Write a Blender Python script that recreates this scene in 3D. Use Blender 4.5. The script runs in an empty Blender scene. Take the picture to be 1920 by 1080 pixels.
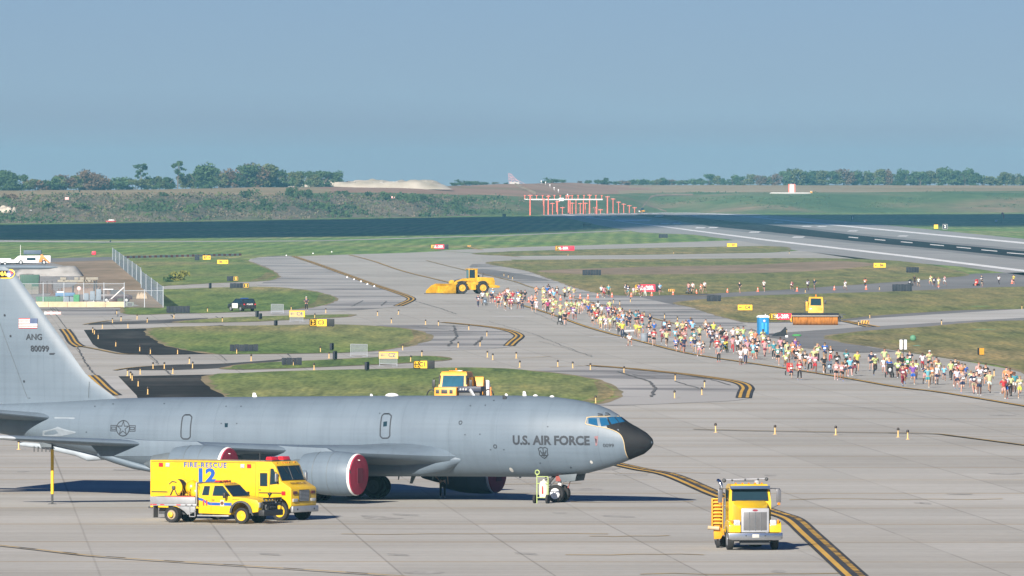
import bpy, bmesh, math, random
from mathutils import Vector, Matrix, noise as mnoise
random.seed(11)
R = math.radians
S = bpy.context.scene
COL = S.collection
# ---------------------------------------------------------------- camera, sky, sun, exposure
F = 20000.0         # focal length in photo pixels (375 mm on a 36 mm sensor)
K = F / 9600.0      # depths below were first measured with a 180 mm lens
SUNX, SUNY = 0.72, 1.95   # ground shift of a shadow per metre of height
H = 17.2            # eye height above the apron
YH = 346.0          # row of the horizon
cam = bpy.data.objects.new('camera', bpy.data.cameras.new('camera'))
COL.objects.link(cam)
cam.location = (0, 0, H); cam.rotation_euler = (R(90), 0, 0)
cam.data.lens = 375.0; cam.data.sensor_width = 36.0
cam.data.shift_y = -(540 - YH) / 1920.0
cam.data.clip_start = 1.0; cam.data.clip_end = 60000.0
S.camera = cam
SUN_EL, SUN_AZ = math.atan2(1, math.hypot(SUNX, SUNY)), math.atan2(-SUNX, -SUNY)
W = bpy.data.worlds.new('World'); S.world = W; W.use_nodes = True
nt = W.node_tree; nt.nodes.clear()
sky = nt.nodes.new('ShaderNodeTexSky'); sky.sky_type = 'NISHITA'; sky.sun_disc = False
sky.sun_elevation = SUN_EL; sky.sun_rotation = SUN_AZ
sky.air_density = 1.0; sky.dust_density = 0.0; sky.ozone_density = 4.0; sky.altitude = 300
tint = nt.nodes.new('ShaderNodeMix'); tint.data_type = 'RGBA'; tint.blend_type = 'MULTIPLY'
tint.inputs[0].default_value = 1.0; tint.inputs[7].default_value = (0.155, 0.208, 0.362, 1)
bg = nt.nodes.new('ShaderNodeBackground'); bg.inputs[1].default_value = 0.10
wo = nt.nodes.new('ShaderNodeOutputWorld')
nt.links.new(sky.outputs[0], tint.inputs[6]); nt.links.new(tint.outputs[2], bg.inputs[0]); nt.links.new(bg.outputs[0], wo.inputs[0])
sl = bpy.data.lights.new('sun', 'SUN'); sl.energy = 4.8; sl.angle = R(0.53); sl.color = (1.0, 0.925, 0.82)
so = bpy.data.objects.new('sun', sl); COL.objects.link(so)
so.rotation_euler = Vector((SUNX, SUNY, -1.0)).to_track_quat('-Z', 'Y').to_euler()
so.location = (-100, -200, 300)
S.view_settings.view_transform = 'Standard'; S.view_settings.look = 'None'
S.view_settings.exposure = 1.02; S.view_settings.gamma = 1.0
S.cycles.max_bounces = 6; S.cycles.diffuse_bounces = 3; S.cycles.volume_bounces = 0
S.cycles.transparent_max_bounces = 8; S.cycles.glossy_bounces = 3

def G(px, py, z=0.0):
    """a point of the photograph on level ground of height z"""
    d = F * (H - z) / (py - YH)
    return Vector(((px - 960) * d / F, d, z))
def D(py): return F * H / (py - YH)
def at(px, d, z=0.0): return Vector(((px - 960) * d / F, d, z))
def ZD(py, d): return H - (py - YH) * d / F

# ---------------------------------------------------------------- materials
MATS = {}
def _bsdf(name):
    m = bpy.data.materials.new(name); m.use_nodes = True
    return m, m.node_tree, m.node_tree.nodes['Principled BSDF']
def mat(name, col, rough=0.6, metal=0.0, var=0.12, scale=3.0, bump=0.0, spec=0.5, coat=0.0, emit=None):
    """plain colour with a little procedural wear"""
    if name in MATS: return MATS[name]
    m, t, b = _bsdf(name)
    tc = t.nodes.new('ShaderNodeTexCoord')
    n = t.nodes.new('ShaderNodeTexNoise'); n.inputs['Scale'].default_value = scale; n.inputs['Detail'].default_value = 5
    t.links.new(tc.outputs['Object'], n.inputs['Vector'])
    r = t.nodes.new('ShaderNodeValToRGB')
    c = Vector(col)
    r.color_ramp.elements[0].position = 0.3; r.color_ramp.elements[1].position = 0.72
    lo = c * (1 - var); hi = c * (1 + var * 0.6)
    r.color_ramp.elements[0].color = (*lo, 1); r.color_ramp.elements[1].color = (*[min(1, v) for v in hi], 1)
    t.links.new(n.outputs['Fac'], r.inputs[0]); t.links.new(r.outputs[0], b.inputs['Base Color'])
    b.inputs['Roughness'].default_value = rough; b.inputs['Metallic'].default_value = metal
    b.inputs['Specular IOR Level'].default_value = spec
    if coat: b.inputs['Coat Weight'].default_value = coat; b.inputs['Coat Roughness'].default_value = 0.08
    if bump:
        bp = t.nodes.new('ShaderNodeBump'); bp.inputs['Strength'].default_value = bump; bp.inputs['Distance'].default_value = 0.03
        t.links.new(n.outputs['Fac'], bp.inputs['Height']); t.links.new(bp.outputs[0], b.inputs['Normal'])
    if emit: b.inputs['Emission Color'].default_value = (*emit[0], 1); b.inputs['Emission Strength'].default_value = emit[1]
    MATS[name] = m
    return m
def objcol(name, rough=0.8):
    """cloth, skin and hair: the colour is the object's own"""
    if name in MATS: return MATS[name]
    m, t, b = _bsdf(name)
    oi = t.nodes.new('ShaderNodeObjectInfo'); n = t.nodes.new('ShaderNodeTexNoise'); n.inputs['Scale'].default_value = 9
    tc = t.nodes.new('ShaderNodeTexCoord'); t.links.new(tc.outputs['Object'], n.inputs['Vector'])
    mx = t.nodes.new('ShaderNodeMix'); mx.data_type = 'RGBA'; mx.blend_type = 'MULTIPLY'; mx.inputs[0].default_value = 0.35
    t.links.new(oi.outputs['Color'], mx.inputs[6]); t.links.new(n.outputs['Fac'], mx.inputs[7])
    t.links.new(mx.outputs[2], b.inputs['Base Color']); b.inputs['Roughness'].default_value = rough
    MATS[name] = m
    return m
def ramp_mat(name, stops, scale=(1, 1, 1), nscale=1.0, detail=8, rough=0.95, bump=0.0, dist=0.1, second=None, spec=0.2, third=None):
    """noise -> colour ramp in world metres; optional second/third noises multiplied in"""
    if name in MATS: return MATS[name]
    m, t, b = _bsdf(name)
    g = t.nodes.new('ShaderNodeNewGeometry')
    def nz(sc, ns, det):
        mp = t.nodes.new('ShaderNodeMapping'); mp.inputs['Scale'].default_value = (sc[0], sc[1] / K, sc[2])
        t.links.new(g.outputs['Position'], mp.inputs['Vector'])
        n = t.nodes.new('ShaderNodeTexNoise'); n.inputs['Scale'].default_value = ns; n.inputs['Detail'].default_value = det
        t.links.new(mp.outputs[0], n.inputs['Vector']); return n.outputs['Fac']
    def rp(fac, st):
        r = t.nodes.new('ShaderNodeValToRGB'); e = r.color_ramp.elements
        while len(e) < len(st): e.new(0.5)
        for k, (p, c) in enumerate(st): e[k].position = p; e[k].color = (*c, 1)
        t.links.new(fac, r.inputs[0]); return r.outputs[0]
    base = nz(scale, nscale, detail)
    out = rp(base, stops)
    for sp in (second, third):
        if sp:
            o2 = rp(nz(*sp[:3]), sp[3])
            mx = t.nodes.new('ShaderNodeMix'); mx.data_type = 'RGBA'; mx.blend_type = sp[4] if len(sp) > 4 else 'MULTIPLY'
            mx.inputs[0].default_value = sp[5] if len(sp) > 5 else 1.0
            t.links.new(out, mx.inputs[6]); t.links.new(o2, mx.inputs[7]); out = mx.outputs[2]
    t.links.new(out, b.inputs['Base Color']); b.inputs['Roughness'].default_value = rough
    b.inputs['Specular IOR Level'].default_value = spec
    if bump:
        bp = t.nodes.new('ShaderNodeBump'); bp.inputs['Strength'].default_value = bump; bp.inputs['Distance'].default_value = dist
        t.links.new(base, bp.inputs['Height']); t.links.new(bp.outputs[0], b.inputs['Normal'])
    MATS[name] = m
    return m
def glass(name='glass', col=(0.03, 0.07, 0.09)):
    if name in MATS: return MATS[name]
    m, t, b = _bsdf(name)
    b.inputs['Base Color'].default_value = (*col, 1); b.inputs['Roughness'].default_value = 0.1
    b.inputs['Specular IOR Level'].default_value = 0.22
    MATS[name] = m
    return m

# ---------------------------------------------------------------- mesh building
class MB:
    def __init__(s): s.v = []; s.f = []; s.mi = []; s.cm = 0; s.M = None
    def add(s, vs, fs):
        o = len(s.v)
        for v in vs:
            v = Vector(v); s.v.append(s.M @ v if s.M else v)
        for f in fs: s.f.append([o + i for i in f]); s.mi.append(s.cm)
        return s
    def m(s, i): s.cm = i; return s
    def xf(s, M): s.M = M; return s
    def box(s, x0, x1, y0, y1, z0, z1, bev=0.0):
        if x0 > x1: x0, x1 = x1, x0
        if y0 > y1: y0, y1 = y1, y0
        if z0 > z1: z0, z1 = z1, z0
        if bev:
            bm = bmesh.new(); bmesh.ops.create_cube(bm, size=1)
            for v in bm.verts:
                v.co = Vector(((x0 + x1) / 2 + v.co.x * (x1 - x0), (y0 + y1) / 2 + v.co.y * (y1 - y0), (z0 + z1) / 2 + v.co.z * (z1 - z0)))
            bmesh.ops.bevel(bm, geom=bm.edges[:], offset=bev, segments=2, affect='EDGES', profile=0.6)
            s.bm(bm); return s
        vs = [(x, y, z) for z in (z0, z1) for y in (y0, y1) for x in (x0, x1)]
        return s.add(vs, [(0, 2, 3, 1), (4, 5, 7, 6), (0, 1, 5, 4), (2, 6, 7, 3), (0, 4, 6, 2), (1, 3, 7, 5)])
    def bm(s, bm):
        bm.verts.index_update()
        s.add([v.co.copy() for v in bm.verts], [[v.index for v in f.verts] for f in bm.faces]); bm.free()
    def ext(s, pts, axis, a0, a1, bev=0.0):
        """extrude a 2-D outline: axis y -> (x,z) outline, x -> (y,z), z -> (x,y)"""
        def P(p, a): return {'y': (p[0], a, p[1]), 'x': (a, p[0], p[1]), 'z': (p[0], p[1], a)}[axis]
        n = len(pts)
        vs = [P(p, a0) for p in pts] + [P(p, a1) for p in pts]
        fs = [list(range(n)), list(range(2 * n - 1, n - 1, -1))] + [(i, i + n, (i + 1) % n + n, (i + 1) % n) for i in range(n)]
        bm = bmesh.new(); bv = [bm.verts.new(v) for v in vs]
        for f in fs: bm.faces.new([bv[i] for i in f])
        bmesh.ops.recalc_face_normals(bm, faces=bm.faces[:])
        if bev: bmesh.ops.bevel(bm, geom=bm.edges[:], offset=bev, segments=2, affect='EDGES', profile=0.6)
        s.bm(bm); return s
    def loft(s, rings, cap=True, close=True):
        n = len(rings[0]); vs = [p for r in rings for p in r]; fs = []
        for k in range(len(rings) - 1):
            for i in range(n if close else n - 1):
                j = (i + 1) % n; fs.append((k * n + i, k * n + j, (k + 1) * n + j, (k + 1) * n + i))
        if cap and close: fs.append(list(range(n - 1, -1, -1))); fs.append([(len(rings) - 1) * n + i for i in range(n)])
        return s.add(vs, fs)
    def cyl(s, p0, p1, r, r2=None, n=14, cap=True):
        p0 = Vector(p0); p1 = Vector(p1); r2 = r if r2 is None else r2
        q = (p1 - p0).to_track_quat('Z', 'Y')
        return s.loft([[p + q @ Vector((math.cos(6.2832 * i / n) * rr, math.sin(6.2832 * i / n) * rr, 0)) for i in range(n)] for p, rr in ((p0, r), (p1, r2))], cap)
    def tube(s, pts, r, n=7):
        pts = [Vector(p) for p in pts]; rings = []
        for i, p in enumerate(pts):
            d = (pts[min(i + 1, len(pts) - 1)] - pts[max(i - 1, 0)]).normalized()
            q = d.to_track_quat('Z', 'Y'); rr = r[i] if isinstance(r, (list, tuple)) else r
            rings.append([p + q @ Vector((math.cos(6.2832 * k / n) * rr, math.sin(6.2832 * k / n) * rr, 0)) for k in range(n)])
        return s.loft(rings)
    def lathe(s, prof, c, ax, n=24):
        """prof: (radius, distance along axis)"""
        c = Vector(c); q = Vector(ax).normalized().to_track_quat('Z', 'Y')
        return s.loft([[c + q @ Vector((math.cos(6.2832 * i / n) * max(r, 1e-4), math.sin(6.2832 * i / n) * max(r, 1e-4), h)) for i in range(n)] for r, h in prof])
    def ball(s, c, r, n=12, k=8):
        if not isinstance(r, (list, tuple)): r = (r, r, r)
        c = Vector(c); rings = []
        for j in range(k + 1):
            a = math.pi * (j + 0.001) / (k + 0.002)
            rings.append([c + Vector((r[0] * math.sin(a) * math.cos(6.2832 * i / n), r[1] * math.sin(a) * math.sin(6.2832 * i / n), -r[2] * math.cos(a))) for i in range(n)])
        return s.loft(rings)
    def quad(s, a, b, c, d): return s.add([a, b, c, d], [(0, 1, 2, 3)])
    def mesh(s, name, mats, smooth=True, ang=38):
        me = bpy.data.meshes.new(name)
        me.from_pydata([tuple(v) for v in s.v], [], s.f); me.update()
        bm = bmesh.new(); bm.from_mesh(me); bmesh.ops.recalc_face_normals(bm, faces=bm.faces[:]); bm.to_mesh(me); bm.free()
        for mm in (mats if isinstance(mats, (list, tuple)) else [mats]): me.materials.append(mm)
        me.polygons.foreach_set('material_index', s.mi)
        if smooth:
            me.polygons.foreach_set('use_smooth', [True] * len(me.polygons)); me.set_sharp_from_angle(angle=R(ang))
        return me
def obj(name, me, parent=None, loc=None):
    o = bpy.data.objects.new(name, me); COL.objects.link(o)
    if parent: o.parent = parent
    if loc is not None: o.location = loc
    return o
def part(name, mb, mats, parent, label=None, **k):
    o = obj(name, mb.mesh(name, mats, **k), parent)
    if label: o['label'] = label
    return o
def tag(o, label, cat, group=None):
    o['label'] = label; o['category'] = cat
    if group: o['group'] = group
    return o
def thing(name, label, cat, loc=(0, 0, 0), rz=0.0, group=None):
    o = bpy.data.objects.new(name, None); COL.objects.link(o); o.empty_display_size = 0.3
    o.location = loc; o.rotation_euler = (0, 0, rz)
    return tag(o, label, cat, group)
def struct(name, me, loc=None):
    o = obj(name, me, None, loc); o['kind'] = 'structure'; return o
def copy_tree(o, parent=None):
    c = o.copy(); COL.objects.link(c); c.parent = parent
    for ch in list(o.children): copy_tree(ch, c)
    return c
def textmesh(s, size, bold=0.0, space=1.0):
    """a word as a flat mesh, centred, in its own x-y plane"""
    cu = bpy.data.curves.new('txt', 'FONT'); cu.body = s; cu.size = size; cu.align_x = 'CENTER'; cu.align_y = 'CENTER'
    cu.offset = bold; cu.space_character = space; cu.resolution_u = 3
    o = bpy.data.objects.new('txt', cu); COL.objects.link(o)
    dg = bpy.context.evaluated_depsgraph_get(); me = bpy.data.meshes.new_from_object(o.evaluated_get(dg))
    vs = [v.co.copy() for v in me.vertices]; fs = [list(p.vertices) for p in me.polygons]
    bpy.data.objects.remove(o); bpy.data.meshes.remove(me); bpy.data.curves.remove(cu)
    return vs, fs
def text(mb, s, size, M, sx=1.0, bold=0.0, space=1.0):
    vs, fs = textmesh(s, size, bold, space)
    old = mb.M; mb.M = None
    mb.add([M @ Vector((v.x * sx, v.y, 0)) for v in vs], fs); mb.M = old
    return mb
M_hole = mat('rim_hole', (0.03, 0.03, 0.03), .8)
def wheel(parent, x, y, R0, Wd, side, rim, tyre, rr=0.55, name='wheel'):
    """side: +1 / -1 outward along local y; axle along y; tyre mesh with a rim child"""
    mb = MB(); h = Wd / 2
    mb.lathe([(R0 * rr, -h * .8), (R0 * .86, -h), (R0 * .97, -h * .82), (R0, -h * .5), (R0, h * .5), (R0 * .97, h * .82), (R0 * .86, h), (R0 * rr, h * .8), (R0 * rr * .9, 0), (R0 * rr, -h * .8)], (x, y, R0), (0, side, 0), 26)
    w = part(name, mb, tyre, parent)
    mb = MB()
    mb.lathe([(R0 * rr * 1.02, h * .8), (R0 * rr * .98, h * .86), (R0 * rr * .86, h * .75), (R0 * rr * .8, h * .35), (R0 * rr * .42, h * .45), (R0 * rr * .38, h * .85), (R0 * rr * .2, h * .95), (0, h * .95)], (x, y, R0), (0, side, 0), 20)
    mb.m(1)
    for k in range(8):
        a = k * math.pi / 4
        mb.ball((x + math.cos(a) * R0 * rr * .62, y + side * h * .5, R0 + math.sin(a) * R0 * rr * .62), R0 * .055, 6, 4)
    part('rim', mb, [rim, M_hole], w)
    return w
def poly_sheet(name, pts, z, m, kind='structure', sub=0):
    """flat sheet from photo-pixel corners lying on the ground"""
    P = [G(*p) for p in pts]
    me = bpy.data.meshes.new(name)
    bm = bmesh.new(); vs = [bm.verts.new((p.x, p.y, z)) for p in P]
    f = bm.faces.new(vs); bm.normal_update()
    if f.normal.z < 0: f.normal_flip()
    bmesh.ops.triangulate(bm, faces=bm.faces[:])
    bm.to_mesh(me); bm.free(); me.materials.append(m)
    o = obj(name, me); o['kind'] = kind
    return o
def smooth_pts(pts, n=5, closed=True):
    """Catmull-Rom through corner points"""
    out = []; N = len(pts)
    rng = range(N) if closed else range(N - 1)
    for i in rng:
        if closed: p0, p1, p2, p3 = pts[i - 1], pts[i], pts[(i + 1) % N], pts[(i + 2) % N]
        else: p0, p1, p2, p3 = pts[max(i - 1, 0)], pts[i], pts[i + 1], pts[min(i + 2, N - 1)]
        for k in range(n):
            t = k / n
            out.append(tuple(0.5 * ((2 * b) + (-a + c) * t + (2 * a - 5 * b + 4 * c - d) * t * t + (-a + 3 * b - 3 * c + d) * t ** 3) for a, b, c, d in zip(p0, p1, p2, p3)))
    if not closed: out.append(pts[-1])
    return out
def ribbon(mb, pts, w, off=0.0, z=0.03, dash=None, seg=1.5):
    """strip of width w metres along ground points (Vectors), shifted sideways by off metres"""
    # resample
    pts = [Vector((q.x, q.y / K, q.z)) for q in pts]; P = [pts[0]]
    for a, b in zip(pts, pts[1:]):
        L = (b - a).length; k = max(1, int(L / seg))
        P += [a.lerp(b, i / k) for i in range(1, k + 1)]
    L = 0.0; prev = None
    for i, p in enumerate(P):
        d = (P[min(i + 1, len(P) - 1)] - P[max(i - 1, 0)]).normalized(); nrm = Vector((-d.y, d.x, 0))
        l = p + nrm * (off - w / 2); r = p + nrm * (off + w / 2)
        l.z = r.z = z
        if prev is not None:
            L += (p - prev[2]).length
            if not dash or (L % (dash[0] + dash[1])) < dash[0]:
                mb.add([Vector((q.x, q.y * K, q.z)) for q in (prev[0], prev[1], r, l)], [(0, 1, 2, 3)])
        prev = (l, r, p)
    return mb
# ================================================================ GROUND
def concrete_mat(name, tone, joints=True):
    m, t, b = _bsdf(name); N = t.nodes; L = t.links
    def math_(op, a, b_=None):
        n = N.new('ShaderNodeMath'); n.operation = op
        for i, x in enumerate((a, b_)):
            if x is None: continue
            if isinstance(x, (int, float)): n.inputs[i].default_value = x
            else: L.new(x, n.inputs[i])
        return n.outputs[0]
    g = N.new('ShaderNodeNewGeometry'); sp = N.new('ShaderNodeSeparateXYZ'); L.new(g.outputs['Position'], sp.inputs[0])
    X, Y0 = sp.outputs[0], sp.outputs[1]
    Y = math_('DIVIDE', Y0, K)
    def noise(sc, det=6, rough=0.6):
        mp = N.new('ShaderNodeMapping'); mp.inputs['Scale'].default_value = (sc[0], sc[1] / K, sc[2]); L.new(g.outputs['Position'], mp.inputs[0])
        n = N.new('ShaderNodeTexNoise'); n.inputs['Scale'].default_value = 1; n.inputs['Detail'].default_value = det; n.inputs['Roughness'].default_value = rough
        L.new(mp.outputs[0], n.inputs['Vector']); return n.outputs['Fac']
    def ramp(f, st):
        r = N.new('ShaderNodeValToRGB'); e = r.color_ramp.elements
        while len(e) < len(st): e.new(.5)
        for k, (p, c) in enumerate(st): e[k].position = p; e[k].color = (*c, 1)
        L.new(f, r.inputs[0]); return r.outputs[0]
    def mul(a, b2, f=1.0):
        mx = N.new('ShaderNodeMix'); mx.data_type = 'RGBA'; mx.blend_type = 'MULTIPLY'
        if isinstance(f, float): mx.inputs[0].default_value = f
        else: L.new(f, mx.inputs[0])
        L.new(a, mx.inputs[6])
        if isinstance(b2, tuple): mx.inputs[7].default_value = (*b2, 1)
        else: L.new(b2, mx.inputs[7])
        return mx.outputs[2]
    T = Vector(tone)
    c = ramp(noise((0.03, 0.02, 1), 7), [(0.32, T * 0.87), (0.66, T * 1.06)])
    c = mul(c, ramp(noise((0.05, 1.3, 1), 4), [(0.35, (0.90, 0.893, 0.88)), (0.6, (1, 1, 1))]))
    c = mul(c, ramp(noise((0.012, 0.16, 1), 5), [(0.36, (0.86, 0.845, 0.82)), (0.55, (1, 1, 1))]))
    c = mul(c, ramp(noise((1.6, 1.6, 1), 4), [(0.3, (0.94, 0.94, 0.94)), (0.7, (1.03, 1.03, 1.03))]))
    if joints:
        u = math_('DIVIDE', math_('ADD', X, math_('MULTIPLY', Y, 0.110)), 6.66)
        v = math_('DIVIDE', math_('ADD', Y, math_('MULTIPLY', X, 0.004)), 6.48)
        wv = N.new('ShaderNodeTexWhiteNoise'); wv.noise_dimensions = '2D'
        cb = N.new('ShaderNodeCombineXYZ'); L.new(math_('FLOOR', u), cb.inputs[0]); L.new(math_('FLOOR', v), cb.inputs[1]); L.new(cb.outputs[0], wv.inputs['Vector'])
        c = mul(c, ramp(wv.outputs['Value'], [(0.0, (0.93, 0.93, 0.925)), (1.0, (1.03, 1.03, 1.03))]))
        def near(q, half):   # 1 on the joint
            fr = math_('FRACT', q); dd = math_('MINIMUM', fr, math_('SUBTRACT', 1.0, fr))
            return math_('LESS_THAN', dd, half)
        patch = math_('GREATER_THAN', noise((0.08, 0.02, 1), 3), 0.47)
        c = mul(c, (0.72, 0.71, 0.70), math_('MULTIPLY', near(u, 0.008), math_('ADD', 0.55, math_('MULTIPLY', patch, 0.45))))
        patch2 = noise((0.025, 0.11, 1), 4)
        c = mul(c, (0.93, 0.80, 0.62), math_('MULTIPLY', near(math_('DIVIDE', v, 2.0), 0.020), math_('MULTIPLY', patch2, 1.7)))
        c = mul(c, (0.86, 0.85, 0.83), math_('MULTIPLY', near(v, 0.018), patch2))
        # rubber scuffs and old stains
        c = mul(c, ramp(noise((0.035, 0.75, 1), 3), [(0.70, (1, 1, 1)), (0.78, (0.72, 0.71, 0.71))]), 0.6)
    L.new(c, b.inputs['Base Color']); b.inputs['Roughness'].default_value = 0.9; b.inputs['Specular IOR Level'].default_value = 0.25
    MATS[name] = m
    return m
M_conc = concrete_mat('apron_concrete', (0.405, 0.392, 0.362))
M_conc2 = concrete_mat('taxiway_concrete', (0.385, 0.372, 0.347), True)
M_white_conc = concrete_mat('pale_concrete', (0.44, 0.43, 0.41), False)
M_run = concrete_mat('runway_surface', (0.30, 0.295, 0.29), False)
M_asph = ramp_mat('dark_asphalt', [(0.3, (0.026, 0.027, 0.030)), (0.55, (0.042, 0.042, 0.045)), (0.8, (0.10, 0.098, 0.095))], (0.15, 0.05, 1), 1, 8, second=((0.02, 0.5, 1), 1, 5, [(0.35, (0.8, 0.8, 0.8)), (0.7, (1.25, 1.22, 1.2))]), spec=0.0)
M_asph2 = ramp_mat('worn_asphalt', [(0.3, (0.15, 0.148, 0.148)), (0.7, (0.22, 0.215, 0.21))], (0.06, 0.02, 1), 1, 8, second=((0.02, 0.4, 1), 1, 5, [(0.35, (0.82, 0.82, 0.82)), (0.7, (1.1, 1.1, 1.1))]))
M_asph3 = ramp_mat('strip_asphalt', [(0.35, (0.055, 0.056, 0.06)), (0.6, (0.10, 0.10, 0.102)), (0.75, (0.20, 0.198, 0.195))], (0.08, 0.03, 1), 1, 8, spec=0.0)
M_weath = ramp_mat('weathered_shoulder', [(0.30, (0.22, 0.215, 0.21)), (0.42, (0.33, 0.32, 0.305)), (0.75, (0.40, 0.39, 0.375))], (0.05, 0.018, 1), 1, 9, second=((0.03, 0.11, 1), 1, 7, [(0.40, (0.52, 0.52, 0.54)), (0.50, (1, 1, 1))]))
def grass_mat(name, a, b, c, tan, tanpos=0.62, stripe=0.10):
    return ramp_mat(name, [(0.30, a), (0.48, b), (0.60, c), (0.75, tan)], (0.016, 0.011, 1), 1, 8,
        second=((0.42, 0.05, 1), 1, 9, [(0.30, (0.55, 0.60, 0.52)), (0.50, (0.98, 0.98, 0.95)), (0.68, (1.38, 1.25, 1.15))]),
        third=((2.2, 0.30, 1), 1, 6, [(0.34, (0.66, 0.70, 0.66)), (0.66, (1.30, 1.26, 1.22))]), bump=0.3)
M_gr = grass_mat('turf', (0.095, 0.160, 0.040), (0.135, 0.185, 0.052), (0.185, 0.205, 0.075), (0.27, 0.21, 0.105))
M_gr_dry = grass_mat('dry_turf', (0.115, 0.150, 0.042), (0.170, 0.175, 0.065), (0.22, 0.19, 0.085), (0.29, 0.22, 0.12))
M_gr_far = grass_mat('far_turf', (0.088, 0.185, 0.036), (0.135, 0.205, 0.052), (0.185, 0.225, 0.08), (0.235, 0.220, 0.10))
def mow(m):
    """slanting mower bands"""
    t = m.node_tree; N, L = t.nodes, t.links; b = N['Principled BSDF']; src = b.inputs['Base Color'].links[0].from_socket
    g = N.new('ShaderNodeNewGeometry'); mp = N.new('ShaderNodeMapping'); mp.inputs['Scale'].default_value = (.055, .0085 / K, 1); mp.inputs['Rotation'].default_value = (0, 0, R(9)); L.new(g.outputs['Position'], mp.inputs[0])
    w = N.new('ShaderNodeTexWave'); w.inputs['Scale'].default_value = 1.0; w.inputs['Distortion'].default_value = 3.0; w.inputs['Detail'].default_value = 3; w.inputs['Detail Scale'].default_value = 1.5; L.new(mp.outputs[0], w.inputs['Vector'])
    r = N.new('ShaderNodeValToRGB'); r.color_ramp.elements[0].color = (.80, .84, .80, 1); r.color_ramp.elements[1].color = (1.22, 1.16, 1.15, 1); L.new(w.outputs['Fac'], r.inputs[0])
    mx = N.new('ShaderNodeMix'); mx.data_type = 'RGBA'; mx.blend_type = 'MULTIPLY'; mx.inputs[0].default_value = 1; L.new(src, mx.inputs[6]); L.new(r.outputs[0], mx.inputs[7]); L.new(mx.outputs[2], b.inputs['Base Color'])
mow(M_gr_far)
M_yel = ramp_mat('yellow_paint', [(0.3, (0.44, 0.26, 0.05)), (0.6, (0.55, 0.33, 0.06))], (1, 0.3, 1), 1, 6, rough=0.8)
M_yel_old = ramp_mat('worn_yellow_paint', [(0.38, (0.30, 0.22, 0.10)), (0.6, (0.46, 0.31, 0.10))], (0.7, 0.2, 1), 1, 6, rough=0.85)
M_blk = ramp_mat('black_paint', [(0.3, (0.030, 0.031, 0.035)), (0.7, (0.055, 0.055, 0.058))], (1, 0.3, 1), 1, 6, rough=0.85)
M_wht = ramp_mat('white_paint', [(0.3, (0.55, 0.55, 0.54)), (0.7, (0.78, 0.78, 0.77))], (0.4, 0.1, 1), 1, 6, rough=0.8)
M_rub = ramp_mat('rubber_deposit', [(0.3, (0.014, 0.016, 0.022)), (0.8, (0.034, 0.036, 0.044))], (0.3, 0.01, 1), 1, 6, rough=1.0, spec=0.0)
M_tar = ramp_mat('crack_sealant', [(0.3, (0.065, 0.065, 0.066)), (0.7, (0.17, 0.165, 0.16))], (0.5, 0.5, 1), 1, 4)

mb = MB(); mb.quad((-2500, -300, 0), (2500, -300, 0), (2500, 4000, 0), (-2500, 4000, 0))
# the turf sheet stretches on towards the foot of the hills
mb.add([(-2500, 4000, 0), (2500, 4000, 0), (2500, 9000, 0), (-2500, 9000, 0)], [(0, 1, 2, 3)])
struct('ground', mb.mesh('ground', M_gr_far, smooth=False))

# main paving in one sheet
poly_sheet('apron', [(-900, 1500), (2900, 1500), (2900, 860), (1920, 845 - 148), (1800, 676), (1700, 661), (1640, 651), (1560, 640), (1540, 632), (1400, 560), (1180, 540), (1000, 497), (960, 488), (935, 480), (905, 476), (830, 471), (760, 474), (600, 479), (470, 485), (430, 520), (250, 545), (230, 576), (60, 580), (-300, 600), (-900, 700)], 0.01, M_conc)
# the cross strips that run on to the runway
poly_sheet('taxiway_strip', [(820, 470), (960, 464), (1200, 457), (1390, 450), (1560, 452), (1700, 500), (1475, 466), (1440, 461), (1200, 465), (960, 471), (900, 475)], 0.015, M_conc2)
poly_sheet('taxiway_strip', [(900, 477), (960, 480), (1200, 478), (1440, 474), (1500, 470), (1640, 487), (1440, 484), (1200, 486), (1060, 487), (960, 487), (905, 490)], 0.015, M_conc2)
poly_sheet('course_taxiway', [(1100, 560), (1180, 551), (1300, 550), (1440, 541), (1560, 533), (1700, 524), (1830, 513), (1960, 510), (1960, 541), (1650, 549), (1440, 555), (1350, 560), (1280, 569), (1150, 585)], 0.02, M_asph2)
poly_sheet('worn_shoulder', [(1060, 556), (1140, 552), (1180, 553), (1250, 569), (1300, 577), (1350, 594), (1400, 607), (1440, 608), (1430, 622), (1300, 610), (1180, 585), (1060, 566)], 0.03, M_weath)
poly_sheet('paved_strip', [(1400, 604), (1560, 599), (1640, 591), (1800, 580), (1960, 572), (1960, 612), (1920, 607), (1700, 617), (1600, 624), (1560, 634), (1500, 640), (1430, 632)], 0.03, M_asph2)
poly_sheet('pale_strip', [(1392, 607), (1560, 605), (1640, 597), (1800, 587), (1960, 577), (1960, 594), (1800, 603), (1600, 615), (1500, 622), (1430, 627)], 0.04, M_white_conc)
poly_sheet('worn_shoulder', [(1450, 632), (1540, 626), (1560, 632), (1600, 646), (1680, 660), (1600, 662), (1500, 652)], 0.04, M_asph2)
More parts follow.
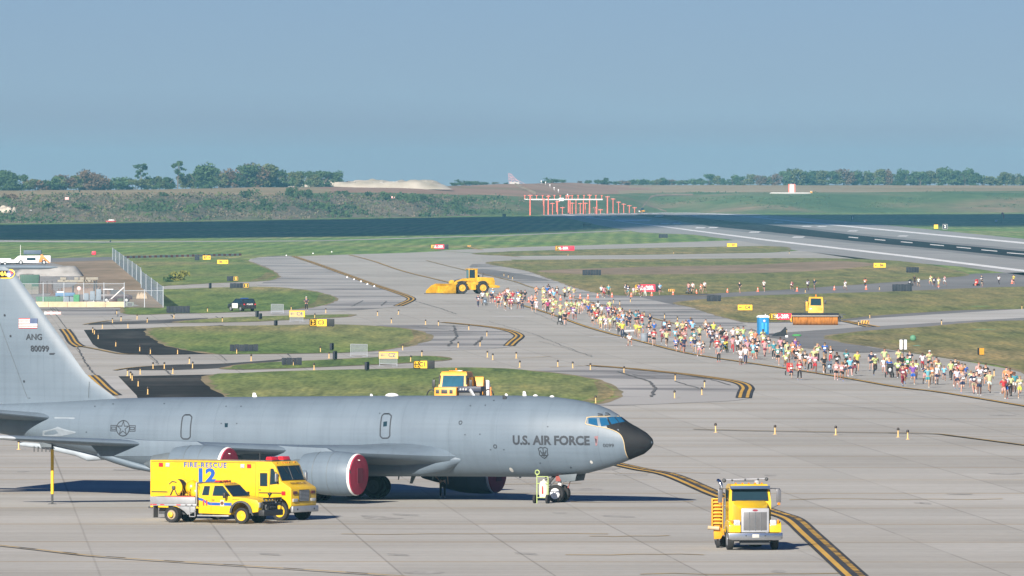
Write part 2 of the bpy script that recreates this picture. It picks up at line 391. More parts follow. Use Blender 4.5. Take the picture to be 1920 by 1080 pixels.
# shoulders on the left
poly_sheet('worn_shoulder', smooth_pts([(470, 487), (545, 480), (560, 490), (640, 512), (740, 548), (772, 562), (745, 575), (600, 586), (500, 588), (560, 560), (480, 540), (520, 515)], 4), 0.03, M_weath)
poly_sheet('worn_shoulder', smooth_pts([(700, 612), (800, 610), (900, 613), (965, 625), (968, 632), (950, 652), (760, 660), (690, 664), (790, 640)], 4), 0.03, M_weath)
poly_sheet('worn_shoulder', smooth_pts([(1000, 694), (1110, 688), (1280, 703), (1390, 722), (1402, 748), (1280, 756), (1120, 760), (1150, 735), (1080, 707)], 4), 0.03, M_weath)
poly_sheet('worn_shoulder', smooth_pts([(880, 500), (925, 490), (990, 508), (1040, 526), (1100, 545), (1100, 552), (1000, 540), (930, 515)], 4), 0.03, M_weath)
poly_sheet('dark_strip', [(880, 503), (930, 507), (1000, 518), (1030, 526), (960, 524), (905, 516)], 0.04, M_asph2)
poly_sheet('worn_shoulder', [(100, 578), (232, 577), (245, 590), (225, 594), (120, 592)], 0.03, M_weath)
# dark asphalt wedges
poly_sheet('dark_asphalt_pad', [(157, 619), (275, 616), (420, 610), (300, 640), (350, 655), (400, 664), (300, 666), (240, 665), (185, 653), (174, 646)], 0.03, M_asph)
poly_sheet('dark_asphalt_pad', [(222, 706), (385, 703), (520, 700), (420, 760), (440, 775), (270, 775), (256, 742)], 0.03, M_asph)
poly_sheet('dark_strip', smooth_pts([(165, 609), (200, 604), (300, 600), (390, 597), (340, 605), (200, 609)], 3), 0.03, M_asph3)
poly_sheet('dark_strip', smooth_pts([(238, 694), (265, 688), (330, 684), (420, 682), (560, 672), (470, 684), (420, 690), (330, 694)], 3), 0.03, M_asph3)
poly_sheet('pale_slab', [(137, 617), (157, 619), (175, 647), (150, 648)], 0.03, M_white_conc)
poly_sheet('pale_slab', [(192, 706), (221, 706), (256, 742), (268, 770), (235, 760)], 0.03, M_white_conc)
# turf islands
M_dryp = grass_mat('dry_patch', (0.13, 0.145, 0.05), (0.18, 0.165, 0.075), (0.22, 0.185, 0.095), (0.27, 0.21, 0.12))
M_fringe = ramp_mat('turf_fringe', [(0.35, (0.17, 0.15, 0.075)), (0.65, (0.27, 0.215, 0.125))], (0.4, 0.1, 1), 1, 6)
ri = random.Random(77)
def island(pts, m=M_gr, n=5):
    Q = smooth_pts(pts, n); out = []; fr = []
    W = [Vector((v.x, v.y / K, 0)) for v in [G(*q) for q in Q]]; c = sum(W, Vector()) / len(W)
    for a, b in zip(W, W[1:] + W[:1]):
        k = max(1, min(40, int((b - a).length / 1.6))); t = (b - a).normalized(); nn = Vector((-t.y, t.x, 0))
        for i in range(k):
            p = a.lerp(b, i / k); out.append(p + nn * (ri.uniform(-.35, .35) + .5 * mnoise.noise(p * .2))); fr.append(p - nn * (.0) + nn * (mnoise.noise(p * .15 + Vector((9, 0, 0))) * .5))
    area = sum(a.x * b.y - b.x * a.y for a, b in zip(W, W[1:] + W[:1]))
    sg = -1 if area > 0 else 1
    F_ = []
    for i, p in enumerate(fr):
        t = (fr[(i + 1) % len(fr)] - fr[i - 1]).normalized(); F_.append(p + Vector((-t.y, t.x, 0)) * sg * .55)
    def sheet(nm, P, z, mm):
        bm = bmesh.new(); vs = [bm.verts.new((q.x, q.y * K, z)) for q in P]; f = bm.faces.new(vs); bm.normal_update()
        if f.normal.z < 0: f.normal_flip()
        bmesh.ops.triangulate(bm, faces=bm.faces[:]); me = bpy.data.meshes.new(nm); bm.to_mesh(me); bm.free(); me.materials.append(mm)
        o = obj(nm, me); o['kind'] = 'structure'; return o
    sheet('turf_fringe', F_, .042, M_fringe)
    return sheet('turf_island', out, .05, m)
island([(200, 486), (250, 485), (330, 484), (430, 485), (475, 494), (518, 515), (500, 526), (400, 531), (305, 536), (240, 536), (205, 520)])
island([(240, 545), (305, 543), (480, 538), (560, 543), (600, 550), (628, 561), (600, 573), (540, 581), (400, 587), (330, 588), (245, 590), (233, 577)])
island([(330, 605), (400, 598), (480, 594), (645, 590), (648, 594), (560, 599), (450, 604)])
island([(284, 617), (400, 612), (480, 611), (620, 609), (720, 613), (780, 621), (800, 631), (785, 643), (740, 653), (660, 661), (480, 664), (405, 664), (340, 654), (305, 642)])
island([(425, 690), (480, 682), (620, 675), (780, 668), (833, 671), (820, 677), (700, 684), (560, 690), (450, 693)])
island([(390, 707), (480, 699), (600, 695), (750, 692), (900, 690), (1000, 697), (1080, 706), (1130, 719), (1153, 735), (1140, 750), (1080, 762), (900, 772), (600, 775), (470, 765), (425, 742)])
island([(890, 475), (960, 472), (1200, 466), (1440, 462), (1478, 467), (1440, 473), (1200, 477), (960, 479), (910, 478)], M_gr_dry)
island([(915, 492), (1060, 487), (1300, 486), (1500, 484), (1640, 487), (1720, 494), (1790, 508), (1812, 516), (1780, 520), (1700, 527), (1500, 541), (1440, 545), (1300, 552), (1180, 555), (1110, 547), (1040, 525), (990, 508)], M_gr_dry)
island([(1270, 568), (1350, 559), (1440, 554), (1650, 548), (1960, 539), (1960, 575), (1800, 582), (1640, 592), (1560, 600), (1440, 604), (1400, 604), (1350, 592), (1300, 576)], M_gr_dry)
island([(1552, 633), (1600, 624), (1700, 616), (1960, 606), (1960, 700), (1880, 685), (1800, 674), (1700, 659), (1640, 650), (1590, 643)], M_gr_dry)
for q in ([(772, 620), (799, 630), (790, 641), (760, 650), (745, 648), (775, 637)], [(1115, 716), (1150, 734), (1140, 748), (1100, 756), (1070, 758), (1120, 742)], [(600, 552), (626, 561), (600, 572), (560, 579), (590, 567)], [(500, 511), (516, 516), (500, 524), (470, 527), (490, 519)], [(1575, 636), (1640, 640), (1720, 652), (1700, 657), (1640, 649), (1590, 643)], [(1580, 632), (1680, 626), (1720, 634), (1640, 640)]):
    poly_sheet('dry_patch', smooth_pts(q, 5), 0.056, M_dryp)
# bare earth inside the long island and by the fence
M_earth = ramp_mat('dry_earth', [(0.35, (0.20, 0.15, 0.10)), (0.7, (0.30, 0.22, 0.155))], (0.05, 0.02, 1), 1, 8, second=((0.3, 0.08, 1), 1, 6, [(0.3, (0.75, 0.78, 0.72)), (0.6, (1.05, 1.05, 1.05))]))
poly_sheet('bare_earth', smooth_pts([(1010, 508), (1200, 501), (1400, 497), (1560, 490), (1640, 496), (1560, 506), (1430, 512), (1200, 515), (1080, 514)], 5), 0.06, M_earth)
poly_sheet('bare_earth', [(150, 490), (212, 487), (260, 530), (308, 575), (305, 578), (235, 577), (-80, 577), (-300, 560), (-200, 492)], 0.055, M_earth)
M_grav = ramp_mat('gravel', [(0.3, (0.20, 0.19, 0.18)), (0.7, (0.32, 0.31, 0.30))], (0.4, 0.2, 1), 1, 8)
poly_sheet('gravel_yard', smooth_pts([(-60, 495), (100, 494), (150, 520), (140, 545), (235, 568), (235, 576), (-80, 578)], 3), 0.06, M_grav)
poly_sheet('perimeter_road', [(-400, 500), (0, 487), (120, 484), (215, 482), (212, 488), (120, 491), (0, 497), (-400, 520)], 0.06, M_asph2)
poly_sheet('perimeter_road', [(-300, 448.5), (0, 450.5), (200, 453), (600, 451), (960, 440.5), (1190, 431), (1190, 432.5), (960, 442), (600, 452.5), (200, 455), (0, 454), (-300, 454)], 0.05, M_conc2)
# runway
poly_sheet('runway', [(1005, 402.6), (1056, 401.2), (1240, 398.6), (1340, 400), (1420, 401.8), (1500, 408), (1600, 416), (1740, 430), (1960, 452), (2400, 500), (2400, 585), (1960, 522), (1800, 500), (1640, 487), (1480, 468), (1390, 452), (1300, 440), (1200, 436), (1120, 422), (1060, 408)], 0.02, M_run)
poly_sheet('rubber_track', [(1200, 402.0), (1240, 402.4), (1440, 421.5), (1600, 440.5), (1760, 456.5), (1960, 475), (1960, 487), (1760, 467), (1600, 452), (1440, 435), (1330, 424), (1240, 409), (1190, 404)], 0.04, M_rub)
poly_sheet('rubber_track', [(1240, 401.4), (1440, 418.0), (1600, 436.5), (1760, 452.8), (1960, 471), (1960, 492), (1760, 471), (1600, 456.5), (1440, 439.5), (1330, 428), (1240, 411.5)], 0.03, M_asph2)
poly_sheet('rubber_track', [(1150, 402.5), (1200, 402.0), (1190, 404), (1240, 409), (1330, 424), (1240, 413), (1130, 406)], 0.026, M_asph2)
mb = MB()
def px(*pts): return [G(*p) for p in pts]
def strip_px(top, bot, z=0.05):
    a = [G(*p) for p in top]; b = [G(*p) for p in bot]
    for q in a + b: q.z = z
    for i in range(len(a) - 1): mb.quad(a[i], a[i + 1], b[i + 1], b[i])
strip_px([(1056, 401.9), (1200, 418.7), (1440, 449.2), (1700, 479.0), (1960, 511.3)], [(1053, 402.6), (1197, 419.8), (1436, 451.4), (1695, 481.6), (1955, 514.6)])
strip_px([(1240, 398.9), (1305, 399.1), (1375, 402.3), (1440, 409.2), (1690, 432.9), (1960, 458.2)], [(1240, 399.5), (1305, 399.9), (1372, 403.2), (1436, 410.6), (1685, 434.8), (1955, 460.8)])
for x0, y0, L, h in [(1757, 459.4, 26, 1.3), (1807, 464.4, 27, 1.4), (1855, 469.6, 30, 1.5), (1905, 475.2, 34, 1.6), (1700, 454, 22, 1.1), (1650, 449.5, 20, 1.0), (1600, 445, 18, 0.9)]:
    strip_px([(x0 - L / 2, y0 - h), (x0 + L / 2, y0 + h * .7)], [(x0 - L / 2, y0 - h + 1.3), (x0 + L / 2, y0 + h * .7 + 1.4)], 0.06)
for x0, x1, y0, h in [(1152, 1220, 413.4, 3.0), (1842, 1912, 410.6, 2.6)][:1] + [(1410, 1440, 406.5, 1.3), (1101, 1113, 406.7, 1.3), (1124, 1136, 406.2, 1.2), (1147, 1157, 405.8, 1.2), (1238, 1254, 419.6, 1.6), (1261, 1277, 419.2, 1.6), (1304, 1322, 427.4, 1.7), (1329, 1346, 427.0, 1.6), (1405, 1425, 435.4, 1.9), (1486, 1508, 444.8, 2.0), (1228, 1244, 405.2, 1.3), (1298, 1310, 404, 1.1), (1452, 1468, 416.9, 1.4), (1504, 1522, 424.6, 1.4), (1533, 1550, 424.8, 1.4), (1590, 1608, 433.3, 1.5), (1684, 1702, 442.8, 1.6)]:
    strip_px([(x0 + 3, y0 - h / 2), (x1 + 2, y0 - h / 2)], [(x0 - 2, y0 + h / 2), (x1 - 3, y0 + h / 2)], 0.06)
for k in range(9):   # threshold bars at the far end
    x0 = 1062 + k * 20; strip_px([(x0 + 2, 400.6), (x0 + 13, 400.5)], [(x0, 401.3), (x0 + 12, 401.2)], 0.06)
struct('runway_markings', mb.mesh('runway_markings', M_wht, smooth=False))

# taxi lines
YL, YO, BK = MB(), MB(), MB()
def line(pts, w, dst=YL, border=0.0, off=0.0, dash=None, n=5, z=0.075, seg=1.5):
    P = [G(*p) for p in (smooth_pts(pts, n, False) if n > 1 else pts)]
    if border: ribbon(BK, P, w + 2 * border, off, z - 0.01, None, seg)
    ribbon(dst, P, w, off, z, dash, seg)
def dline(pts, w, gap, dst=YL, border=0.0, dash=None, n=5, z=0.075):
    P = [G(*p) for p in (smooth_pts(pts, n, False) if n > 1 else pts)]
    if border: ribbon(BK, P, gap + w + 2 * border, 0, z - 0.01)
    ribbon(dst, P, w, -gap / 2, z); ribbon(dst, P, w, gap / 2, z, dash, 0.3 if dash else 1.5)
dline([(550, 481), (590, 494), (640, 512), (700, 534), (745, 549), (768, 558), (770, 563), (758, 569), (746, 574)], 0.28, 0.7, YL, 0.22)
line([(655, 478), (700, 490), (760, 510), (850, 532), (905, 549), (960, 567), (1035, 590), (1105, 615), (1210, 643), (1300, 665), (1440, 686.5), (1560, 705), (1680, 726), (1775, 738), (1960, 769)], 0.30, YL, 0.16)
line([(800, 489), (860, 504), (960, 527), (1000, 540), (1100, 565), (1227, 598), (1260, 606), (1340, 622)], 0.28, YO, 0.1)
dline([(830, 605), (865, 608), (920, 614), (955, 621), (971, 628), (972, 633), (962, 641), (954, 649)], 0.26, 0.6, YL, 0.2)
dline([(1105, 686), (1170, 691), (1280, 702), (1360, 713), (1390, 720), (1400, 728), (1397, 736), (1394, 747)], 0.26, 0.6, YL, 0.22)
dline([(121, 618), (130, 630), (138, 643), (150, 651)], 0.24, 0.55, YL, 0.3)
line([(146, 649), (180, 655), (225, 664), (260, 665)], 0.35, YO, 0.1)
dline([(172, 705), (184, 716), (198, 730), (214, 742)], 0.24, 0.5, YL, 0.3)
line([(157, 609), (175, 606), (205, 602), (245, 600)], 0.3, YO, 0.1)
line([(215, 695), (240, 691), (275, 688), (310, 687)], 0.3, YO, 0.1)
dline([(1150, 870), (1200, 881), (1260, 893), (1345, 929), (1400, 946), (1455, 964), (1487, 976), (1515, 1001), (1550, 1033), (1610, 1088), (1680, 1150)], 0.27, 0.58, YL, 0.17, (0.5, 0.38))
line([(-120, 1014), (0, 1025), (80, 1034), (190, 1046), (400, 1060), (560, 1070), (760, 1083), (960, 1095)], 0.26, YO, 0.0, n=4)
ribbon(BK, px((-120, 1014), (0, 1025), (80, 1034), (190, 1046), (400, 1060), (560, 1070), (760, 1083)), 0.16, 0, 0.085, (1.3, 2.4), 0.3)
line([(1300, 806), (1420, 809), (1600, 812), (1740, 814), (1800, 820), (1960, 841)], 0.22, YO, 0.12)
line([(1030, 690), (1105, 686)], 0.25, YO, 0.0); line([(960, 672), (1000, 671), (1033, 669)], 0.3, YO, 0.0)
for k in range(4):
    line([(1568 + k * 6, 601 + k * .4), (1590 + k * 7, 606), (1622 + k * 9, 613.5)], 0.35, YL if k % 2 else BK, 0.0, n=1)
for k in range(3):
    line([(1258 + k * 2, 549 + k * 1.2), (1300, 550 + k * 2), (1345, 552 + k * 2.5)], 0.6, YO if k != 1 else BK, 0.0, n=1)
line([(895, 466), (870, 463), (905, 469)], 0.8, YO, 0.0, n=1); line([(940, 479), (975, 482)], 0.9, YO, 0, n=1)
# worn orange stains along the joints of the near apron
for x0, y0, L in [(1105, 1006, 150), (1060, 1041, 260), (1200, 1077, 380), (640, 1003, 500), (1070, 942, 230), (820, 908, 270), (830, 888, 520), (1480, 937, 400)]:
    line([(x0 + L * k / 6, y0 + random.uniform(-1.2, 1.2) - L * k / 6 * .002) for k in range(7)], 0.22, YO, 0.0, n=1, z=0.03)
struct('taxi_lines', YL.mesh('taxi_lines', M_yel, smooth=False))
struct('worn_taxi_lines', YO.mesh('worn_taxi_lines', M_yel_old, smooth=False))
struct('line_borders', BK.mesh('line_borders', M_blk, smooth=False))
# sealed cracks
mb = MB()
def crack(pts, w, j=0.25):
    P = []
    for a, b in zip(pts, pts[1:]):
        a = G(*a); b = G(*b); k = max(2, int(math.hypot(b.x - a.x, (b.y - a.y) / K) / 2.2))
        P += [a.lerp(b, i / k) + Vector((random.uniform(-j, j) * .5, random.uniform(-j, j) * .7 * K, 0)) for i in range(k)]
    P.append(G(*pts[-1]))
    ribbon(mb, P, w * .5, 0, 0.07)
crack([(94, 578), (103, 588), (125, 617)], 0.22, .1); crack([(98, 578), (107, 586)], .3, .05); crack([(103, 577), (112, 586)], .3, .05)
crack([(146, 652), (158, 678), (178, 705)], 0.25, .2); crack([(280, 665), (297, 683)], .18); crack([(410, 666), (425, 677)], .18); crack([(308, 693), (320, 703)], .2)
crack([(216, 586), (221, 594)], .2); crack([(320, 591), (326, 597)], .25); crack([(404, 594), (409, 597)], .3); crack([(538, 664), (544, 669)], .25); crack([(445, 690), (456, 694)], .2)
crack([(778, 565), (820, 577), (855, 589)], .22); crack([(915, 603), (1000, 627), (1060, 651), (1110, 670)], .12); crack([(1010, 640), (1110, 668)], .1)
crack([(850, 611), (857, 630), (840, 650)], .45, .4); crack([(905, 632), (890, 648)], .5, .3); crack([(770, 612), (860, 622), (885, 624)], .28, .4)
crack([(1160, 698), (1215, 716), (1230, 730), (1222, 745)], .5, .3); crack([(1185, 703), (1230, 709)], .25); crack([(1280, 703), (1330, 712), (1370, 723)], .3); crack([(1263, 715), (1310, 729)], .25)
crack([(660, 575), (680, 564)], .3, .2); crack([(715, 574), (725, 565)], .3, .2)
crack([(1000, 586), (1060, 612)], .1); crack([(1590, 740), (1700, 742), (1780, 738)], .15, .05); crack([(1530, 752), (1740, 784), (1900, 800)], .1, .1)
for x0, y0, L in [(1730, 945, 30), (700, 1000 - 30, 45), (505, 1041, 38), (745, 1042, 40), (985, 1040, 42), (1160, 970, 60), (760, 967, 50)]:
    crack([(x0 - L / 2, y0 - 1), (x0, y0), (x0 + L / 2, y0 + 1)], .35, .1)
for x0, y0, L in [(585, 484, 40), (500, 495, 50), (560, 520, 60), (520, 508, 70), (600, 540, 50), (640, 556, 70), (1090, 568, 60), (1150, 575, 60), (1200, 590, 70), (1320, 596, 50), (1000, 512, 50), (870, 498, 60)]:
    crack([(x0, y0), (x0 + L, y0 + random.uniform(-3, 3))], .3, .5)
struct('sealed_cracks', mb.mesh('sealed_cracks', M_tar, smooth=False))
mb = MB()
for x0, y0, L, h in [(1225, 637, 90, 7), (1130, 632, 60, 3), (1385, 640, 60, 2), (950, 594, 60, 3), (470, 922, 60, 2), (1180, 890, 60, 2)]:
    strip_px([(x0 - L / 2, y0 - h / 2), (x0 + L / 2, y0 - h / 2)], [(x0 - L * .35, y0 + h / 2), (x0 + L * .6, y0 + h / 2)], 0.028)
struct('pale_wash', mb.mesh('pale_wash', M_white_conc, smooth=False))

M_stain = ramp_mat('oil_stain', [(0.35, (0.25, 0.24, 0.222)), (0.65, (0.36, 0.348, 0.325))], (1.2, .6, 1), 1, 6)
mb = MB(); rs_ = random.Random(31)
for i in range(20):
    c = G(rs_.uniform(20, 1900), rs_.choice([rs_.uniform(860, 1075), rs_.uniform(765, 1000)])); a = rs_.uniform(.25, 1.1); b_ = rs_.uniform(.3, 1.0) * (2 if rs_.random() < .3 else 1)
    mb.add([(c.x + a * (1 + .5 * mnoise.noise(Vector((k * .9, i, 0)))) * math.cos(6.2832 * k / 14), c.y + K * b_ * (1 + .5 * mnoise.noise(Vector((k * .9, i, 4)))) * math.sin(6.2832 * k / 14), .022) for k in range(14)], [list(range(14))])
struct('oil_stains', mb.mesh('oil_stains', M_stain, smooth=False))
# ================================================================ HILLS
def interp(tab, x):
    if x <= tab[0][0]: return tab[0][1]
    for (a, va), (b, vb) in zip(tab, tab[1:]):
        if x <= b:
            t = (x - a) / (b - a); t = t * t * (3 - 2 * t); return va + (vb - va) * t
    return tab[-1][1]
YB = [(-600, 421), (0, 419), (250, 416), (480, 412), (700, 408), (960, 404), (1100, 400.5), (1240, 398.3), (1440, 399.5), (1700, 398.5), (2600, 397)]
YT = [(-600, 368), (0, 368), (250, 366), (480, 366), (700, 366), (900, 372), (1000, 376), (1100, 372), (1240, 366), (1440, 366), (1920, 362), (2600, 362)]
YC = [(-600, 358), (0, 357), (250, 355.5), (480, 351), (700, 349.5), (835, 348.5), (960, 345), (1060, 342.5), (1150, 346.5), (1240, 347), (1440, 347), (1920, 347.5), (2600, 348)]
def prof(pxx):
    d0 = D(interp(YB, pxx)); d1 = d0 + 110 * K; d2 = d0 + 420 * K
    return d0, d1, ZD(interp(YT, pxx), d1), d2, ZD(interp(YC, pxx), d2)
def hill_pt(pxx, t):
    """t 0..1 slope, 1..2 upper field, 2..3 behind the crest"""
    d0, d1, z1, d2, z2 = prof(pxx)
    if t <= 1: d = d0 + (d1 - d0) * t; z = z1 * (t * t * (3 - 2 * t) * .5 + t * .5)
    elif t <= 2: u = t - 1; d = d1 + (d2 - d1) * u; z = z1 + (z2 - z1) * u
    else: d = d2 + 500 * (t - 2); z = z2 - 4 * (t - 2)
    x = (pxx - 960) * d / F
    b = mnoise.noise(Vector((x * .03, d * .02 / K, 0))) * (0.9 if 0.1 < t < 1.2 else 0.25) if t > 0 else 0
    return Vector((x, d, z + b + (-0.3 if t == 0 else 0)))
M_brush = ramp_mat('brush_slope', [(0.3, (0.07, 0.10, 0.04)), (0.45, (0.13, 0.13, 0.075)), (0.6, (0.20, 0.165, 0.115)), (0.75, (0.26, 0.215, 0.16))], (0.05, 0.05, 0.1), 1, 9)
M_slope = ramp_mat('grass_slope', [(0.32, (0.060, 0.115, 0.035)), (0.5, (0.10, 0.15, 0.05)), (0.62, (0.18, 0.17, 0.085)), (0.74, (0.28, 0.19, 0.12))], (0.012, 0.02, 0.1), 1, 8, second=((0.1, 0.1, .1), 1, 6, [(0.3, (0.75, 0.78, 0.75)), (0.7, (1.15, 1.12, 1.1))]))
M_field = ramp_mat('dry_field', [(0.3, (0.22, 0.18, 0.09)), (0.5, (0.28, 0.215, 0.12)), (0.7, (0.33, 0.26, 0.165))], (0.006, 0.02, 0.1), 1, 7)
M_field2 = ramp_mat('reddish_field', [(0.3, (0.22, 0.16, 0.085)), (0.5, (0.29, 0.17, 0.115)), (0.7, (0.34, 0.23, 0.15))], (0.006, 0.02, 0.1), 1, 7)
mb = MB(); cols = [-600 + 20 * i for i in range(161)]; ts = [0, .12, .25, .4, .55, .7, .85, 1, 1.1, 1.25, 1.5, 1.75, 2, 2.3, 3]
vs = [hill_pt(c, t) for t in ts for c in cols]; o_ = len(mb.v); nC = len(cols); mb.v += vs
for k in range(len(ts) - 1):
    for i in range(nC - 1):
        c = cols[i] + 10; t = (ts[k] + ts[k + 1]) / 2; j = mnoise.noise(Vector((c * .02, t * 4, 3))) * 60
        if t < 1: mi = 0 if c + j < 880 else 1
        elif t < 1.3: mi = 2 if c + j < 560 else 1
        else: mi = 2 if c + j < 620 else (3 if c + j < 1180 else 2)
        mb.f.append([o_ + k * nC + i, o_ + k * nC + i + 1, o_ + (k + 1) * nC + i + 1, o_ + (k + 1) * nC + i]); mb.mi.append(mi)
struct('hills', mb.mesh('hills', [M_brush, M_slope, M_field, M_field2], ang=80))
# dirt tracks on the hill
mb = MB()
def track(pts, w):
    P = [hill_pt(c, t) + Vector((0, 0, .12)) for c, t in smooth_pts(pts, 5, False)]
    for a, b in zip(P, P[1:]): mb.quad(a, b, b + Vector((0, w * K, w * .12)), a + Vector((0, w * K, w * .12)))
track([(1195, .05), (1205, .3), (1215, .6), (1225, .85), (1260, .95), (1300, 1.0)], 9); track([(1215, .4), (1235, .2), (1250, .02)], 8)
track([(965, 1.9), (985, 1.6), (1005, 1.3)], 14); track([(98, .22), (140, .24), (180, .2)], 8)
struct('dirt_track', mb.mesh('dirt_track', M_earth, smooth=False))

# ---------------------------------------------------------------- foliage
M_leaf = [ramp_mat('leaf_%s' % n, [(0.3, a), (0.7, b)], (0.25, 0.25, 0.25), 1, 4, rough=0.8) for n, a, b in
          [('dark green', (0.022, 0.046, 0.018), (0.05, 0.085, 0.030)), ('olive', (0.055, 0.072, 0.024), (0.105, 0.118, 0.045)), ('rust', (0.080, 0.052, 0.034), (0.125, 0.085, 0.052)), ('mid green', (0.035, 0.070, 0.026), (0.075, 0.115, 0.042)), ('yellow', (0.13, 0.14, 0.03), (0.20, 0.19, 0.05))]]
M_bark = mat('bark', (0.13, 0.10, 0.08), 0.95, scale=2)
def crown(mb, c, r, n, leaf, rnd, hollow=0.35):
    """leaf tufts spread through an uneven crown of overlapping lobes"""
    lobes = []
    for i in range(9):
        a = rnd.uniform(0, 6.28); e = rnd.uniform(-.5, 1); q = rnd.uniform(.25, .72)
        lobes.append((Vector((math.cos(a) * q * r[0], math.sin(a) * q * r[1], e * .62 * r[2])), rnd.uniform(.28, .52)))
    for i in range(n):
        o, q = rnd.choice(lobes)
        d = Vector((rnd.gauss(0, 1), rnd.gauss(0, 1), rnd.gauss(0, 1))).normalized() * rnd.uniform(hollow, 1.0) * q
        p = Vector(c) + o + Vector((d.x * r[0], d.y * r[1], d.z * r[2]))
        u = Vector((rnd.gauss(0, 1), rnd.gauss(0, 1), rnd.gauss(0, .6))).normalized(); w = u.orthogonal().normalized(); w.rotate(Matrix.Rotation(rnd.uniform(0, 6.28), 3, u))
        s = leaf * rnd.uniform(.5, 1.2); t = u.cross(w)
        mb.add([p + w * s, p + t * s * .7, p - w * s, p - t * s * .7], [(0, 1, 2, 3)])
def make_tree(kind, rnd, m):
    root = thing('tree', 'tree', 'tree')
    mb = MB(); h = 9.0
    if kind == 'round':
        mb.tube([(0, 0, -.8), (.05, 0, 1.5), (.2, .1, 4)], [.28, .22, .12], 7)
        for k in range(5):
            a = k * 1.26 + rnd.uniform(-.3, .3); mb.tube([(.1, 0, 2 + k * .3), (math.cos(a) * 1.6, math.sin(a) * 1.6, 4.5 + k * .3), (math.cos(a) * 2.4, math.sin(a) * 2.4, 6)], [.13, .08, .03], 5)
        part('trunk', mb, M_bark, root)
        mb = MB(); crown(mb, (0, 0, 4.9), (4.6, 4.2, 4.6), 800, .52, rnd); crown(mb, (0, 0, 1.9), (5.0, 4.2, 2.8), 560, .5, rnd, .1)
    elif kind == 'tall':
        mb.tube([(0, 0, -.8), (.1, 0, 4), (.5, .1, 8), (.7, .2, 10.5)], [.3, .24, .15, .06], 7)
        for k in range(7):
            a = k * 2.4; z = 5 + k * .8; mb.tube([(.3, .05, z), (math.cos(a) * 1.8, math.sin(a) * 1.8, z + 1.2)], [.1, .03], 5)
        part('trunk', mb, M_bark, root)
        mb = MB()
        for k in range(7):
            a = k * 2.4; crown(mb, (math.cos(a) * 2.0 + .4, math.sin(a) * 2.0, 6.2 + k * .85), (1.7, 1.7, 1.0), 110, .42, rnd)
        crown(mb, (-1.4, 0, 10.2), (1.8, 1.6, .9), 120, .4, rnd); crown(mb, (1.6, 0, 10.8), (2.0, 1.6, 1.0), 150, .4, rnd)
    else:   # low shrubby tree
        for k in range(4):
            a = k * 1.6; mb.tube([(0, 0, -.6), (math.cos(a) * .8, math.sin(a) * .8, 1.8), (math.cos(a) * 1.6, math.sin(a) * 1.6, 3.6)], [.16, .1, .04], 5)
        part('trunk', mb, M_bark, root)
        mb = MB(); crown(mb, (0, 0, 2.3), (4.4, 3.6, 3.2), 820, .48, rnd, .1)
    part('crown', mb, m, root, smooth=False)
    return root
rt = random.Random(5)
protos = {}
COLS = ['dark green', 'olive', 'rust', 'mid green']
for kind, hh in (('round', 9.6), ('tall', 11.4), ('low', 5.6)):
    for ci, cn in enumerate(COLS):
        for v in range(2 if kind != 'tall' else 1):
            protos[(kind, ci, v)] = (make_tree(kind, rt, M_leaf[ci]), hh)
used = set()
def plant(pxx, ytop, ci, kind, wide=1.0, back=0, v=None):
    key = (kind, ci, (rt.randint(0, 1) if kind != 'tall' else 0))
    p, hh = protos[key]
    d = prof(pxx)[3] - 6 + back; zb = hill_pt(pxx, 2)[2]
    o = p if key not in used else copy_tree(p); used.add(key)
    h = ZD(ytop, d) - zb; s = h / hh * (1.16 if kind == 'round' else 1.22 if kind == 'low' else 1.0)
    o.location = at(pxx, d, zb - .2 - .05 * h); o.rotation_euler = (0, 0, rt.uniform(0, 6.28)); sx = s * wide; o.scale = (sx, sx, s)
    return o
TREES = []
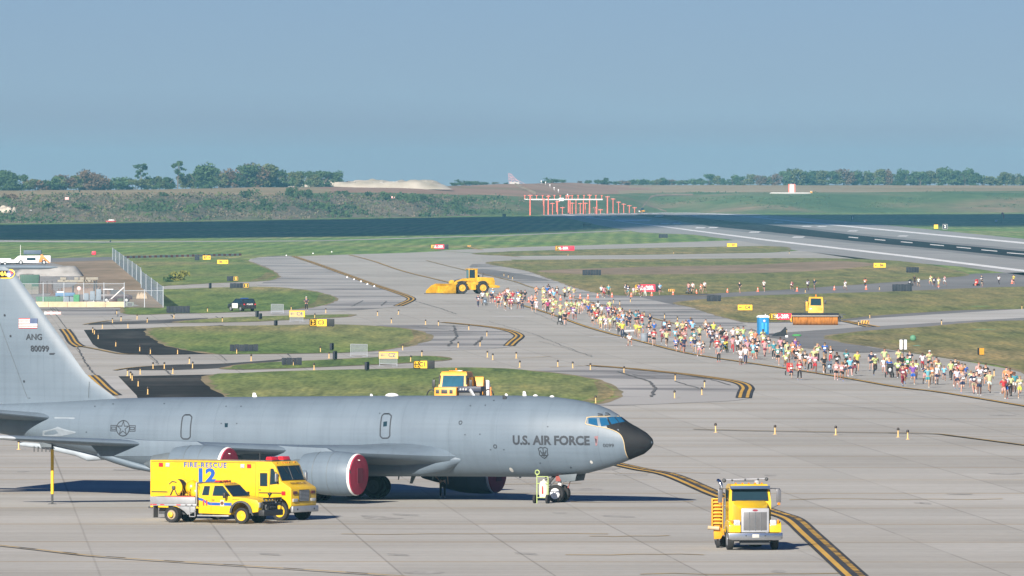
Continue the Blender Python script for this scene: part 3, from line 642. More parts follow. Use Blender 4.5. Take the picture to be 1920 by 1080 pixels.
for r_ in [(6, 321, 3, 'round'), (24, 322, 0, 'round'), (36, 330, 3, 'round'), (52, 333, 1, 'round'), (68, 337, 2, 'low'), (84, 335, 0, 'low'), (98, 336, 1, 'low'), (112, 330, 3, 'round'), (126, 326, 2, 'round'), (143, 329, 1, 'round'), (158, 322, 2, 'round'), (174, 328, 2, 'round'), (190, 328, 2, 'round'), (206, 332, 0, 'low'), (222, 334, 3, 'low'), (238, 333, 0, 'round'), (254, 334, 1, 'low'), (268, 306, 0, 'tall'), (284, 333, 3, 'round'), (300, 331, 1, 'round'), (316, 327, 0, 'round'), (334, 301, 0, 'tall'), (350, 325, 1, 'round'), (366, 312, 0, 'round'), (380, 309, 3, 'round'), (396, 318, 3, 'round'), (412, 322, 1, 'round'), (428, 321, 2, 'round'), (444, 318, 0, 'round'), (460, 312, 3, 'round'), (473, 308, 2, 'round'), (488, 309, 1, 'round'), (504, 317, 3, 'round'), (520, 318, 0, 'round'), (536, 320, 3, 'round'), (552, 322, 1, 'round'), (568, 322, 3, 'round'), (584, 324, 1, 'round'), (598, 324, 3, 'round'), (612, 320, 0, 'round'), (628, 321, 3, 'round'),
           (852, 341, 3, 'low'), (868, 339, 0, 'low'), (884, 339, 3, 'low'), (902, 341, 0, 'low'), (930, 341, 1, 'low'), (948, 341, 0, 'low'), (1018, 337, 0, 'low'), (1036, 335, 0, 'low'), (1052, 337, 3, 'low'), (1086, 337, 2, 'low'), (1100, 338, 3, 'low'), (1128, 336, 0, 'low'), (1142, 338, 0, 'low'), (1158, 339, 3, 'low'), (1172, 337, 2, 'low'), (1186, 338, 3, 'low'), (1200, 336, 0, 'low'), (1214, 336, 3, 'low'), (1230, 337, 1, 'low'), (1243, 330, 0, 'round'), (1258, 337, 2, 'low'), (1272, 338, 3, 'low'), (1286, 338, 1, 'low'), (1300, 337, 3, 'low'), (1314, 332, 0, 'round'), (1328, 328, 3, 'round'), (1344, 328, 1, 'round'), (1360, 331, 0, 'round'), (1376, 329, 3, 'round'), (1392, 329, 0, 'round'), (1408, 326, 1, 'round'), (1424, 329, 2, 'round'), (1440, 328, 1, 'round'), (1454, 326, 2, 'round'), (1470, 323, 3, 'round'), (1488, 317, 1, 'round'), (1504, 319, 0, 'round'), (1520, 316, 0, 'round'), (1536, 320, 1, 'round'), (1552, 323, 3, 'round'), (1568, 320, 1, 'round'), (1584, 318, 2, 'round'), (1600, 321, 3, 'round'), (1616, 322, 1, 'round'), (1632, 320, 3, 'round'), (1648, 319, 1, 'round'), (1664, 321, 2, 'round'), (1680, 323, 0, 'round'), (1696, 318, 3, 'round'), (1712, 317, 0, 'round'), (1728, 322, 3, 'round'), (1744, 318, 1, 'round'), (1760, 314, 1, 'round'), (1776, 313, 3, 'round'), (1792, 314, 0, 'round'), (1808, 318, 3, 'round'), (1826, 318, 0, 'round'), (1842, 330, 1, 'low'), (1858, 333, 1, 'low'), (1872, 333, 3, 'low'), (1886, 322, 1, 'round'), (1902, 324, 4 - 3, 'round'), (1916, 330, 3, 'low')]:
    w = rt.uniform(1.15, 1.5) if r_[3] != 'tall' else 0.9
    jt = rt.uniform(-2.2, 2.2) if r_[3] != 'tall' else 0
    if r_[3] == 'low': w *= 1.35
    o = plant(r_[0] + rt.uniform(-3, 3), r_[1] + jt, r_[2], r_[3], w, rt.uniform(-4, 10) if r_[3] != 'tall' else 14)
    TREES.append((r_[0], o, r_[2], r_[3]))
for k, (p, _) in protos.items():
    if k not in used:
        for ch in list(p.children): bpy.data.objects.remove(ch)
        bpy.data.objects.remove(p)
ORD = ['leftmost', 'second', 'third', 'fourth', 'fifth', 'sixth', 'seventh', 'eighth', 'ninth', 'tenth', 'eleventh', 'twelfth', 'thirteenth', 'fourteenth', 'fifteenth', 'sixteenth']
def ordn(i): return 'leftmost' if i == 0 else (ORD[i] if i < len(ORD) else '%dth' % (i + 1)) + ' from left'
zone = lambda x: 'left of the tall sparse trees' if x < 262 else 'between the tall trees and the rubble mound' if x < 640 else 'behind the small middle hilltop' if x < 1110 else 'behind the runway end' if x < 1310 else 'behind the striped hut' if x < 1600 else 'at the right end of the ridge'
cnt = {}
for x, o, ci, kind in sorted(TREES, key=lambda q: q[0]):
    w = {'round': 'bushy', 'tall': 'tall sparse', 'low': 'low'}[kind]
    if kind == 'tall': lab = ('shorter' if x < 300 else 'taller, bent') + ' of two tall sparse dark trees standing over the left ridge'
    else:
        k = (zone(x), ci, w); i = cnt.get(k, 0); cnt[k] = i + 1
        lab = '%s %s tree %s, %s' % (w, COLS[ci], zone(x), ordn(i))
    tag(o, lab, 'tree', 'trees along the ridge')
# low growth that covers the embankment: nobody could count it
rb = random.Random(8); mb = MB()
for i in range(3400):
    c = rb.uniform(-60, 1000); t = rb.random() ** .8 * 1.05
    if c > 850 and rb.random() < (c - 850) / 170: continue
    p = hill_pt(c, t); d0 = rb.random()
    n_ = mnoise.noise(Vector((p.x * .05, t * 3, 7)))
    mb.m(0 if n_ > .22 else (3 if n_ > 0.02 and d0 < .6 else (1 if d0 < .35 else 5)))
    s = rb.uniform(.5, 1.5) * (1.35 if n_ > .22 else .9)
    for k in range(7):
        q = p + Vector((rb.gauss(0, s * .7), rb.gauss(0, s * .6), abs(rb.gauss(0, s * .55)))); u = Vector((rb.gauss(0, 1), rb.gauss(0, 1), rb.gauss(0, 1))).normalized(); w = u.orthogonal().normalized() * s * rb.uniform(.3, .6); v = u.cross(w)
        mb.add([q + w, q + v * .8, q - w, q - v * .8], [(0, 1, 2, 3)])
M_dryw = ramp_mat('dry weeds', [(0.3, (0.10, 0.088, 0.062)), (0.7, (0.165, 0.135, 0.10))], (0.2, 0.2, 0.2), 1, 4)
o = obj('hillside_brush', mb.mesh('hillside_brush', M_leaf + [M_dryw], smooth=False)); o['kind'] = 'stuff'
mb = MB()
for i in range(900):
    c = rb.uniform(1230, 1960); t = rb.uniform(.25, 1.25); p = hill_pt(c, t)
    if mnoise.noise(Vector((p.x * .02, t * 2.5, 1))) < .0: continue
    s = rb.uniform(.4, 1.0); mb.m(3 if rb.random() < .7 else 1)
    for k in range(6):
        q = p + Vector((rb.gauss(0, s), rb.gauss(0, s), abs(rb.gauss(0, s * .35)))); u = Vector((rb.gauss(0, 1), rb.gauss(0, 1), rb.gauss(0, 1))).normalized(); w = u.orthogonal().normalized() * s * rb.uniform(.4, .7); v = u.cross(w)
        mb.add([q + w, q + v * .8, q - w, q - v * .8], [(0, 1, 2, 3)])
o = obj('weed_patches', mb.mesh('weed_patches', M_leaf, smooth=False)); o['kind'] = 'stuff'
# single bushes one can tell apart on the slope and beside the yard
BUSH = []
for c, t, w, h, ci in [(308, .92, 22, 8, 0), (466, .8, 34, 16, 0), (548, .85, 24, 20, 0), (575, .8, 26, 15, 0), (640, .98, 28, 7, 0), (690, .96, 16, 7, 0), (720, .9, 18, 9, 3), (770, .6, 40, 18, 3), (800, .62, 34, 16, 0), (605, .4, 30, 14, 3), (350, .35, 36, 14, 3), (85, .5, 40, 14, 3), (150, .45, 36, 12, 3), (20, .9, 30, 8, 2), (500, .5, 30, 14, 0), (420, .55, 26, 10, 3)]:
    mb = MB(); p = hill_pt(c, t); s = F / p.y; hw = w / 2 / s; hz = h / s
    crown(mb, (0, 0, hz * .42), (hw * 1.3, hw * 1.1, hz * .75), 380, .55, rb, .2)
    o = obj('bush', mb.mesh('bush', M_leaf[ci], smooth=False), None, p); BUSH.append((c, t, o, ci))
for i, (c, t, o, ci) in enumerate(sorted(BUSH, key=lambda q: q[0])):
    tag(o, '%s bush on the %s brushy embankment, %s of its bushes' % (['dark green', '', 'rusty', 'mid green'][ci], 'upper' if t > .7 else 'lower', ordn(i)), 'bush', 'bushes on the embankment')
mb = MB(); crown(mb, (0, 0, .5), (3.0, 1.6, 1.5), 500, .28, rb, .1)
o = obj('bush', mb.mesh('bush', M_leaf[4], smooth=False), None, G(342, 527)); tag(o, 'yellow-green flowering bush on the turf right of the chain-link fence', 'bush')
mb = MB(); crown(mb, (0, 0, .4), (1.2, 1.0, 1.1), 200, .22, rb, .1)
o = obj('bush', mb.mesh('bush', M_leaf[3], smooth=False), None, G(318, 529)); tag(o, 'small dark green bush just left of the yellow-green bush', 'bush')
# rubble mound on the ridge
def mound(name, c, L, Dp, h, m, label, cat, seed, rocks=0, mrock=None, rough=1.0):
    rn = random.Random(seed); mb = MB(); nu, nv = 40, 12; rows = []
    for j in range(nv + 1):
        v = j / nv * 2 - 1; row = []
        for i in range(nu + 1):
            u = i / nu * 2 - 1; e = max(0, 1 - abs(u) ** 4) * max(0, 1 - abs(v) ** 2.2)
            z = h * min(1, e * 1.5) * (1 + .35 * rough * mnoise.noise(Vector((u * 5 + seed, v * 3, 0)))) + .25 * rough * h * mnoise.noise(Vector((u * 14, v * 7, seed))) * e
            row.append((u * L / 2, v * Dp / 2, z if e > 0 else -.1))
        rows.append(row)
    mb.loft(rows, False, False)
    for k in range(rocks):
        u = rn.uniform(-.8, .8); s = rn.uniform(.4, 1.1); mb.m(1)
        p = Vector((u * L / 2, rn.uniform(-.5, .2) * Dp / 2, h * rn.uniform(.45, 1.05)))
        mb.ball(p, (s * rn.uniform(.8, 1.8), s, s * rn.uniform(.5, .9)), 6, 4)
    o = obj(name, mb.mesh(name, [m, mrock or m], ang=60), None, c); return tag(o, label, cat)
M_rub2 = ramp_mat('pale_rubble', [(0.3, (0.34, 0.30, 0.23)), (0.7, (0.52, 0.46, 0.38))], (0.1, 0.1, 0.15), 1, 8)
M_rub3 = ramp_mat('grey_rubble', [(0.3, (0.20, 0.18, 0.16)), (0.7, (0.55, 0.52, 0.47))], (0.2, 0.2, 0.2), 1, 6)
q = hill_pt(690, 2); d = q.y - 75
mound('rubble_mound', Vector((at(690, d).x, d, q.z - 1.6)), 318 * d / F, 40, 4.3, M_rub2, 'long pale mound of rubble and sand on the ridge right of the left trees', 'mound', 3, 170, M_rub3, 1.5)
# ================================================================ TANKER AIRCRAFT
TH = R(27.0); CT, ST = math.cos(TH), math.sin(TH)
AX, AY = 2.54, 277.0 * K       # nose gear on the ground
def to_world(x, yl, z): return Vector((AX + x * CT - yl * ST, AY - x * ST - yl * CT, z))   # yl: towards the camera side (starboard)
air = thing('tanker_aircraft', 'grey four-engine military tanker jet with black nose parked across the apron', 'aircraft', (AX, AY, 0), -TH)
# local axes of the root: x forward, y to port (so starboard = -y)
def cl(pxx, pyy, yl=0.0):
    """photo pixel -> (x, z) on the aircraft plane yl"""
    k = (pxx - 960) / F
    x = (k * (AY - CT * yl) - AX + ST * yl) / (CT + ST * k)
    d = AY - ST * x - CT * yl
    return x, ZD(pyy, d)
_top = [(1225, 831), (1222, 822), (1211, 811), (1189, 798), (1174.5, 791), (1162, 781), (1155, 774), (1133, 763), (1100, 753), (1055, 745.5), (1011, 742.3), (950, 741.5), (700, 742), (480, 744), (300, 745), (220, 747), (120, 753), (0, 757.5), (-120, 764), (-210, 775)]
_bot = [(1225, 831), (1220, 840), (1207, 851), (1182, 861), (1167, 868), (1133, 879), (1100, 888), (1067, 892), (1011, 894.5), (900, 893.5), (600, 893), (400, 890), (330, 888), (260, 874), (200, 857), (100, 834), (0, 812), (-120, 795), (-210, 788)]
TOPX = sorted(cl(*p) for p in _top); BOTX = sorted(cl(*p) for p in _bot)
def lin(tab, x):
    if x <= tab[0][0]: return tab[0][1]
    for (a, va), (b, vb) in zip(tab, tab[1:]):
        if x <= b: return va + (vb - va) * (x - a) / (b - a + 1e-9)
    return tab[-1][1]
XN = TOPX[-1][0]
def cubic(tab, x):
    e = .35; return (lin(tab, x - e) + lin(tab, x) * 2 + lin(tab, x + e)) / 4 if x < XN - 1.2 and x + e < XN else lin(tab, x)
def zt(x): return cubic(TOPX, x)
def zb(x): return cubic(BOTX, x)
def hw(x):     # half width
    t = XN - x
    if t < 7: w = 1.84 * (min(1, t / 7) ** .56) * (1.02 - .02 * t / 7)
    elif x > -24: w = 1.84
    else: w = 1.84 * max(.12, 1 - ((-24 - x) / 14.5) ** 1.5)
    return w
def fus(x, a, off=0.0):
    """surface point: a = 0 towards starboard, pi/2 up"""
    t, b = zt(x), zb(x); zc = (t + b) / 2; h = max((t - b) / 2, .02); w = hw(x)
    c, s = math.cos(a), math.sin(a)
    zc2 = zc
    return Vector((x, -(w + off) * c, zc2 + (h + off) * s))
def side(x, z, off=0.012):
    t, b = zt(x), zb(x); zc = (t + b) / 2; h = (t - b) / 2
    s = max(-1, min(1, (z - zc) / h)); return fus(x, math.asin(s), off)
def hit(pxx, pyy):
    """photo pixel -> (x, z) on the starboard side of the fuselage"""
    yl = 1.7
    for _ in range(25):
        x, z = cl(pxx, pyy, yl); x = min(x, XN - .05); yl = yl * .5 - .5 * side(x, z, 0).y
    return x, z
def aircraft_grey():
    m, t, b = _bsdf('aircraft_grey'); N, L = t.nodes, t.links
    tc = N.new('ShaderNodeTexCoord')
    def nz(sc, det):
        mp = N.new('ShaderNodeMapping'); mp.inputs['Scale'].default_value = sc; L.new(tc.outputs['Object'], mp.inputs[0])
        n = N.new('ShaderNodeTexNoise'); n.inputs['Scale'].default_value = 1; n.inputs['Detail'].default_value = det; L.new(mp.outputs[0], n.inputs['Vector']); return n.outputs['Fac']
    def rp(f, a, c1, d, c2):
        r = N.new('ShaderNodeValToRGB'); r.color_ramp.elements[0].position = a; r.color_ramp.elements[0].color = (*c1, 1); r.color_ramp.elements[1].position = d; r.color_ramp.elements[1].color = (*c2, 1); L.new(f, r.inputs[0]); return r.outputs[0]
    c = rp(nz((.5, .5, .35), 6), .3, (0.105, 0.138, 0.174), .7, (0.123, 0.160, 0.198))
    for sc, det, a, lo, d in [((3.5, 1, .12), 3, .34, .94, .5), ((.12, 1, 5), 4, .36, .95, .55)]:
        mx = N.new('ShaderNodeMix'); mx.data_type = 'RGBA'; mx.blend_type = 'MULTIPLY'; mx.inputs[0].default_value = 1
        L.new(c, mx.inputs[6]); L.new(rp(nz(sc, det), a, (lo, lo, lo), d, (1, 1, 1)), mx.inputs[7]); c = mx.outputs[2]
    # skin seams: a frame joint every few metres
    sp = N.new('ShaderNodeSeparateXYZ'); L.new(tc.outputs['Object'], sp.inputs[0])
    def mth(op, a, v=None):
        n = N.new('ShaderNodeMath'); n.operation = op; L.new(a, n.inputs[0])
        if v is not None: n.inputs[1].default_value = v
        return n.outputs[0]
    s_ = mth('LESS_THAN', mth('FRACT', mth('DIVIDE', sp.outputs[0], 2.9)), .012)
    mx = N.new('ShaderNodeMix'); mx.data_type = 'RGBA'; mx.blend_type = 'MULTIPLY'; L.new(mth('MULTIPLY', s_, .5), mx.inputs[0]); L.new(c, mx.inputs[6]); mx.inputs[7].default_value = (.75, .76, .78, 1); c = mx.outputs[2]
    L.new(c, b.inputs['Base Color']); b.inputs['Roughness'].default_value = .5; b.inputs['Specular IOR Level'].default_value = .4
    MATS['aircraft_grey'] = m
    return m
M_air = aircraft_grey()
M_air_d = mat('aircraft_dark_grey', (0.10, 0.12, 0.135), .55)
M_mark = mat('aircraft_marking', (0.022, 0.028, 0.038), .7)
M_radome = mat('radome_black', (0.012, 0.013, 0.016), .7, var=.25, scale=1.5, spec=.2)
M_gold = mat('sealant_tan', (0.52, 0.40, 0.22), .7)
M_red = mat('cover_red', (0.30, 0.018, 0.05), .75, scale=4)
M_redd = mat('cover_dark_red', (0.13, 0.012, 0.03), .8)
M_white = mat('white_enamel', (0.74, 0.74, 0.73), .45)
M_tyre = mat('rubber', (0.017, 0.017, 0.018), .85, scale=8)
M_dark = mat('dark_metal', (0.055, 0.058, 0.062), .6)
M_steel = mat('bare_metal', (0.48, 0.49, 0.50), .35, .8)
M_glass = glass('cab_glass', (0.014, 0.032, 0.045))
M_cglass = glass('cockpit_glass', (0.012, 0.075, 0.16))
M_redp = mat('red_paint', (0.55, 0.035, 0.03), .5)
M_bluep = mat('blue_paint', (0.010, 0.075, 0.33), .5)
# fuselage
xs = [XN - .012, XN - .05, XN - .12, XN - .22, XN - .36, XN - .55, XN - .8, XN - 1.1, XN - 1.45, XN - 1.8, XN - 2.2, XN - 2.7, XN - 3.3, XN - 4, XN - 4.8, XN - 5.8, XN - 7, XN - 8.5] + [XN - 10 - k * 1.5 for k in range(22)]
xe = min(TOPX[0][0], BOTX[0][0]); xs = [x for x in xs if x > xe] + [xe]
NA = 56
mb = MB(); mb.loft([[fus(x, 6.2832 * i / NA) for i in range(NA)] for x in xs])
body = part('fuselage', mb, M_air, air, ang=60)
# radome and anti-glare panel, both sides of the boundary line
bnd = [(1101, 783), (1099, 790), (1101, 796), (1138, 803), (1158, 811), (1166, 819), (1170, 830), (1172, 843), (1176, 855), (1181, 861.5)]
BL = [hit(*p) for p in bnd]
BZ = sorted((z, x) for x, z in BL[2:])
mb = MB(); gb = MB(); ring = []; n_ = 72
for i in range(n_):
    a = -math.pi / 2 + math.pi * i / (n_ - 1)
    x = 3.0
    for _ in range(40): x = .6 * x + .4 * lin(BZ, fus(x, a).z)
    if a > .55:      # above the window line the panel closes over the nose in front of the windscreen
        pass
    ring.append((a, x))
zwin = hit(1101, 796)[1]
def rad_rows(sgn):
    rows = []
    for k in range(15):
        t = (k / 14) ** .8; r = []
        for a, x0 in ring:
            x0c = max(x0, cl(1170, 790, .6)[0] - .25) if fus(x0, a).z > zwin - .02 else x0
            x = x0c + (XN - .006 - x0c) * t
            p = fus(x, a, .010); r.append(Vector((p.x, p.y * sgn, p.z)))
        rows.append(r)
    return rows
for sgn in (1, -1): mb.loft(rad_rows(sgn), False, False)
part('radome', mb, M_radome, air, ang=60)
for sgn in (1, -1):
    pts = []
    for x, z in BL[::-1] + [hit(1101, 783), hit(1112, 781.5), hit(1135, 781), hit(1160, 781)]:
        p = side(x, z, .016); pts.append(Vector((p.x, p.y * sgn, p.z)))
    pts = [Vector(q) for q in smooth_pts([tuple(p) for p in pts], 4, False)]
    gb.tube(pts, .022, 5)
part('radome_seam', gb, M_gold, air)
# black mask around the windscreen, then the panes
def patch(corners, off, n=6):
    """surface patch on the starboard side between four photo pixels (tl, tr, br, bl), mirrored too"""
    C = [hit(*c) for c in corners]; out = []
    for sgn in (1, -1):
        rows = []
        for j in range(n + 1):
            v = j / n; r = []
            for i in range(n + 1):
                u = i / n
                x = (C[0][0] * (1 - u) + C[1][0] * u) * (1 - v) + (C[3][0] * (1 - u) + C[2][0] * u) * v
                z = (C[0][1] * (1 - u) + C[1][1] * u) * (1 - v) + (C[3][1] * (1 - u) + C[2][1] * u) * v
                p = side(x, z, off); r.append(Vector((p.x, p.y * sgn, p.z)))
            rows.append(r)
        out.append(rows)
    return out
mb = MB()
for rows in patch([(1139, 782), (1168, 782), (1184, 812), (1141, 800)], .013) + patch([(1137, 798), (1150, 797), (1166, 814), (1139, 803)], .0125): mb.loft(rows, False, False)
part('anti_glare_panel', mb, M_radome, air)
for cs in ([(1103.5, 784), (1119, 784.5), (1121.5, 799), (1103.5, 794)], [(1124, 784), (1137.5, 784), (1143.5, 797), (1127.5, 799.5)], [(1140, 783.2), (1152, 782.6), (1160.5, 793), (1147, 796)], [(1153.5, 782.6), (1163, 782.6), (1172, 791), (1162, 793)]):
    for k, rows in enumerate(patch(cs, .022)):
        mb = MB(); mb.loft(rows, False, False); part('cockpit_window', mb, M_cglass, air)
for cs in ([(1121, 780), (1131, 779), (1129, 777), (1121, 776)], [(1134, 779), (1144, 778), (1140, 775), (1135, 774.5)]):
    mb = MB()
    P = [hit(*c) for c in cs]; mb.tube([side(x, z, .01) for x, z in P], .035, 5); part('eyebrow_window', mb, M_mark, air)
# ---- markings
def outline(pts, w, m, name, parent=air, closed=True, off=.014):
    P = [hit(*p) for p in (smooth_pts(pts, 6) if closed == 'smooth' else pts)]
    if closed: P = P + [P[0], P[1]]
    Q = []
    for a, b in zip(P, P[1:]):
        k = max(1, int(math.hypot(b[0] - a[0], b[1] - a[1]) / .12)); Q += [(a[0] + (b[0] - a[0]) * i / k, a[1] + (b[1] - a[1]) * i / k) for i in range(k)]
    P = Q + [P[-1]]
    mb = MB(); prev = None
    for i in range(len(P) - 1):
        a = Vector(P[i]); b = Vector(P[i + 1]); d = (b - a).normalized() if (b - a).length > 1e-6 else Vector((1, 0)); n = Vector((-d.y, d.x)) * w / 2
        mb.quad(side(*(a + n), off), side(*(b + n), off), side(*(b - n), off), side(*(a - n), off))
    return part(name, mb, m, parent, smooth=False)
def rrect(x0, x1, y0, y1, sk=3, r=4):
    return [(x0 + sk + r, y0), (x1 + sk - r, y0), (x1 + sk, y0 + r), (x1, y1 - r), (x1 - r, y1), (x0 + r, y1), (x0, y1 - r), (x0 + sk, y0 + r)]
for (x0, x1) in ((339.5, 357), (713, 731)):
    outline(rrect(x0, x1, 778 if x0 < 500 else 776, 823 if x0 < 500 else 821.5), .07, M_mark, 'door', closed=True)
def fill(pts, m, name, off=.014, parent=air):
    P = [hit(*p) for p in pts]; mb = MB(); c = Vector((sum(p[0] for p in P) / len(P), sum(p[1] for p in P) / len(P)))
    n = len(P)
    mb.add([side(*c, off)] + [side(*p, off) for p in P], [(0, 1 + i, 1 + (i + 1) % n) for i in range(n)])
    return part(name, mb, m, parent, smooth=False)
fill([(719, 791), (726, 790), (725.5, 799), (718.5, 800)], M_glass, 'door_window')
fill([(421.5, 793.5), (427.5, 793.5), (427, 801), (421.5, 801)], M_glass, 'cabin_window')
def side_text(s, size, pxx, pyy, name, m=M_mark, sx=1.0, bold=0.0, off=.014):
    x0, z0 = hit(pxx, pyy); vs, fs = textmesh(s, size, bold); mb = MB()
    mb.add([side(x0 + v.x * sx, z0 + v.y, off) for v in vs], fs)
    return part(name, mb, m, air, smooth=False)
side_text('U.S. AIR FORCE', .66, 1032, 826.5, 'lettering', sx=.97, bold=.026)
side_text('0099', .26, 1141, 835.5, 'serial_number', sx=1.15, bold=.004)
# star and bars
cx, cz = hit(230.5, 803)
mb = MB()
def seg(a, b, w=.05):
    a = Vector(a); b = Vector(b); d = (b - a).normalized(); n = Vector((-d.y, d.x)) * w / 2; a = a - d * w * .4; b = b + d * w * .4
    mb.quad(side(*(a + n)), side(*(b + n)), side(*(b - n)), side(*(a - n)))
rr_ = .42
for k in range(40):
    a = 6.2832 * k / 40; b = 6.2832 * (k + 1) / 40
    seg((cx + rr_ * math.cos(a), cz + rr_ * math.sin(a)), (cx + rr_ * math.cos(b), cz + rr_ * math.sin(b)))
sp_ = [(cx + (.38 if k % 2 == 0 else .15) * math.sin(k * math.pi / 5), cz + (.38 if k % 2 == 0 else .15) * math.cos(k * math.pi / 5)) for k in range(10)]
for k in range(10): seg(sp_[k], sp_[(k + 1) % 10], .045)
for s in (-1, 1):
    for q, (x0, x1, z1) in enumerate([(.42, .80, .15), (.46, .74, .06)]):
        R4 = [(cx + s * x0, cz + z1), (cx + s * x1, cz + z1), (cx + s * x1, cz - z1), (cx + s * x0, cz - z1)]
        for k in range(4): seg(R4[k], R4[(k + 1) % 4], .04)
part('national_insignia', mb, M_mark, air, smooth=False)
# shield badge below the lettering
mb = MB(); bx_, bz_ = hit(1019, 849)
out = [(-.26, .22), (-.13, .30), (0, .26), (.13, .30), (.26, .22), (.22, .05), (.24, -.1), (.1, -.24), (0, -.30), (-.1, -.24), (-.24, -.1), (-.22, .05)]
for k in range(12): seg((bx_ + out[k][0], bz_ + out[k][1]), (bx_ + out[(k + 1) % 12][0], bz_ + out[(k + 1) % 12][1]), .05)
for a, b in [((0, .2), (0, -.2)), ((-.16, .12), (-.06, -.1)), ((.16, .12), (.06, -.1)), ((-.1, 0), (.1, 0)), ((-.14, -.14), (.14, -.14))]: seg((bx_ + a[0], bz_ + a[1]), (bx_ + b[0], bz_ + b[1]), .05)
part('shield_badge', mb, M_mark, air, smooth=False)
mb = MB(); bx_, bz_ = hit(1118, 827)
mb.add([side(bx_ - .1, bz_ + .25), side(bx_ + .1, bz_ + .28), side(bx_ + .04, bz_ - .22), side(bx_ - .04, bz_ - .26)], [(0, 1, 2, 3)]); part('nose_emblem', mb, mat('dusty_pink', (.22, .11, .12), .7), air, smooth=False)
mb = MB(); mb.add([side(bx_ - .24, bz_ + .25), side(bx_ - .08, bz_ + .16), side(bx_, bz_ - .28), side(bx_ + .03, bz_ + .1)], [(0, 1, 2, 3)]); part('nose_emblem', mb, M_mark, air, smooth=False)
for (qx, qy, r) in [(1109, 866, .09), (959, 880.5, .13)]:
    x, z = hit(qx, qy); mb = MB(); n = 12
    mb.add([side(x, z, .02)] + [side(x + r * .8 * math.cos(k * .5236), z + r * math.sin(k * .5236), .02) for k in range(12)], [(0, 1 + k, 1 + (k + 1) % 12) for k in range(12)]); part('static_port_plate', mb, mat('pale_plate', (.5, .5, .48), .5), air, smooth=False)
for (qx, qy) in [(863.5, 792.5), (928.5, 837)]:
    x, z = hit(qx, qy); mb = MB()
    for k in range(12):
        a, b = k * .5236, (k + 1) * .5236; seg((x + .09 * math.cos(a), z + .09 * math.sin(a)), (x + .09 * math.cos(b), z + .09 * math.sin(b)), .045)
    part('filler_cap', mb, M_mark, air, smooth=False)
for (qx, qy) in [(872, 815), (900, 814), (926, 751), (882, 761), (910, 760), (712, 775), (415, 794), (444, 794), (424, 762), (452, 762), (308, 757), (212, 757.5), (178, 762), (1013, 868), (162, 810), (1027, 800), (945, 843), (920, 843)]:
    fill([(qx - 1.2, qy - .8), (qx + 1.2, qy - .8), (qx + 1, qy + 1), (qx - 1, qy + 1)], M_mark, 'vent')
for (qx, qy, l) in [(1070, 877, 12)]:
    a = Vector(hit(1066, 890)); b = Vector(hit(1071, 875)); mb = MB(); d = (b - a).normalized(); n = Vector((-d.y, d.x)) * .03; mb.quad(side(*(a + n), .02), side(*(b + n), .02), side(*(b - n), .02), side(*(a - n), .02)); part('gear_door_edge', mb, M_mark, air, smooth=False)
# blade aerials and domes along the crown
def crownpt(pxx): x = cl(pxx, 742)[0]; return Vector((x, 0, zt(x)))
for pxx, h, L, m in [(984, .24, .25, M_white), (478, .22, .3, M_white), (950, .1, .2, M_white), (697, .1, .2, M_white)]:
    p = crownpt(pxx); mb = MB(); mb.ext([(p.x - L / 2, p.z - .05), (p.x + L / 2, p.z - .05), (p.x + L * .1, p.z + h), (p.x - L * .4, p.z + h)], 'y', -.03, .03, .01); part('blade_antenna', mb, m, air)
p = crownpt(735); mb = MB(); mb.ball((p.x, 0, p.z), (.4, .25, .15), 14, 8); part('antenna_dome', mb, M_white, air)
for pxx in (1004, 1035): p = crownpt(pxx); mb = MB(); mb.ball((p.x, 0, p.z), (.14, .1, .08), 10, 6); part('antenna_dome', mb, M_white, air)
p = crownpt(958); mb = MB(); a = p + Vector((-.05, -.35, 0)); mb.ext([(p.x - .12, p.z - .28), (p.x + .1, p.z - .32), (p.x + .06, p.z + .02), (p.x - .14, p.z + .03)], 'y', -.75, -.70, .01); part('drain_mast', mb, M_mark, air)
# ---- wings
def airfoil(c, tk, n=11):
    up = []; lo = []
    for i in range(n):
        u = .5 - .5 * math.cos(math.pi * i / (n - 1))
        t = tk * c * 5 * (.2969 * math.sqrt(u) - .126 * u - .3516 * u * u + .2843 * u ** 3 - .1036 * u ** 4)
        cam = .018 * c * 4 * u * (1 - u)
        up.append((u * c, cam + t)); lo.append((u * c, cam - t))
    return up + lo[-2:0:-1]
def wing(secs, side_):
    """secs: (xle, yl, z, chord, thickness, incidence)"""
    rings = []
    for xle, yl, z, c, tk, inc in secs:
        rings.append([Vector((xle - u * math.cos(inc) - w * math.sin(inc) * 0, -side_ * yl, z + w - u * math.sin(inc))) for u, w in airfoil(c, tk)])
    mb = MB(); mb.loft(rings); return mb
XR, ZR = cl(821, 857, 2.1); XT, ZT_ = cl(30, 822, 19.4)
def wle(yl): return XR + (XT - XR) * (yl - 2.1) / 17.3
def wz(yl): return ZR + .06 + (ZT_ - ZR - .06) * ((yl - 2.1) / 17.3) ** 1.08
WS = [(XR + 1.5, 1.2, ZR + .04, 12.0, .115, R(2)), (XR, 2.1, ZR + .06, 10.2, .115, R(2))] + [(wle(y), y, wz(y), c, tk, R(a)) for y, c, tk, a in ((2.9, 9.0, .112, 2), (6.0, 7.0, .105, 2), (8.2, 6.1, .10, 1.8), (14.2, 4.3, .095, 1), (19.4, 2.9, .09, 0))]
WT = [WS[-1], (XT - .5, 19.8, ZT_ + .04, 2.3, .075, 0), (XT - 1.2, 20.0, ZT_ + .06, 1.4, .05, 0)]
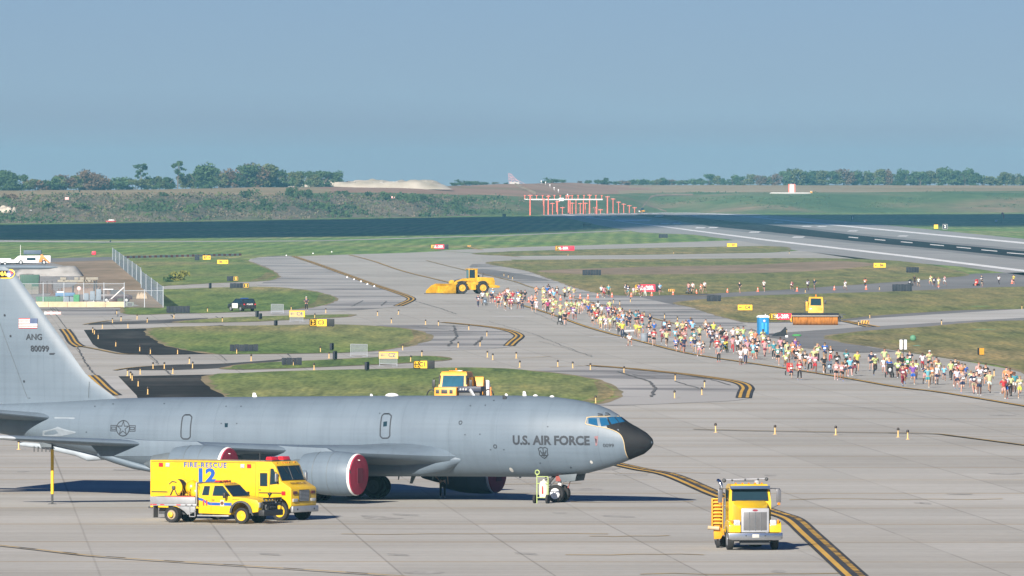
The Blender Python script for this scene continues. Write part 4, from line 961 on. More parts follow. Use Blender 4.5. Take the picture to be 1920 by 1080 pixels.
for sd, nm in ((1, 'wing'), (-1, 'wing')):
    w = part(nm, wing(WS, sd), M_air, air)
    part('wing_tip', wing(WT, sd), mat('pale_tip', (.36, .39, .42), .45), w)
    # flap track fairings and fuel vent under the wing
    for yl, xx, zz, L in [(4.6, -15.6, 2.2, 2.6), (11.2, -18.6, 2.75, 2.2), (6.6, -16.6, 2.35, 2.3)]:
        mb = MB(); mb.lathe([(.02, 0), (.16, .4), (.2, 1.0), (.16, 1.7), (.03, L)], (xx + 1.0, -sd * yl, zz), (-1, 0, .06), 12); part('flap_fairing', mb, M_air, w)
# wing root fairing
mb = MB()
for sd in (1, -1):
    rings = []
    for x, w_, z0, z1 in [(-5.2, 1.55, 2.1, 2.5), (-6.2, 1.75, 1.6, 2.95), (-7.5, 1.95, 1.36, 3.1), (-9.5, 2.1, 1.33, 3.15), (-13, 2.1, 1.33, 3.05), (-16.5, 1.9, 1.5, 2.8), (-18, 1.6, 1.9, 2.4)]:
        zc, h = (z0 + z1) / 2, (z1 - z0) / 2
        rings.append([Vector((x, -sd * (w_ - .9 + .9 * abs(math.cos(a)) ** .7 * (1 if math.cos(a) > 0 else -1)), zc + h * math.sin(a))) for a in [6.2832 * k / 20 for k in range(20)]])
    mb.loft(rings)
part('wing_root_fairing', mb, M_air, air, ang=60)
# landing light in the root
fa = cl(765, 853, 2.6); mb = MB(); mb.box(fa[0] - .18, fa[0] + .18, -2.72, -2.3, fa[1] - .1, fa[1] + .1, .03); ll = part('landing_light', mb, M_dark, air)
mb = MB(); mb.ball((fa[0] + .02, -2.73, fa[1] - .01), (.08, .04, .08), 10, 6); part('lamp', mb, M_white, ll)
# ---- engines
def engine(x, yl, z, sd):
    e = None; y = -sd * yl; toe = .0
    mb = MB(); ax = (-1, 0, .035)
    mb.lathe([(1.02, 0), (1.10, .05), (1.17, .35), (1.20, .9), (1.19, 1.8), (1.10, 2.6), (.99, 3.15), (.95, 3.16), (.60, 3.15)], (x, y, z), ax, 36)
    e = part('engine', mb, M_air, air, ang=30)
    mb = MB(); mb.lathe([(.72, 3.1), (.70, 3.6), (.52, 4.5), (.45, 4.5), (.30, 4.6), (.05, 5.1)], (x, y, z), ax, 26); part('exhaust_cone', mb, M_air_d, e)
    mb = MB(); mb.lathe([(1.06, -.02), (1.09, -.05), (1.125, .0), (1.135, .05), (1.12, .09), (1.06, .05)], (x, y, z), ax, 36); part('intake_lip', mb, M_white, e)
    mb = MB(); mb.lathe([(1.10, -.03), (1.07, -.11), (.6, -.15), (0, -.16)], (x, y, z), ax, 36); cv = part('intake_cover', mb, M_red, e)
    mb = MB(); mb.box(x + .165, x + .185, y - .32, y + .32, z - .45, z + .35); part('cover_panel', mb, M_redd, cv, smooth=False)
    mb = MB(); mb.tube([(x + .1, y - sd * .2, z + 1.0 - .2), (x + .28, y - sd * .22, z + .78)], .02, 5); part('cover_strap', mb, M_white, cv)
    mb = MB(); mb.tube([(x - .02, y - sd * 1.0, z + .1), (x + .12, y - sd * 1.06, z + .12), (x + .1, y - sd * 1.1, z + .3)], .03, 5); part('cover_handle', mb, M_dark, cv)
    mb = MB()
    for dx in (1.25, 2.15):
        mb.lathe([(1.203 if dx < 2 else 1.165, dx), (1.208 if dx < 2 else 1.17, dx + .015), (1.203 if dx < 2 else 1.16, dx + .03)], (x, y, z), ax, 36)
    part('cowl_seam', mb, M_air_d, e)
    # pylon up to the wing
    zl = lin([(q[1], q[2]) for q in WS], yl); xl = lin([(q[1], q[0]) for q in WS], yl)
    mb = MB(); mb.ext([(x - .9, z + 1.0), (x - 1.8, z + 1.42), (xl + .1, zl + .22), (xl - 1.2, zl + .30), (xl - 3.2, zl - .1), (xl - 2.6, z + .55), (x - 3.2, z + .6)], 'y', y - .17, y + .17, .06); part('pylon', mb, M_air, e)
    return e
E1 = cl(670, 890, 8.2); E2 = cl(427, 878, 14.2)
engine(E1[0], 8.2, E1[1], 1); engine(E2[0], 14.2, E2[1], 1); engine(E1[0], 8.2, E1[1] - .3, -1); engine(E2[0], 14.2, E2[1], -1)
# ---- tail
fin = [cl(220, 748), cl(200, 733), cl(180, 718), cl(160, 700), cl(140, 672), cl(120, 641), cl(28, 512), cl(17, 500)]
zf = fin[-1][1] + .05
def finsec(xle, z, xte, tk):
    c = xle - xte; return [Vector((xle - u, w, z)) for u, w in [(u, w - .018 * c * 4 * u / c * (1 - u / c)) for u, w in airfoil(c, tk)]]
rings = []
for (x, z), tk in zip(fin, (.02, .03, .035, .04, .05, .07, .085, .08)):
    xte = -38.6 - (z - 5) * .32
    rings.append([Vector((q.x, q.y - .018 * (x - xte) * 0, q.z)) for q in finsec(x, z, xte, tk)])
rings.insert(0, finsec(fin[0][0] + .6, fin[0][1] - .35, -38.4, .02))
mb = MB(); mb.loft(rings); tf = part('tail_fin', mb, M_air, air)
p = fin[-1]; mb = MB(); mb.lathe([(.02, 0), (.09, .5), (.12, 1.2), (.13, 4)], (p[0] + 3.1, 0, p[1] - .02), (-1, 0, .0), 12); part('fin_probe', mb, M_air, tf)
def finpt(pxx, pyy):
    x, z = cl(pxx, pyy, .2); return x, z
def finy(x, z):
    for a, b in zip(fin, fin[1:]):
        if a[1] <= z <= b[1]:
            xle = a[0] + (b[0] - a[0]) * (z - a[1]) / (b[1] - a[1]); break
    else: xle = fin[-1][0]
    c = xle + 38.6 + (z - 5) * .32; u = max(.001, min(1, (xle - x) / c)); tk = lin([(q[1], t) for q, t in zip(fin, (.02, .03, .035, .04, .05, .07, .085, .08))], z)
    return -(tk * c * 5 * (.2969 * math.sqrt(u) - .126 * u - .3516 * u * u + .2843 * u ** 3 - .1036 * u ** 4) + .03)
def on_fin(x, z, off=0.0): return Vector((x, finy(x, z) - off, z))
def fquad(x0, x1, z0, z1, m, name, off=0.0, parent=None):
    mb = MB(); n = 6
    mb.loft([[on_fin(x0 + (x1 - x0) * i / n, z, off) for i in range(n + 1)] for z in (z0, z1)], False, False)
    return part(name, mb, m, parent or tf, smooth=False)
fx0, fz1 = finpt(37.5, 596.8); fx1, fz0 = finpt(71, 615.6)
for k in range(13):
    z1 = fz1 - (fz1 - fz0) * k / 13; z0 = fz1 - (fz1 - fz0) * (k + 1) / 13
    fquad(fx0, fx1, z0, z1, M_redp if k % 2 == 0 else M_white, 'flag_stripe')
fquad(fx0 + (fx1 - fx0) * .6, fx1, fz1 - (fz1 - fz0) * 7 / 13, fz1, mat('flag_blue', (.05, .08, .16), .6), 'flag_canton', .004)
def fin_text(s, size, pxx, pyy, m, name, sx=1.0, bold=.008, off=.01):
    x0, z0 = finpt(pxx, pyy); vs, fs = textmesh(s, size, bold); mb = MB(); mb.add([on_fin(x0 + v.x * sx, z0 + v.y, off) for v in vs], fs)
    return part(name, mb, m, tf, smooth=False)
fin_text('ANG', .46, 66, 632, M_mark, 'lettering'); fin_text('80099', .46, 76, 654, M_mark, 'serial_number')
M_fy = mat('tail_band_yellow', (.72, .45, .03), .5)
bx0, bz1 = finpt(-60, 504.5); bx1, bz0 = finpt(26, 522.5)
xr = bx1 - .27; zm = (bz0 + bz1) / 2; hh = (bz1 - bz0) / 2
def fpoly(pts, m, name, off):
    mb = MB(); c = (sum(p[0] for p in pts) / len(pts), sum(p[1] for p in pts) / len(pts)); n = len(pts)
    mb.add([on_fin(*c, off)] + [on_fin(*q, off) for q in pts], [(0, 1 + i, 1 + (i + 1) % n) for i in range(n)]); return part(name, mb, m, tf, smooth=False)
fpoly([(bx0, bz0)] + [(xr + .27 * math.sin(a), zm - hh * math.cos(a)) for a in [math.pi * k / 10 for k in range(11)]] + [(bx0, bz1)], M_fy, 'tail_band', .005)
fquad(bx0, xr - .1, zm - hh * .72, zm + hh * .72, M_radome, 'tail_band', .012)
fpoly([(xr + .02 + .2 * math.cos(a), zm + .2 * math.sin(a)) for a in [6.2832 * k / 16 for k in range(16)]], mat('roundel_blue', (.06, .07, .2), .6), 'tail_roundel', .018)
fpoly([(xr + .02 + .1 * math.cos(a) - .06, zm + .1 * math.sin(a) - .05) for a in [6.2832 * k / 10 for k in range(10)]], M_white, 'tail_roundel', .024)
fpoly([(xr + .09 + .08 * math.cos(a), zm + .07 + .08 * math.sin(a)) for a in [6.2832 * k / 10 for k in range(10)]], M_redp, 'tail_roundel', .024)
fin_text('RMA', .34, 3, 513.5, M_fy, 'lettering', 1.0, .012, .022)
for q in [(11, 591), (22, 630), (45, 715), (54, 748)]:
    x, z = finpt(*q); fpoly([(x - .05, z - .05), (x + .05, z - .05), (x + .05, z + .06), (x - .05, z + .06)], M_mark, 'vent', .012)
x, z = finpt(98, 663.5); fpoly([(x - .16, z - .03), (x + .1, z - .03), (x + .2, z + .05), (x - .14, z + .05)], M_mark, 'vent', .012)
for a, b in [((0, 756.6), (54, 755)), ((0, 600), (55, 760)), ((166, 715), (165, 750))]:
    pa, pb = finpt(*a), finpt(*b); n = 6; mb = MB(); P = [(pa[0] + (pb[0] - pa[0]) * k / n, pa[1] + (pb[1] - pa[1]) * k / n) for k in range(n + 1)]
    for q0, q1 in zip(P, P[1:]):
        d = Vector((q1[0] - q0[0], q1[1] - q0[1])).normalized(); nn = Vector((-d.y, d.x)) * (.03 if a[1] > 700 and a[0] == 0 else .012)
        mb.quad(on_fin(q0[0] + nn.x, q0[1] + nn.y, .012), on_fin(q1[0] + nn.x, q1[1] + nn.y, .012), on_fin(q1[0] - nn.x, q1[1] - nn.y, .012), on_fin(q0[0] - nn.x, q0[1] - nn.y, .012))
    part('rudder_seam', mb, M_air_d, tf, smooth=False)
# stabilisers
sx, sz = cl(102, 785, .9)
for sd in (1, -1):
    part('stabiliser', wing([(sx + .5, .3, sz - .02, 5.4, .10, 0), (sx, .95, sz + .03, 5.0, .10, 0), (sx - 4.4, 6.4, sz + .72, 2.2, .09, 0)], sd), M_air, air)
# light panel that the stabiliser slides along
P = [(103, 782), (140, 783), (142, 812), (112, 818), (80, 817), (80, 809)]
fill(P, mat('scuffed_grey', (.20, .235, .27), .5), 'scuff_plate', .016)
# boom, its pod and ruddevators
b0 = cl(196, 856.5); b1 = cl(96, 838.5); b2 = cl(74, 836)
pod = MB(); rings = []
for pxx, t, b in [(325, 886, 888.5), (290, 868, 886), (255, 855, 880), (225, 845, 871), (200, 838, 862), (188, 845, 857)]:
    x, zt_ = cl(pxx, t); zb_ = cl(pxx, b)[1]; zc = (zt_ + zb_) / 2; hz = (zt_ - zb_) / 2
    rings.append([Vector((x, math.cos(a) * (.95 if pxx not in (325, 188) else .4), zc + hz * math.sin(a))) for a in [6.2832 * k / 18 for k in range(18)]])
pod.loft(rings); part('boom_pod', pod, M_air, air, ang=60)
mb = MB(); mb.tube([(b0[0], 0, b0[1]), (b0[0] - 1.0, 0, b0[1] + .02), ((b0[0] + b1[0]) / 2, 0, (b0[1] + b1[1]) / 2), (b1[0], 0, b1[1]), (b2[0] - 1.2, 0, b2[1] + .1)], [.18, .28, .25, .17, .12], 14); bm_ = part('refuelling_boom', mb, mat('boom_grey', (.30, .34, .38), .45), air)
for sd in (1, -1):
    mb = MB(); mb.ext([(b1[0] + .35, b1[1]), (b1[0] - .45, b1[1]), (b1[0] - .75, b1[1] + .65), (b1[0] - .2, b1[1] + .65)], 'y', sd * .3, sd * .36, .01); part('ruddevator', mb, M_air_d, bm_)
for k in range(5): mb = MB(); mb.cyl((b2[0] + .25 * k - .2, -.25, b2[1] - .02), (b2[0] + .25 * k - .2, -.25, b2[1] - .32), .035, n=6); part('boom_fitting', mb, M_dark, bm_)
# ---- undercarriage
def gearwheel(x, y, Rw, Wd, sd, m):
    w = wheel(air, x, y, Rw, Wd, sd, m, M_tyre, .60); return w
for sd in (1, -1): gearwheel(0, -sd * .34, .485, .34, -sd, M_white)
mb = MB(); mb.cyl((0, 0, .5), (.12, 0, 1.6), .11); mb.cyl((0, -.3, .485), (0, .3, .485), .07); part('nose_strut', mb, M_white, air)
mb = MB(); mb.tube([(-.85, -.1, .75), (-.35, -.1, 1.3), (.05, -.1, 1.7)], .09, 8); mb.tube([(-.85, -.1, .75), (-.3, -.2, .55)], .05, 6); part('drag_brace', mb, M_dark, air)
mb = MB(); mb.tube([(-.5, -.22, .85), (.1, -.16, 1.4)], .045, 6); mb.tube([(.35, -.1, 1.3), (.1, -.05, .75)], .05, 6); part('torque_link', mb, M_steel, air)
mb = MB(); mb.ext([(.25, 1.5), (1.35, 1.58), (1.25, 1.2), (.45, 1.12)], 'y', -.55, -.50, .01); mb.ext([(.25, 1.5), (1.35, 1.58), (1.25, 1.2), (.45, 1.12)], 'y', .50, .55, .01); part('nose_gear_door', mb, M_air_d, air)
mb = MB(); mb.tube([(.5, -.3, 1.15), (.85, -.3, 1.2), (.7, -.3, .8)], .04, 5); mb.box(-.05, .25, -.3, -.2, 1.15, 1.45, .02); part('safety_pin_flag', mb, mat('faded_red', (.24, .06, .05), .8), air)
for sd in (1, -1):
    yc = sd * 3.36; xm = -13.6
    for dx in (.72, -.72):
        for dy in (.33, -.33): gearwheel(xm + dx, -yc + dy, .62, .42, -1 if dy < 0 else 1, M_dark)  # dark grey hubs: the shade under the aircraft is put into their colour
    mb = MB(); mb.cyl((xm, -yc, .62), (xm - .05, -yc, 2.4), .17); mb.cyl((xm - .8, -yc, .62), (xm + .8, -yc, .62), .12); part('main_strut', mb, M_air_d, air)
    mb = MB(); mb.ext([(xm - .7, 1.0), (xm + .7, 1.0), (xm + .8, 2.2), (xm - .8, 2.2)], 'y', -yc - sd * .52, -yc - sd * .48, .01); part('gear_door', mb, M_air_d, air)
# belly blades and drains
for pxx, pyy, h, L, sl_ in [(776, 893, .45, .28, .18), (748, 893, .25, .08, 0), (812, 893, .25, .06, 0), (976, 894, .12, .14, 0), (1024, 893, .14, .12, 0)]:
    x, z = cl(pxx, pyy); z = zb(x) + .06
    mb = MB(); mb.ext([(x - L / 2, z), (x + L / 2, z), (x + L / 2 - sl_ - .05, z - h), (x - L / 2 - sl_ * .6, z - h)], 'y', -.03, .03, .008); part('belly_antenna', mb, M_air_d, air)
# yellow ground pole below the near wing tip
a = G(98, 945.5); pol = thing('ground_pole', 'tall yellow pole with black foot standing left below the near wing of the jet', 'pole', a)
mb = MB(); mb.cyl((0, 0, .55), (0, 0, 2.95), .085, n=12); part('shaft', mb, mat('pole_yellow', (.70, .42, .02), .5), pol)
mb = MB(); mb.cyl((0, 0, 0), (0, 0, .56), .06, n=10); mb.cyl((0, 0, 0), (0, 0, .04), .25, .2, n=14); part('foot', mb, M_dark, pol)
mb = MB(); mb.cyl((0, 0, 2.95), (0, 0, 3.25), .05, n=8); part('cap', mb, M_dark, pol)
# ================================================================ VEHICLES
M_fy = mat('rescue_yellow', (0.66, 0.42, 0.008), .38, coat=.35, var=.16, scale=1.6)
M_fy2 = mat('rescue_yellow_lower', (0.60, 0.37, 0.006), .5, var=.16, scale=2.5)
M_plow = mat('plow_yellow', (0.56, 0.31, 0.008), .55, coat=.1, var=.32, scale=1.3)
M_orange = mat('machine_orange', (0.66, 0.28, 0.01), .45, var=.15, scale=2)
M_chrome = mat('chrome', (0.62, 0.63, 0.65), .16, 1.0, var=.05)
M_alu = mat('brushed_aluminium', (0.40, 0.41, 0.42), .42, .6)
M_blackp = mat('black_plastic', (0.022, 0.023, 0.025), .5)
M_lamp = mat('lamp_lens', (0.42, 0.43, 0.43), .2, var=.3, scale=9)
M_amber = mat('amber_lens', (0.65, 0.20, 0.01), .25)
M_redl = mat('red_lens', (0.55, 0.02, 0.03), .2)
M_interior = mat('cab_interior', (0.05, 0.05, 0.052), .9)
def rootat(P, f, L2, W2):
    """root position so that local (L2, -W2) lands on ground point P; f = heading"""
    right = Vector((f.y, -f.x, 0)); return P - f * L2 - right * W2
def heading(deg): return Vector((math.cos(R(deg)), math.sin(R(deg)), 0))
def arch(cx, r, z0, n=9):
    """points from front to rear over a wheel opening at height z0"""
    a0 = math.asin(max(-1, min(1, (z0 - r * .82) / r))) if False else 0
    return [(cx + r * math.cos(math.pi * k / (n - 1)), z0 + r * math.sin(math.pi * k / (n - 1))) for k in range(n)]
def pane(root, pts, y, m=None, name='window', th=.012, frame=None):
    """side pane: (x,z) outline standing proud of plane y"""
    s = 1 if y > 0 else -1
    mb = MB(); mb.ext(pts, 'y', y, y + s * th); o = part(name, mb, m or M_glass, root, smooth=False)
    if frame:
        mb = MB()
        for a, b in zip(pts, pts[1:] + pts[:1]): mb.tube([(a[0], y + s * th * .8, a[1]), (b[0], y + s * th * .8, b[1])], frame, 5)
        part('window_seal', mb, M_blackp, o)
    return o
def side_words(root, s, size, x, z, y, m, sx=1.0, bold=.006, name='lettering', space=1.0):
    M = Matrix(((1, 0, 0, x), (0, 0, 1 if y < 0 else -1, y + (-.004 if y < 0 else .004)), (0, 1, 0, z), (0, 0, 0, 1)))
    mb = MB(); text(mb, s, size, M, sx, bold, space); return part(name, mb, m, root, smooth=False)
def front_words(root, s, size, y, z, x, m, sx=1.0, bold=.004, name='lettering', tilt=None):
    M = Matrix(((0, 0, 1, x + .004), (1, 0, 0, y), (0, 1, 0, z), (0, 0, 0, 1)))
    if tilt: M = Matrix.Translation((x, y, z)) @ Matrix.Rotation(tilt, 4, 'Y') @ Matrix(((0, 0, 1, .006), (1, 0, 0, 0), (0, 1, 0, 0), (0, 0, 0, 1)))
    mb = MB(); text(mb, s, size, M, sx, bold); return part(name, mb, m, root, smooth=False)

# ---- fire-rescue van
fdir = heading(-31); L, Wd = 8.58, 2.42
P = at(546, 261.6 * K)
van = thing('rescue_van', 'boxy yellow fire-rescue van numbered 12 with red roof beacons', 'rescue truck', rootat(P, fdir, L / 2, Wd / 2), R(-31))
h = Wd / 2
prof_ = [(-4.29, .58), (-4.29, 3.02), (3.10, 3.02), (3.30, 2.84), (3.66, 2.02), (4.22, 1.72), (4.29, 1.62), (4.29, .78), (4.16, .62)] + arch(3.55, .58, .60) + [(2.9, .55), (.35, .55)] + arch(-.35, .58, .60) + [(-1.0, .55)]
mb = MB(); mb.ext(prof_, 'y', -h, h, .035); part('body', mb, M_fy, van)
for yy in (-1, 1):
    mb = MB(); mb.box(2.12, 2.145, yy * (h + .002), yy * (h + .006), .7, 2.98); mb.box(-4.2, 2.1, yy * h, yy * (h + .015), 2.93, 2.97); part('body_seam', mb, mat('seam_ochre', (.30, .19, .01), .6), van, smooth=False)
    pane(van, [(2.42, 1.78), (2.84, 1.78), (2.84, 2.42), (2.42, 2.42)], yy * h, frame=.02)
    pane(van, [(3.02, 1.86), (3.56, 1.92), (3.22, 2.66), (3.06, 2.66)], yy * h, frame=.02)
    mb = MB(); mb.box(2.35, 3.85, yy * h, yy * (h + .02), 1.40, 1.45); part('rub_rail', mb, M_blackp, van)
    mb = MB(); mb.box(-4.2, -3.2, yy * h, yy * (h + .02), 1.36, 1.41); part('rub_rail', mb, M_blackp, van)
    mb = MB(); mb.box(2.3, 2.32, yy * h, yy * (h + .006), .75, 2.5); mb.box(2.96, 2.98, yy * h, yy * (h + .006), .75, 2.7); mb.box(2.3, 2.98, yy * h, yy * (h + .006), 2.55, 2.57); part('door', mb, mat('seam_ochre', (.3, .2, .01)), van)
    for x, m_, wdt in [(-3.62, M_redl, .24), (-3.20, M_lamp, .24), (1.36, M_lamp, .24), (1.76, M_redl, .24), (3.84, M_redl, .22)]:
        mb = MB(); zc = 2.78 if x < 3 else 1.42; mb.box(x - wdt / 2, x + wdt / 2, yy * h, yy * (h + .05), zc - .1, zc + .1, .02); part('marker_light', mb, m_, van)
    side_words(van, 'FIRE-RESCUE', .34, -.93, 2.78, yy * h, M_bluep, 1.2 if yy < 0 else -1.2, .010, 'lettering', 1.16)
    side_words(van, '12', .94, -.9, 2.23, yy * h, M_bluep, 1.3 if yy < 0 else -1.3, .045, 'unit_number')
    mb = MB(); mb.tube([(3.3, yy * h, 2.5), (3.55, yy * (h + .22), 2.5), (3.55, yy * (h + .22), 1.95), (3.5, yy * h, 1.9)], .015, 5); mr = part('mirror_arm', mb, M_blackp, van)
    mb = MB(); mb.box(3.5, 3.57, yy * (h + .12), yy * (h + .32), 2.02, 2.42, .02); part('mirror', mb, M_alu, mr)
M_seam = mat('panel_seam', (.46, .29, .01), .6)
for yy in (-1, 1):
    for x in (-3.2, -2.1, -1.0, .1, 1.15): mb = MB(); mb.box(x - .009, x + .009, yy * h, yy * (h + .003), 1.46, 2.92); part('panel_seam', mb, M_seam, van, smooth=False)
    for x0, x1 in ((-4.1, -3.0), (-2.9, -1.2), (.5, 1.9)):
        for a in ((x0, x1, .66, .68), (x0, x1, 1.28, 1.30), (x0, x0 + .02, .66, 1.3), (x1 - .02, x1, .66, 1.3)): mb = MB(); mb.box(a[0], a[1], yy * h, yy * (h + .003), a[2], a[3]); part('locker_seam', mb, M_seam, van, smooth=False)
    mb = MB(); mb.box(2.36, 2.46, yy * h, yy * (h + .04), 1.55, 1.6, .01); part('door_handle', mb, M_dark, van)
# windscreen: two panes with wipers
n_ = Vector((.82, 0, .36)).normalized()
def on_screen(y, t): return Vector((3.66 + (3.30 - 3.66) * t, y, 2.02 + (2.84 - 2.02) * t)) + n_ * .012
for a, b in ((-1.08, -.02), (.02, 1.08)):
    mb = MB(); mb.quad(on_screen(a, .06), on_screen(b, .06), on_screen(b * (1 if abs(b) < .1 else .97), .92), on_screen(a * (1 if abs(a) < .1 else .97), .92)); ws = part('windscreen', mb, M_glass, van, smooth=False)
    mb = MB(); c = [on_screen(a, .06), on_screen(b, .06), on_screen(b, .92), on_screen(a, .92)]
    for q0, q1 in zip(c, c[1:] + c[:1]): mb.tube([q0, q1], .02, 5)
    part('window_seal', mb, M_blackp, ws)
    mb = MB(); m_ = (a + b) / 2; mb.tube([on_screen(m_, .95) + n_ * .03, on_screen(m_ + .25, .45) + n_ * .02], .014, 5); part('wiper', mb, M_blackp, van)
front_words(van, 'FIRE-RESCUE', .22, 0, 1.91, 3.95, mat('stencil_brown', (.12, .06, .01), .7), 1.15, .006, 'lettering', R(-61))
mb = MB(); mb.box(4.29, 4.33, -.48, .48, .98, 1.58, .02); gr_ = part('grille', mb, M_blackp, van)
for k in range(8): mb = MB(); mb.box(4.33, 4.345, -.44, .44, 1.02 + k * .068, 1.055 + k * .068); part('grille_bar', mb, M_alu, gr_)
for yy in (-1, 1):
    mb = MB(); mb.box(4.29, 4.34, yy * .62, yy * 1.08, .98, 1.14, .02); hl = part('headlight', mb, M_lamp, van)
    mb = MB(); mb.box(4.29, 4.33, yy * .66, yy * 1.06, 1.36, 1.52, .02); part('marker_light', mb, mat('smoked_lens', (.10, .03, .03), .3), van)
mb = MB(); mb.box(4.27, 4.42, -1.24, 1.24, .44, .76, .05); bp = part('bumper', mb, M_alu, van)
for y in (-.8, .8): mb = MB(); mb.cyl((4.42, y, .6), (4.43, y, .6), .05, n=10); part('bumper_hole', mb, M_blackp, bp)
for y in (-.55, .55):
    mb = MB(); mb.box(2.5, 2.95, y - .36, y + .36, 3.03, 3.08, .01); bl = part('beacon_base', mb, M_dark, van)
    mb = MB(); mb.ext([(2.52, 3.08), (2.93, 3.08), (2.86, 3.26), (2.59, 3.26)], 'y', y - .34, y + .34, .03); part('beacon', mb, M_redl, bl)
for y in (-.3, -.1, .1, .3, -.85, .85): mb = MB(); mb.box(3.16, 3.22, y - .05, y + .05, 2.93, 2.98, .01); part('marker_light', mb, M_amber, van)
mb = MB(); mb.box(-4.55, -4.28, -1.0, 1.0, .52, .62, .02); part('tow_step', mb, M_dark, van)
mb = MB(); mb.box(-4.0, 4.0, -.8, .8, .4, .7); part('chassis', mb, M_dark, van)
for x, s_ in ((3.55, -1), (3.55, 1), (-.35, -1), (-.35, 1)):
    wheel(van, x, s_ * (h - .17), .49, .30, s_, M_fy2, M_tyre, .62)
mb = MB(); mb.tube([(2.2, -.9, 3.02), (2.2, -.9, 3.45)], .012, 5); part('aerial', mb, M_dark, van)

# ---- brush-fire pickup in front of it
pdir = heading(-28); P = G(451.7, 982.5)
pu = thing('fire_pickup', 'yellow fire pickup with blue stripe, grey flatbed sides and hose reel', 'pickup truck', P - Vector((pdir.y, -pdir.x, 0)) * .98, R(-28))
h = .95
lower = [(.98, .62), (1.02, 1.0), (.92, 1.22), (.35, 1.31), (-.52, 1.38), (-2.48, 1.36), (-2.50, .5)] + [(-.62, .46)] + arch(0, .56, .56)[::-1]
mb = MB(); mb.ext(lower, 'y', -h, h, .05); part('body', mb, M_fy, pu)
mb = MB()
for z, x0, x1, yy in [(1.34, -2.50, -.50, h - .01), (1.62, -2.49, -.75, h - .08), (1.95, -2.44, -1.06, h - .17), (2.05, -2.36, -1.2, h - .25)]:
    pass
rings = [[(x0, -w, z), (x1, -w, z), (x1, w, z), (x0, w, z)] for z, x0, x1, w in [(1.33, -2.50, -.48, h - .02), (1.95, -2.44, -1.10, h - .16), (2.03, -2.38, -1.22, h - .24), (2.05, -2.2, -1.4, h - .4)]]
mb.loft(rings); part('cab', mb, M_fy, pu)
def cabpt(x0, z, yy, off=.012):
    t = (z - 1.33) / .62; w = (h - .02) + ((h - .16) - (h - .02)) * t; return Vector((x0, yy * (w + off), z))
for yy in (-1, 1):
    for k, poly in enumerate(([(-2.30, 1.44), (-1.92, 1.44), (-1.90, 1.88), (-2.22, 1.88)], [(-1.68, 1.42), (-.66, 1.42), (-1.14, 1.90), (-1.62, 1.90)])):
        mb = MB(); V = [cabpt(x, z, yy) for x, z in poly]; mb.add(V, [(0, 1, 2, 3)])
        wn = part('window', mb, M_glass, pu, smooth=False)
        mb = MB()
        for q0, q1 in zip(V, V[1:] + V[:1]): mb.tube([q0, q1], .018, 5)
        part('window_seal', mb, M_blackp, wn)
    mb = MB(); mb.box(-1.76, -1.745, yy * h, yy * (h + .006), .6, 1.36); mb.box(-.60, -.585, yy * h, yy * (h + .006), .75, 1.36); mb.box(-1.70, -1.56, yy * h, yy * (h + .03), 1.14, 1.24, .01); part('door', mb, mat('seam_ochre', (.3, .2, .01)), pu)
    s = yy
    # blue band that steps down behind the cab
    mb = MB()
    pts = [(-2.49, 1.30, 1.18), (-2.25, 1.26, 1.13), (-2.0, 1.12, .97), (-1.8, 1.07, .92), (-.55, 1.06, .91)]
    mb.loft([[(x, yy * (h + .004), a), (x, yy * (h + .004), b)] for x, a, b in pts], False, False); part('side_stripe', mb, M_bluep, pu, smooth=False)
    side_words(pu, '11', .36, -2.1, 1.03, yy * (h + .004), M_redp, 1 if yy < 0 else -1, .02, 'unit_number')
    mb = MB(); mb.box(-1.22, -1.0, yy * (h + .004), yy * (h + .008), .88, 1.2, .001); part('door_crest', mb, mat('cream', (.6, .52, .35), .6), pu)
    mb = MB(); mb.lathe([(.10, 0), (.10, .004), (.0, .005)], (-1.11, yy * (h + .008), 1.04), (0, yy, 0), 10); part('door_crest', mb, mat('crest_brown', (.12, .05, .03), .6), pu)
    side_words(pu, 'FIRE RESCUE', .07, -.32, 1.24, yy * (h + .004), M_mark, 1 if yy < 0 else -1, .001)
    mb = MB()
    arcp = [(math.cos(math.pi * k / 10), math.sin(math.pi * k / 10)) for k in range(11)]
    mb.loft([[(c * .53, yy * (h - .05), .56 + q * .53), (c * .53, yy * (h + .09), .56 + q * .53), (c * .66, yy * (h + .07), .56 + q * .62), (c * .66, yy * (h - .05), .56 + q * .62)] for c, q in arcp]); part('wheel_flare', mb, mat('flare_grey', (.045, .047, .05), .7), pu)
    mb = MB(); mb.tube([(-.78, yy * h, 1.44), (-.8, yy * (h + .22), 1.46)], .02, 5); ma = part('mirror_arm', mb, M_blackp, pu)
    mb = MB(); mb.box(-.9, -.76, yy * (h + .1), yy * (h + .34), 1.30, 1.58, .04); part('mirror', mb, M_blackp, ma)
    mb = MB(); mb.box(-2.5, -.66, yy * (h - .05), yy * (h + .14), .36, .43, .02); part('side_step', mb, M_alu, pu)
nn = Vector((.62, 0, .62)).normalized()
def pscreen(y, t): return Vector((-.48 - .62 * t, y * (1 - .14 * t), 1.33 + .62 * t)) + nn * .012
mb = MB(); V = [pscreen(-.86, .08), pscreen(.86, .08), pscreen(.86, .92), pscreen(-.86, .92)]; mb.add(V, [(0, 1, 2, 3)]); ws = part('windscreen', mb, M_glass, pu, smooth=False)
mb = MB()
for q0, q1 in zip(V, V[1:] + V[:1]): mb.tube([q0, q1], .022, 5)
part('window_seal', mb, M_blackp, ws)
mb = MB(); mb.box(-1.75, -1.45, -.62, .62, 2.05, 2.09, .01); lb = part('light_bar', mb, M_dark, pu)
for k in range(4): mb = MB(); mb.box(-1.74, -1.46, -.6 + k * .31, -.34 + k * .31, 2.09, 2.17, .02); part('light_bar_lens', mb, M_redl if k % 2 == 0 else M_amber, lb)
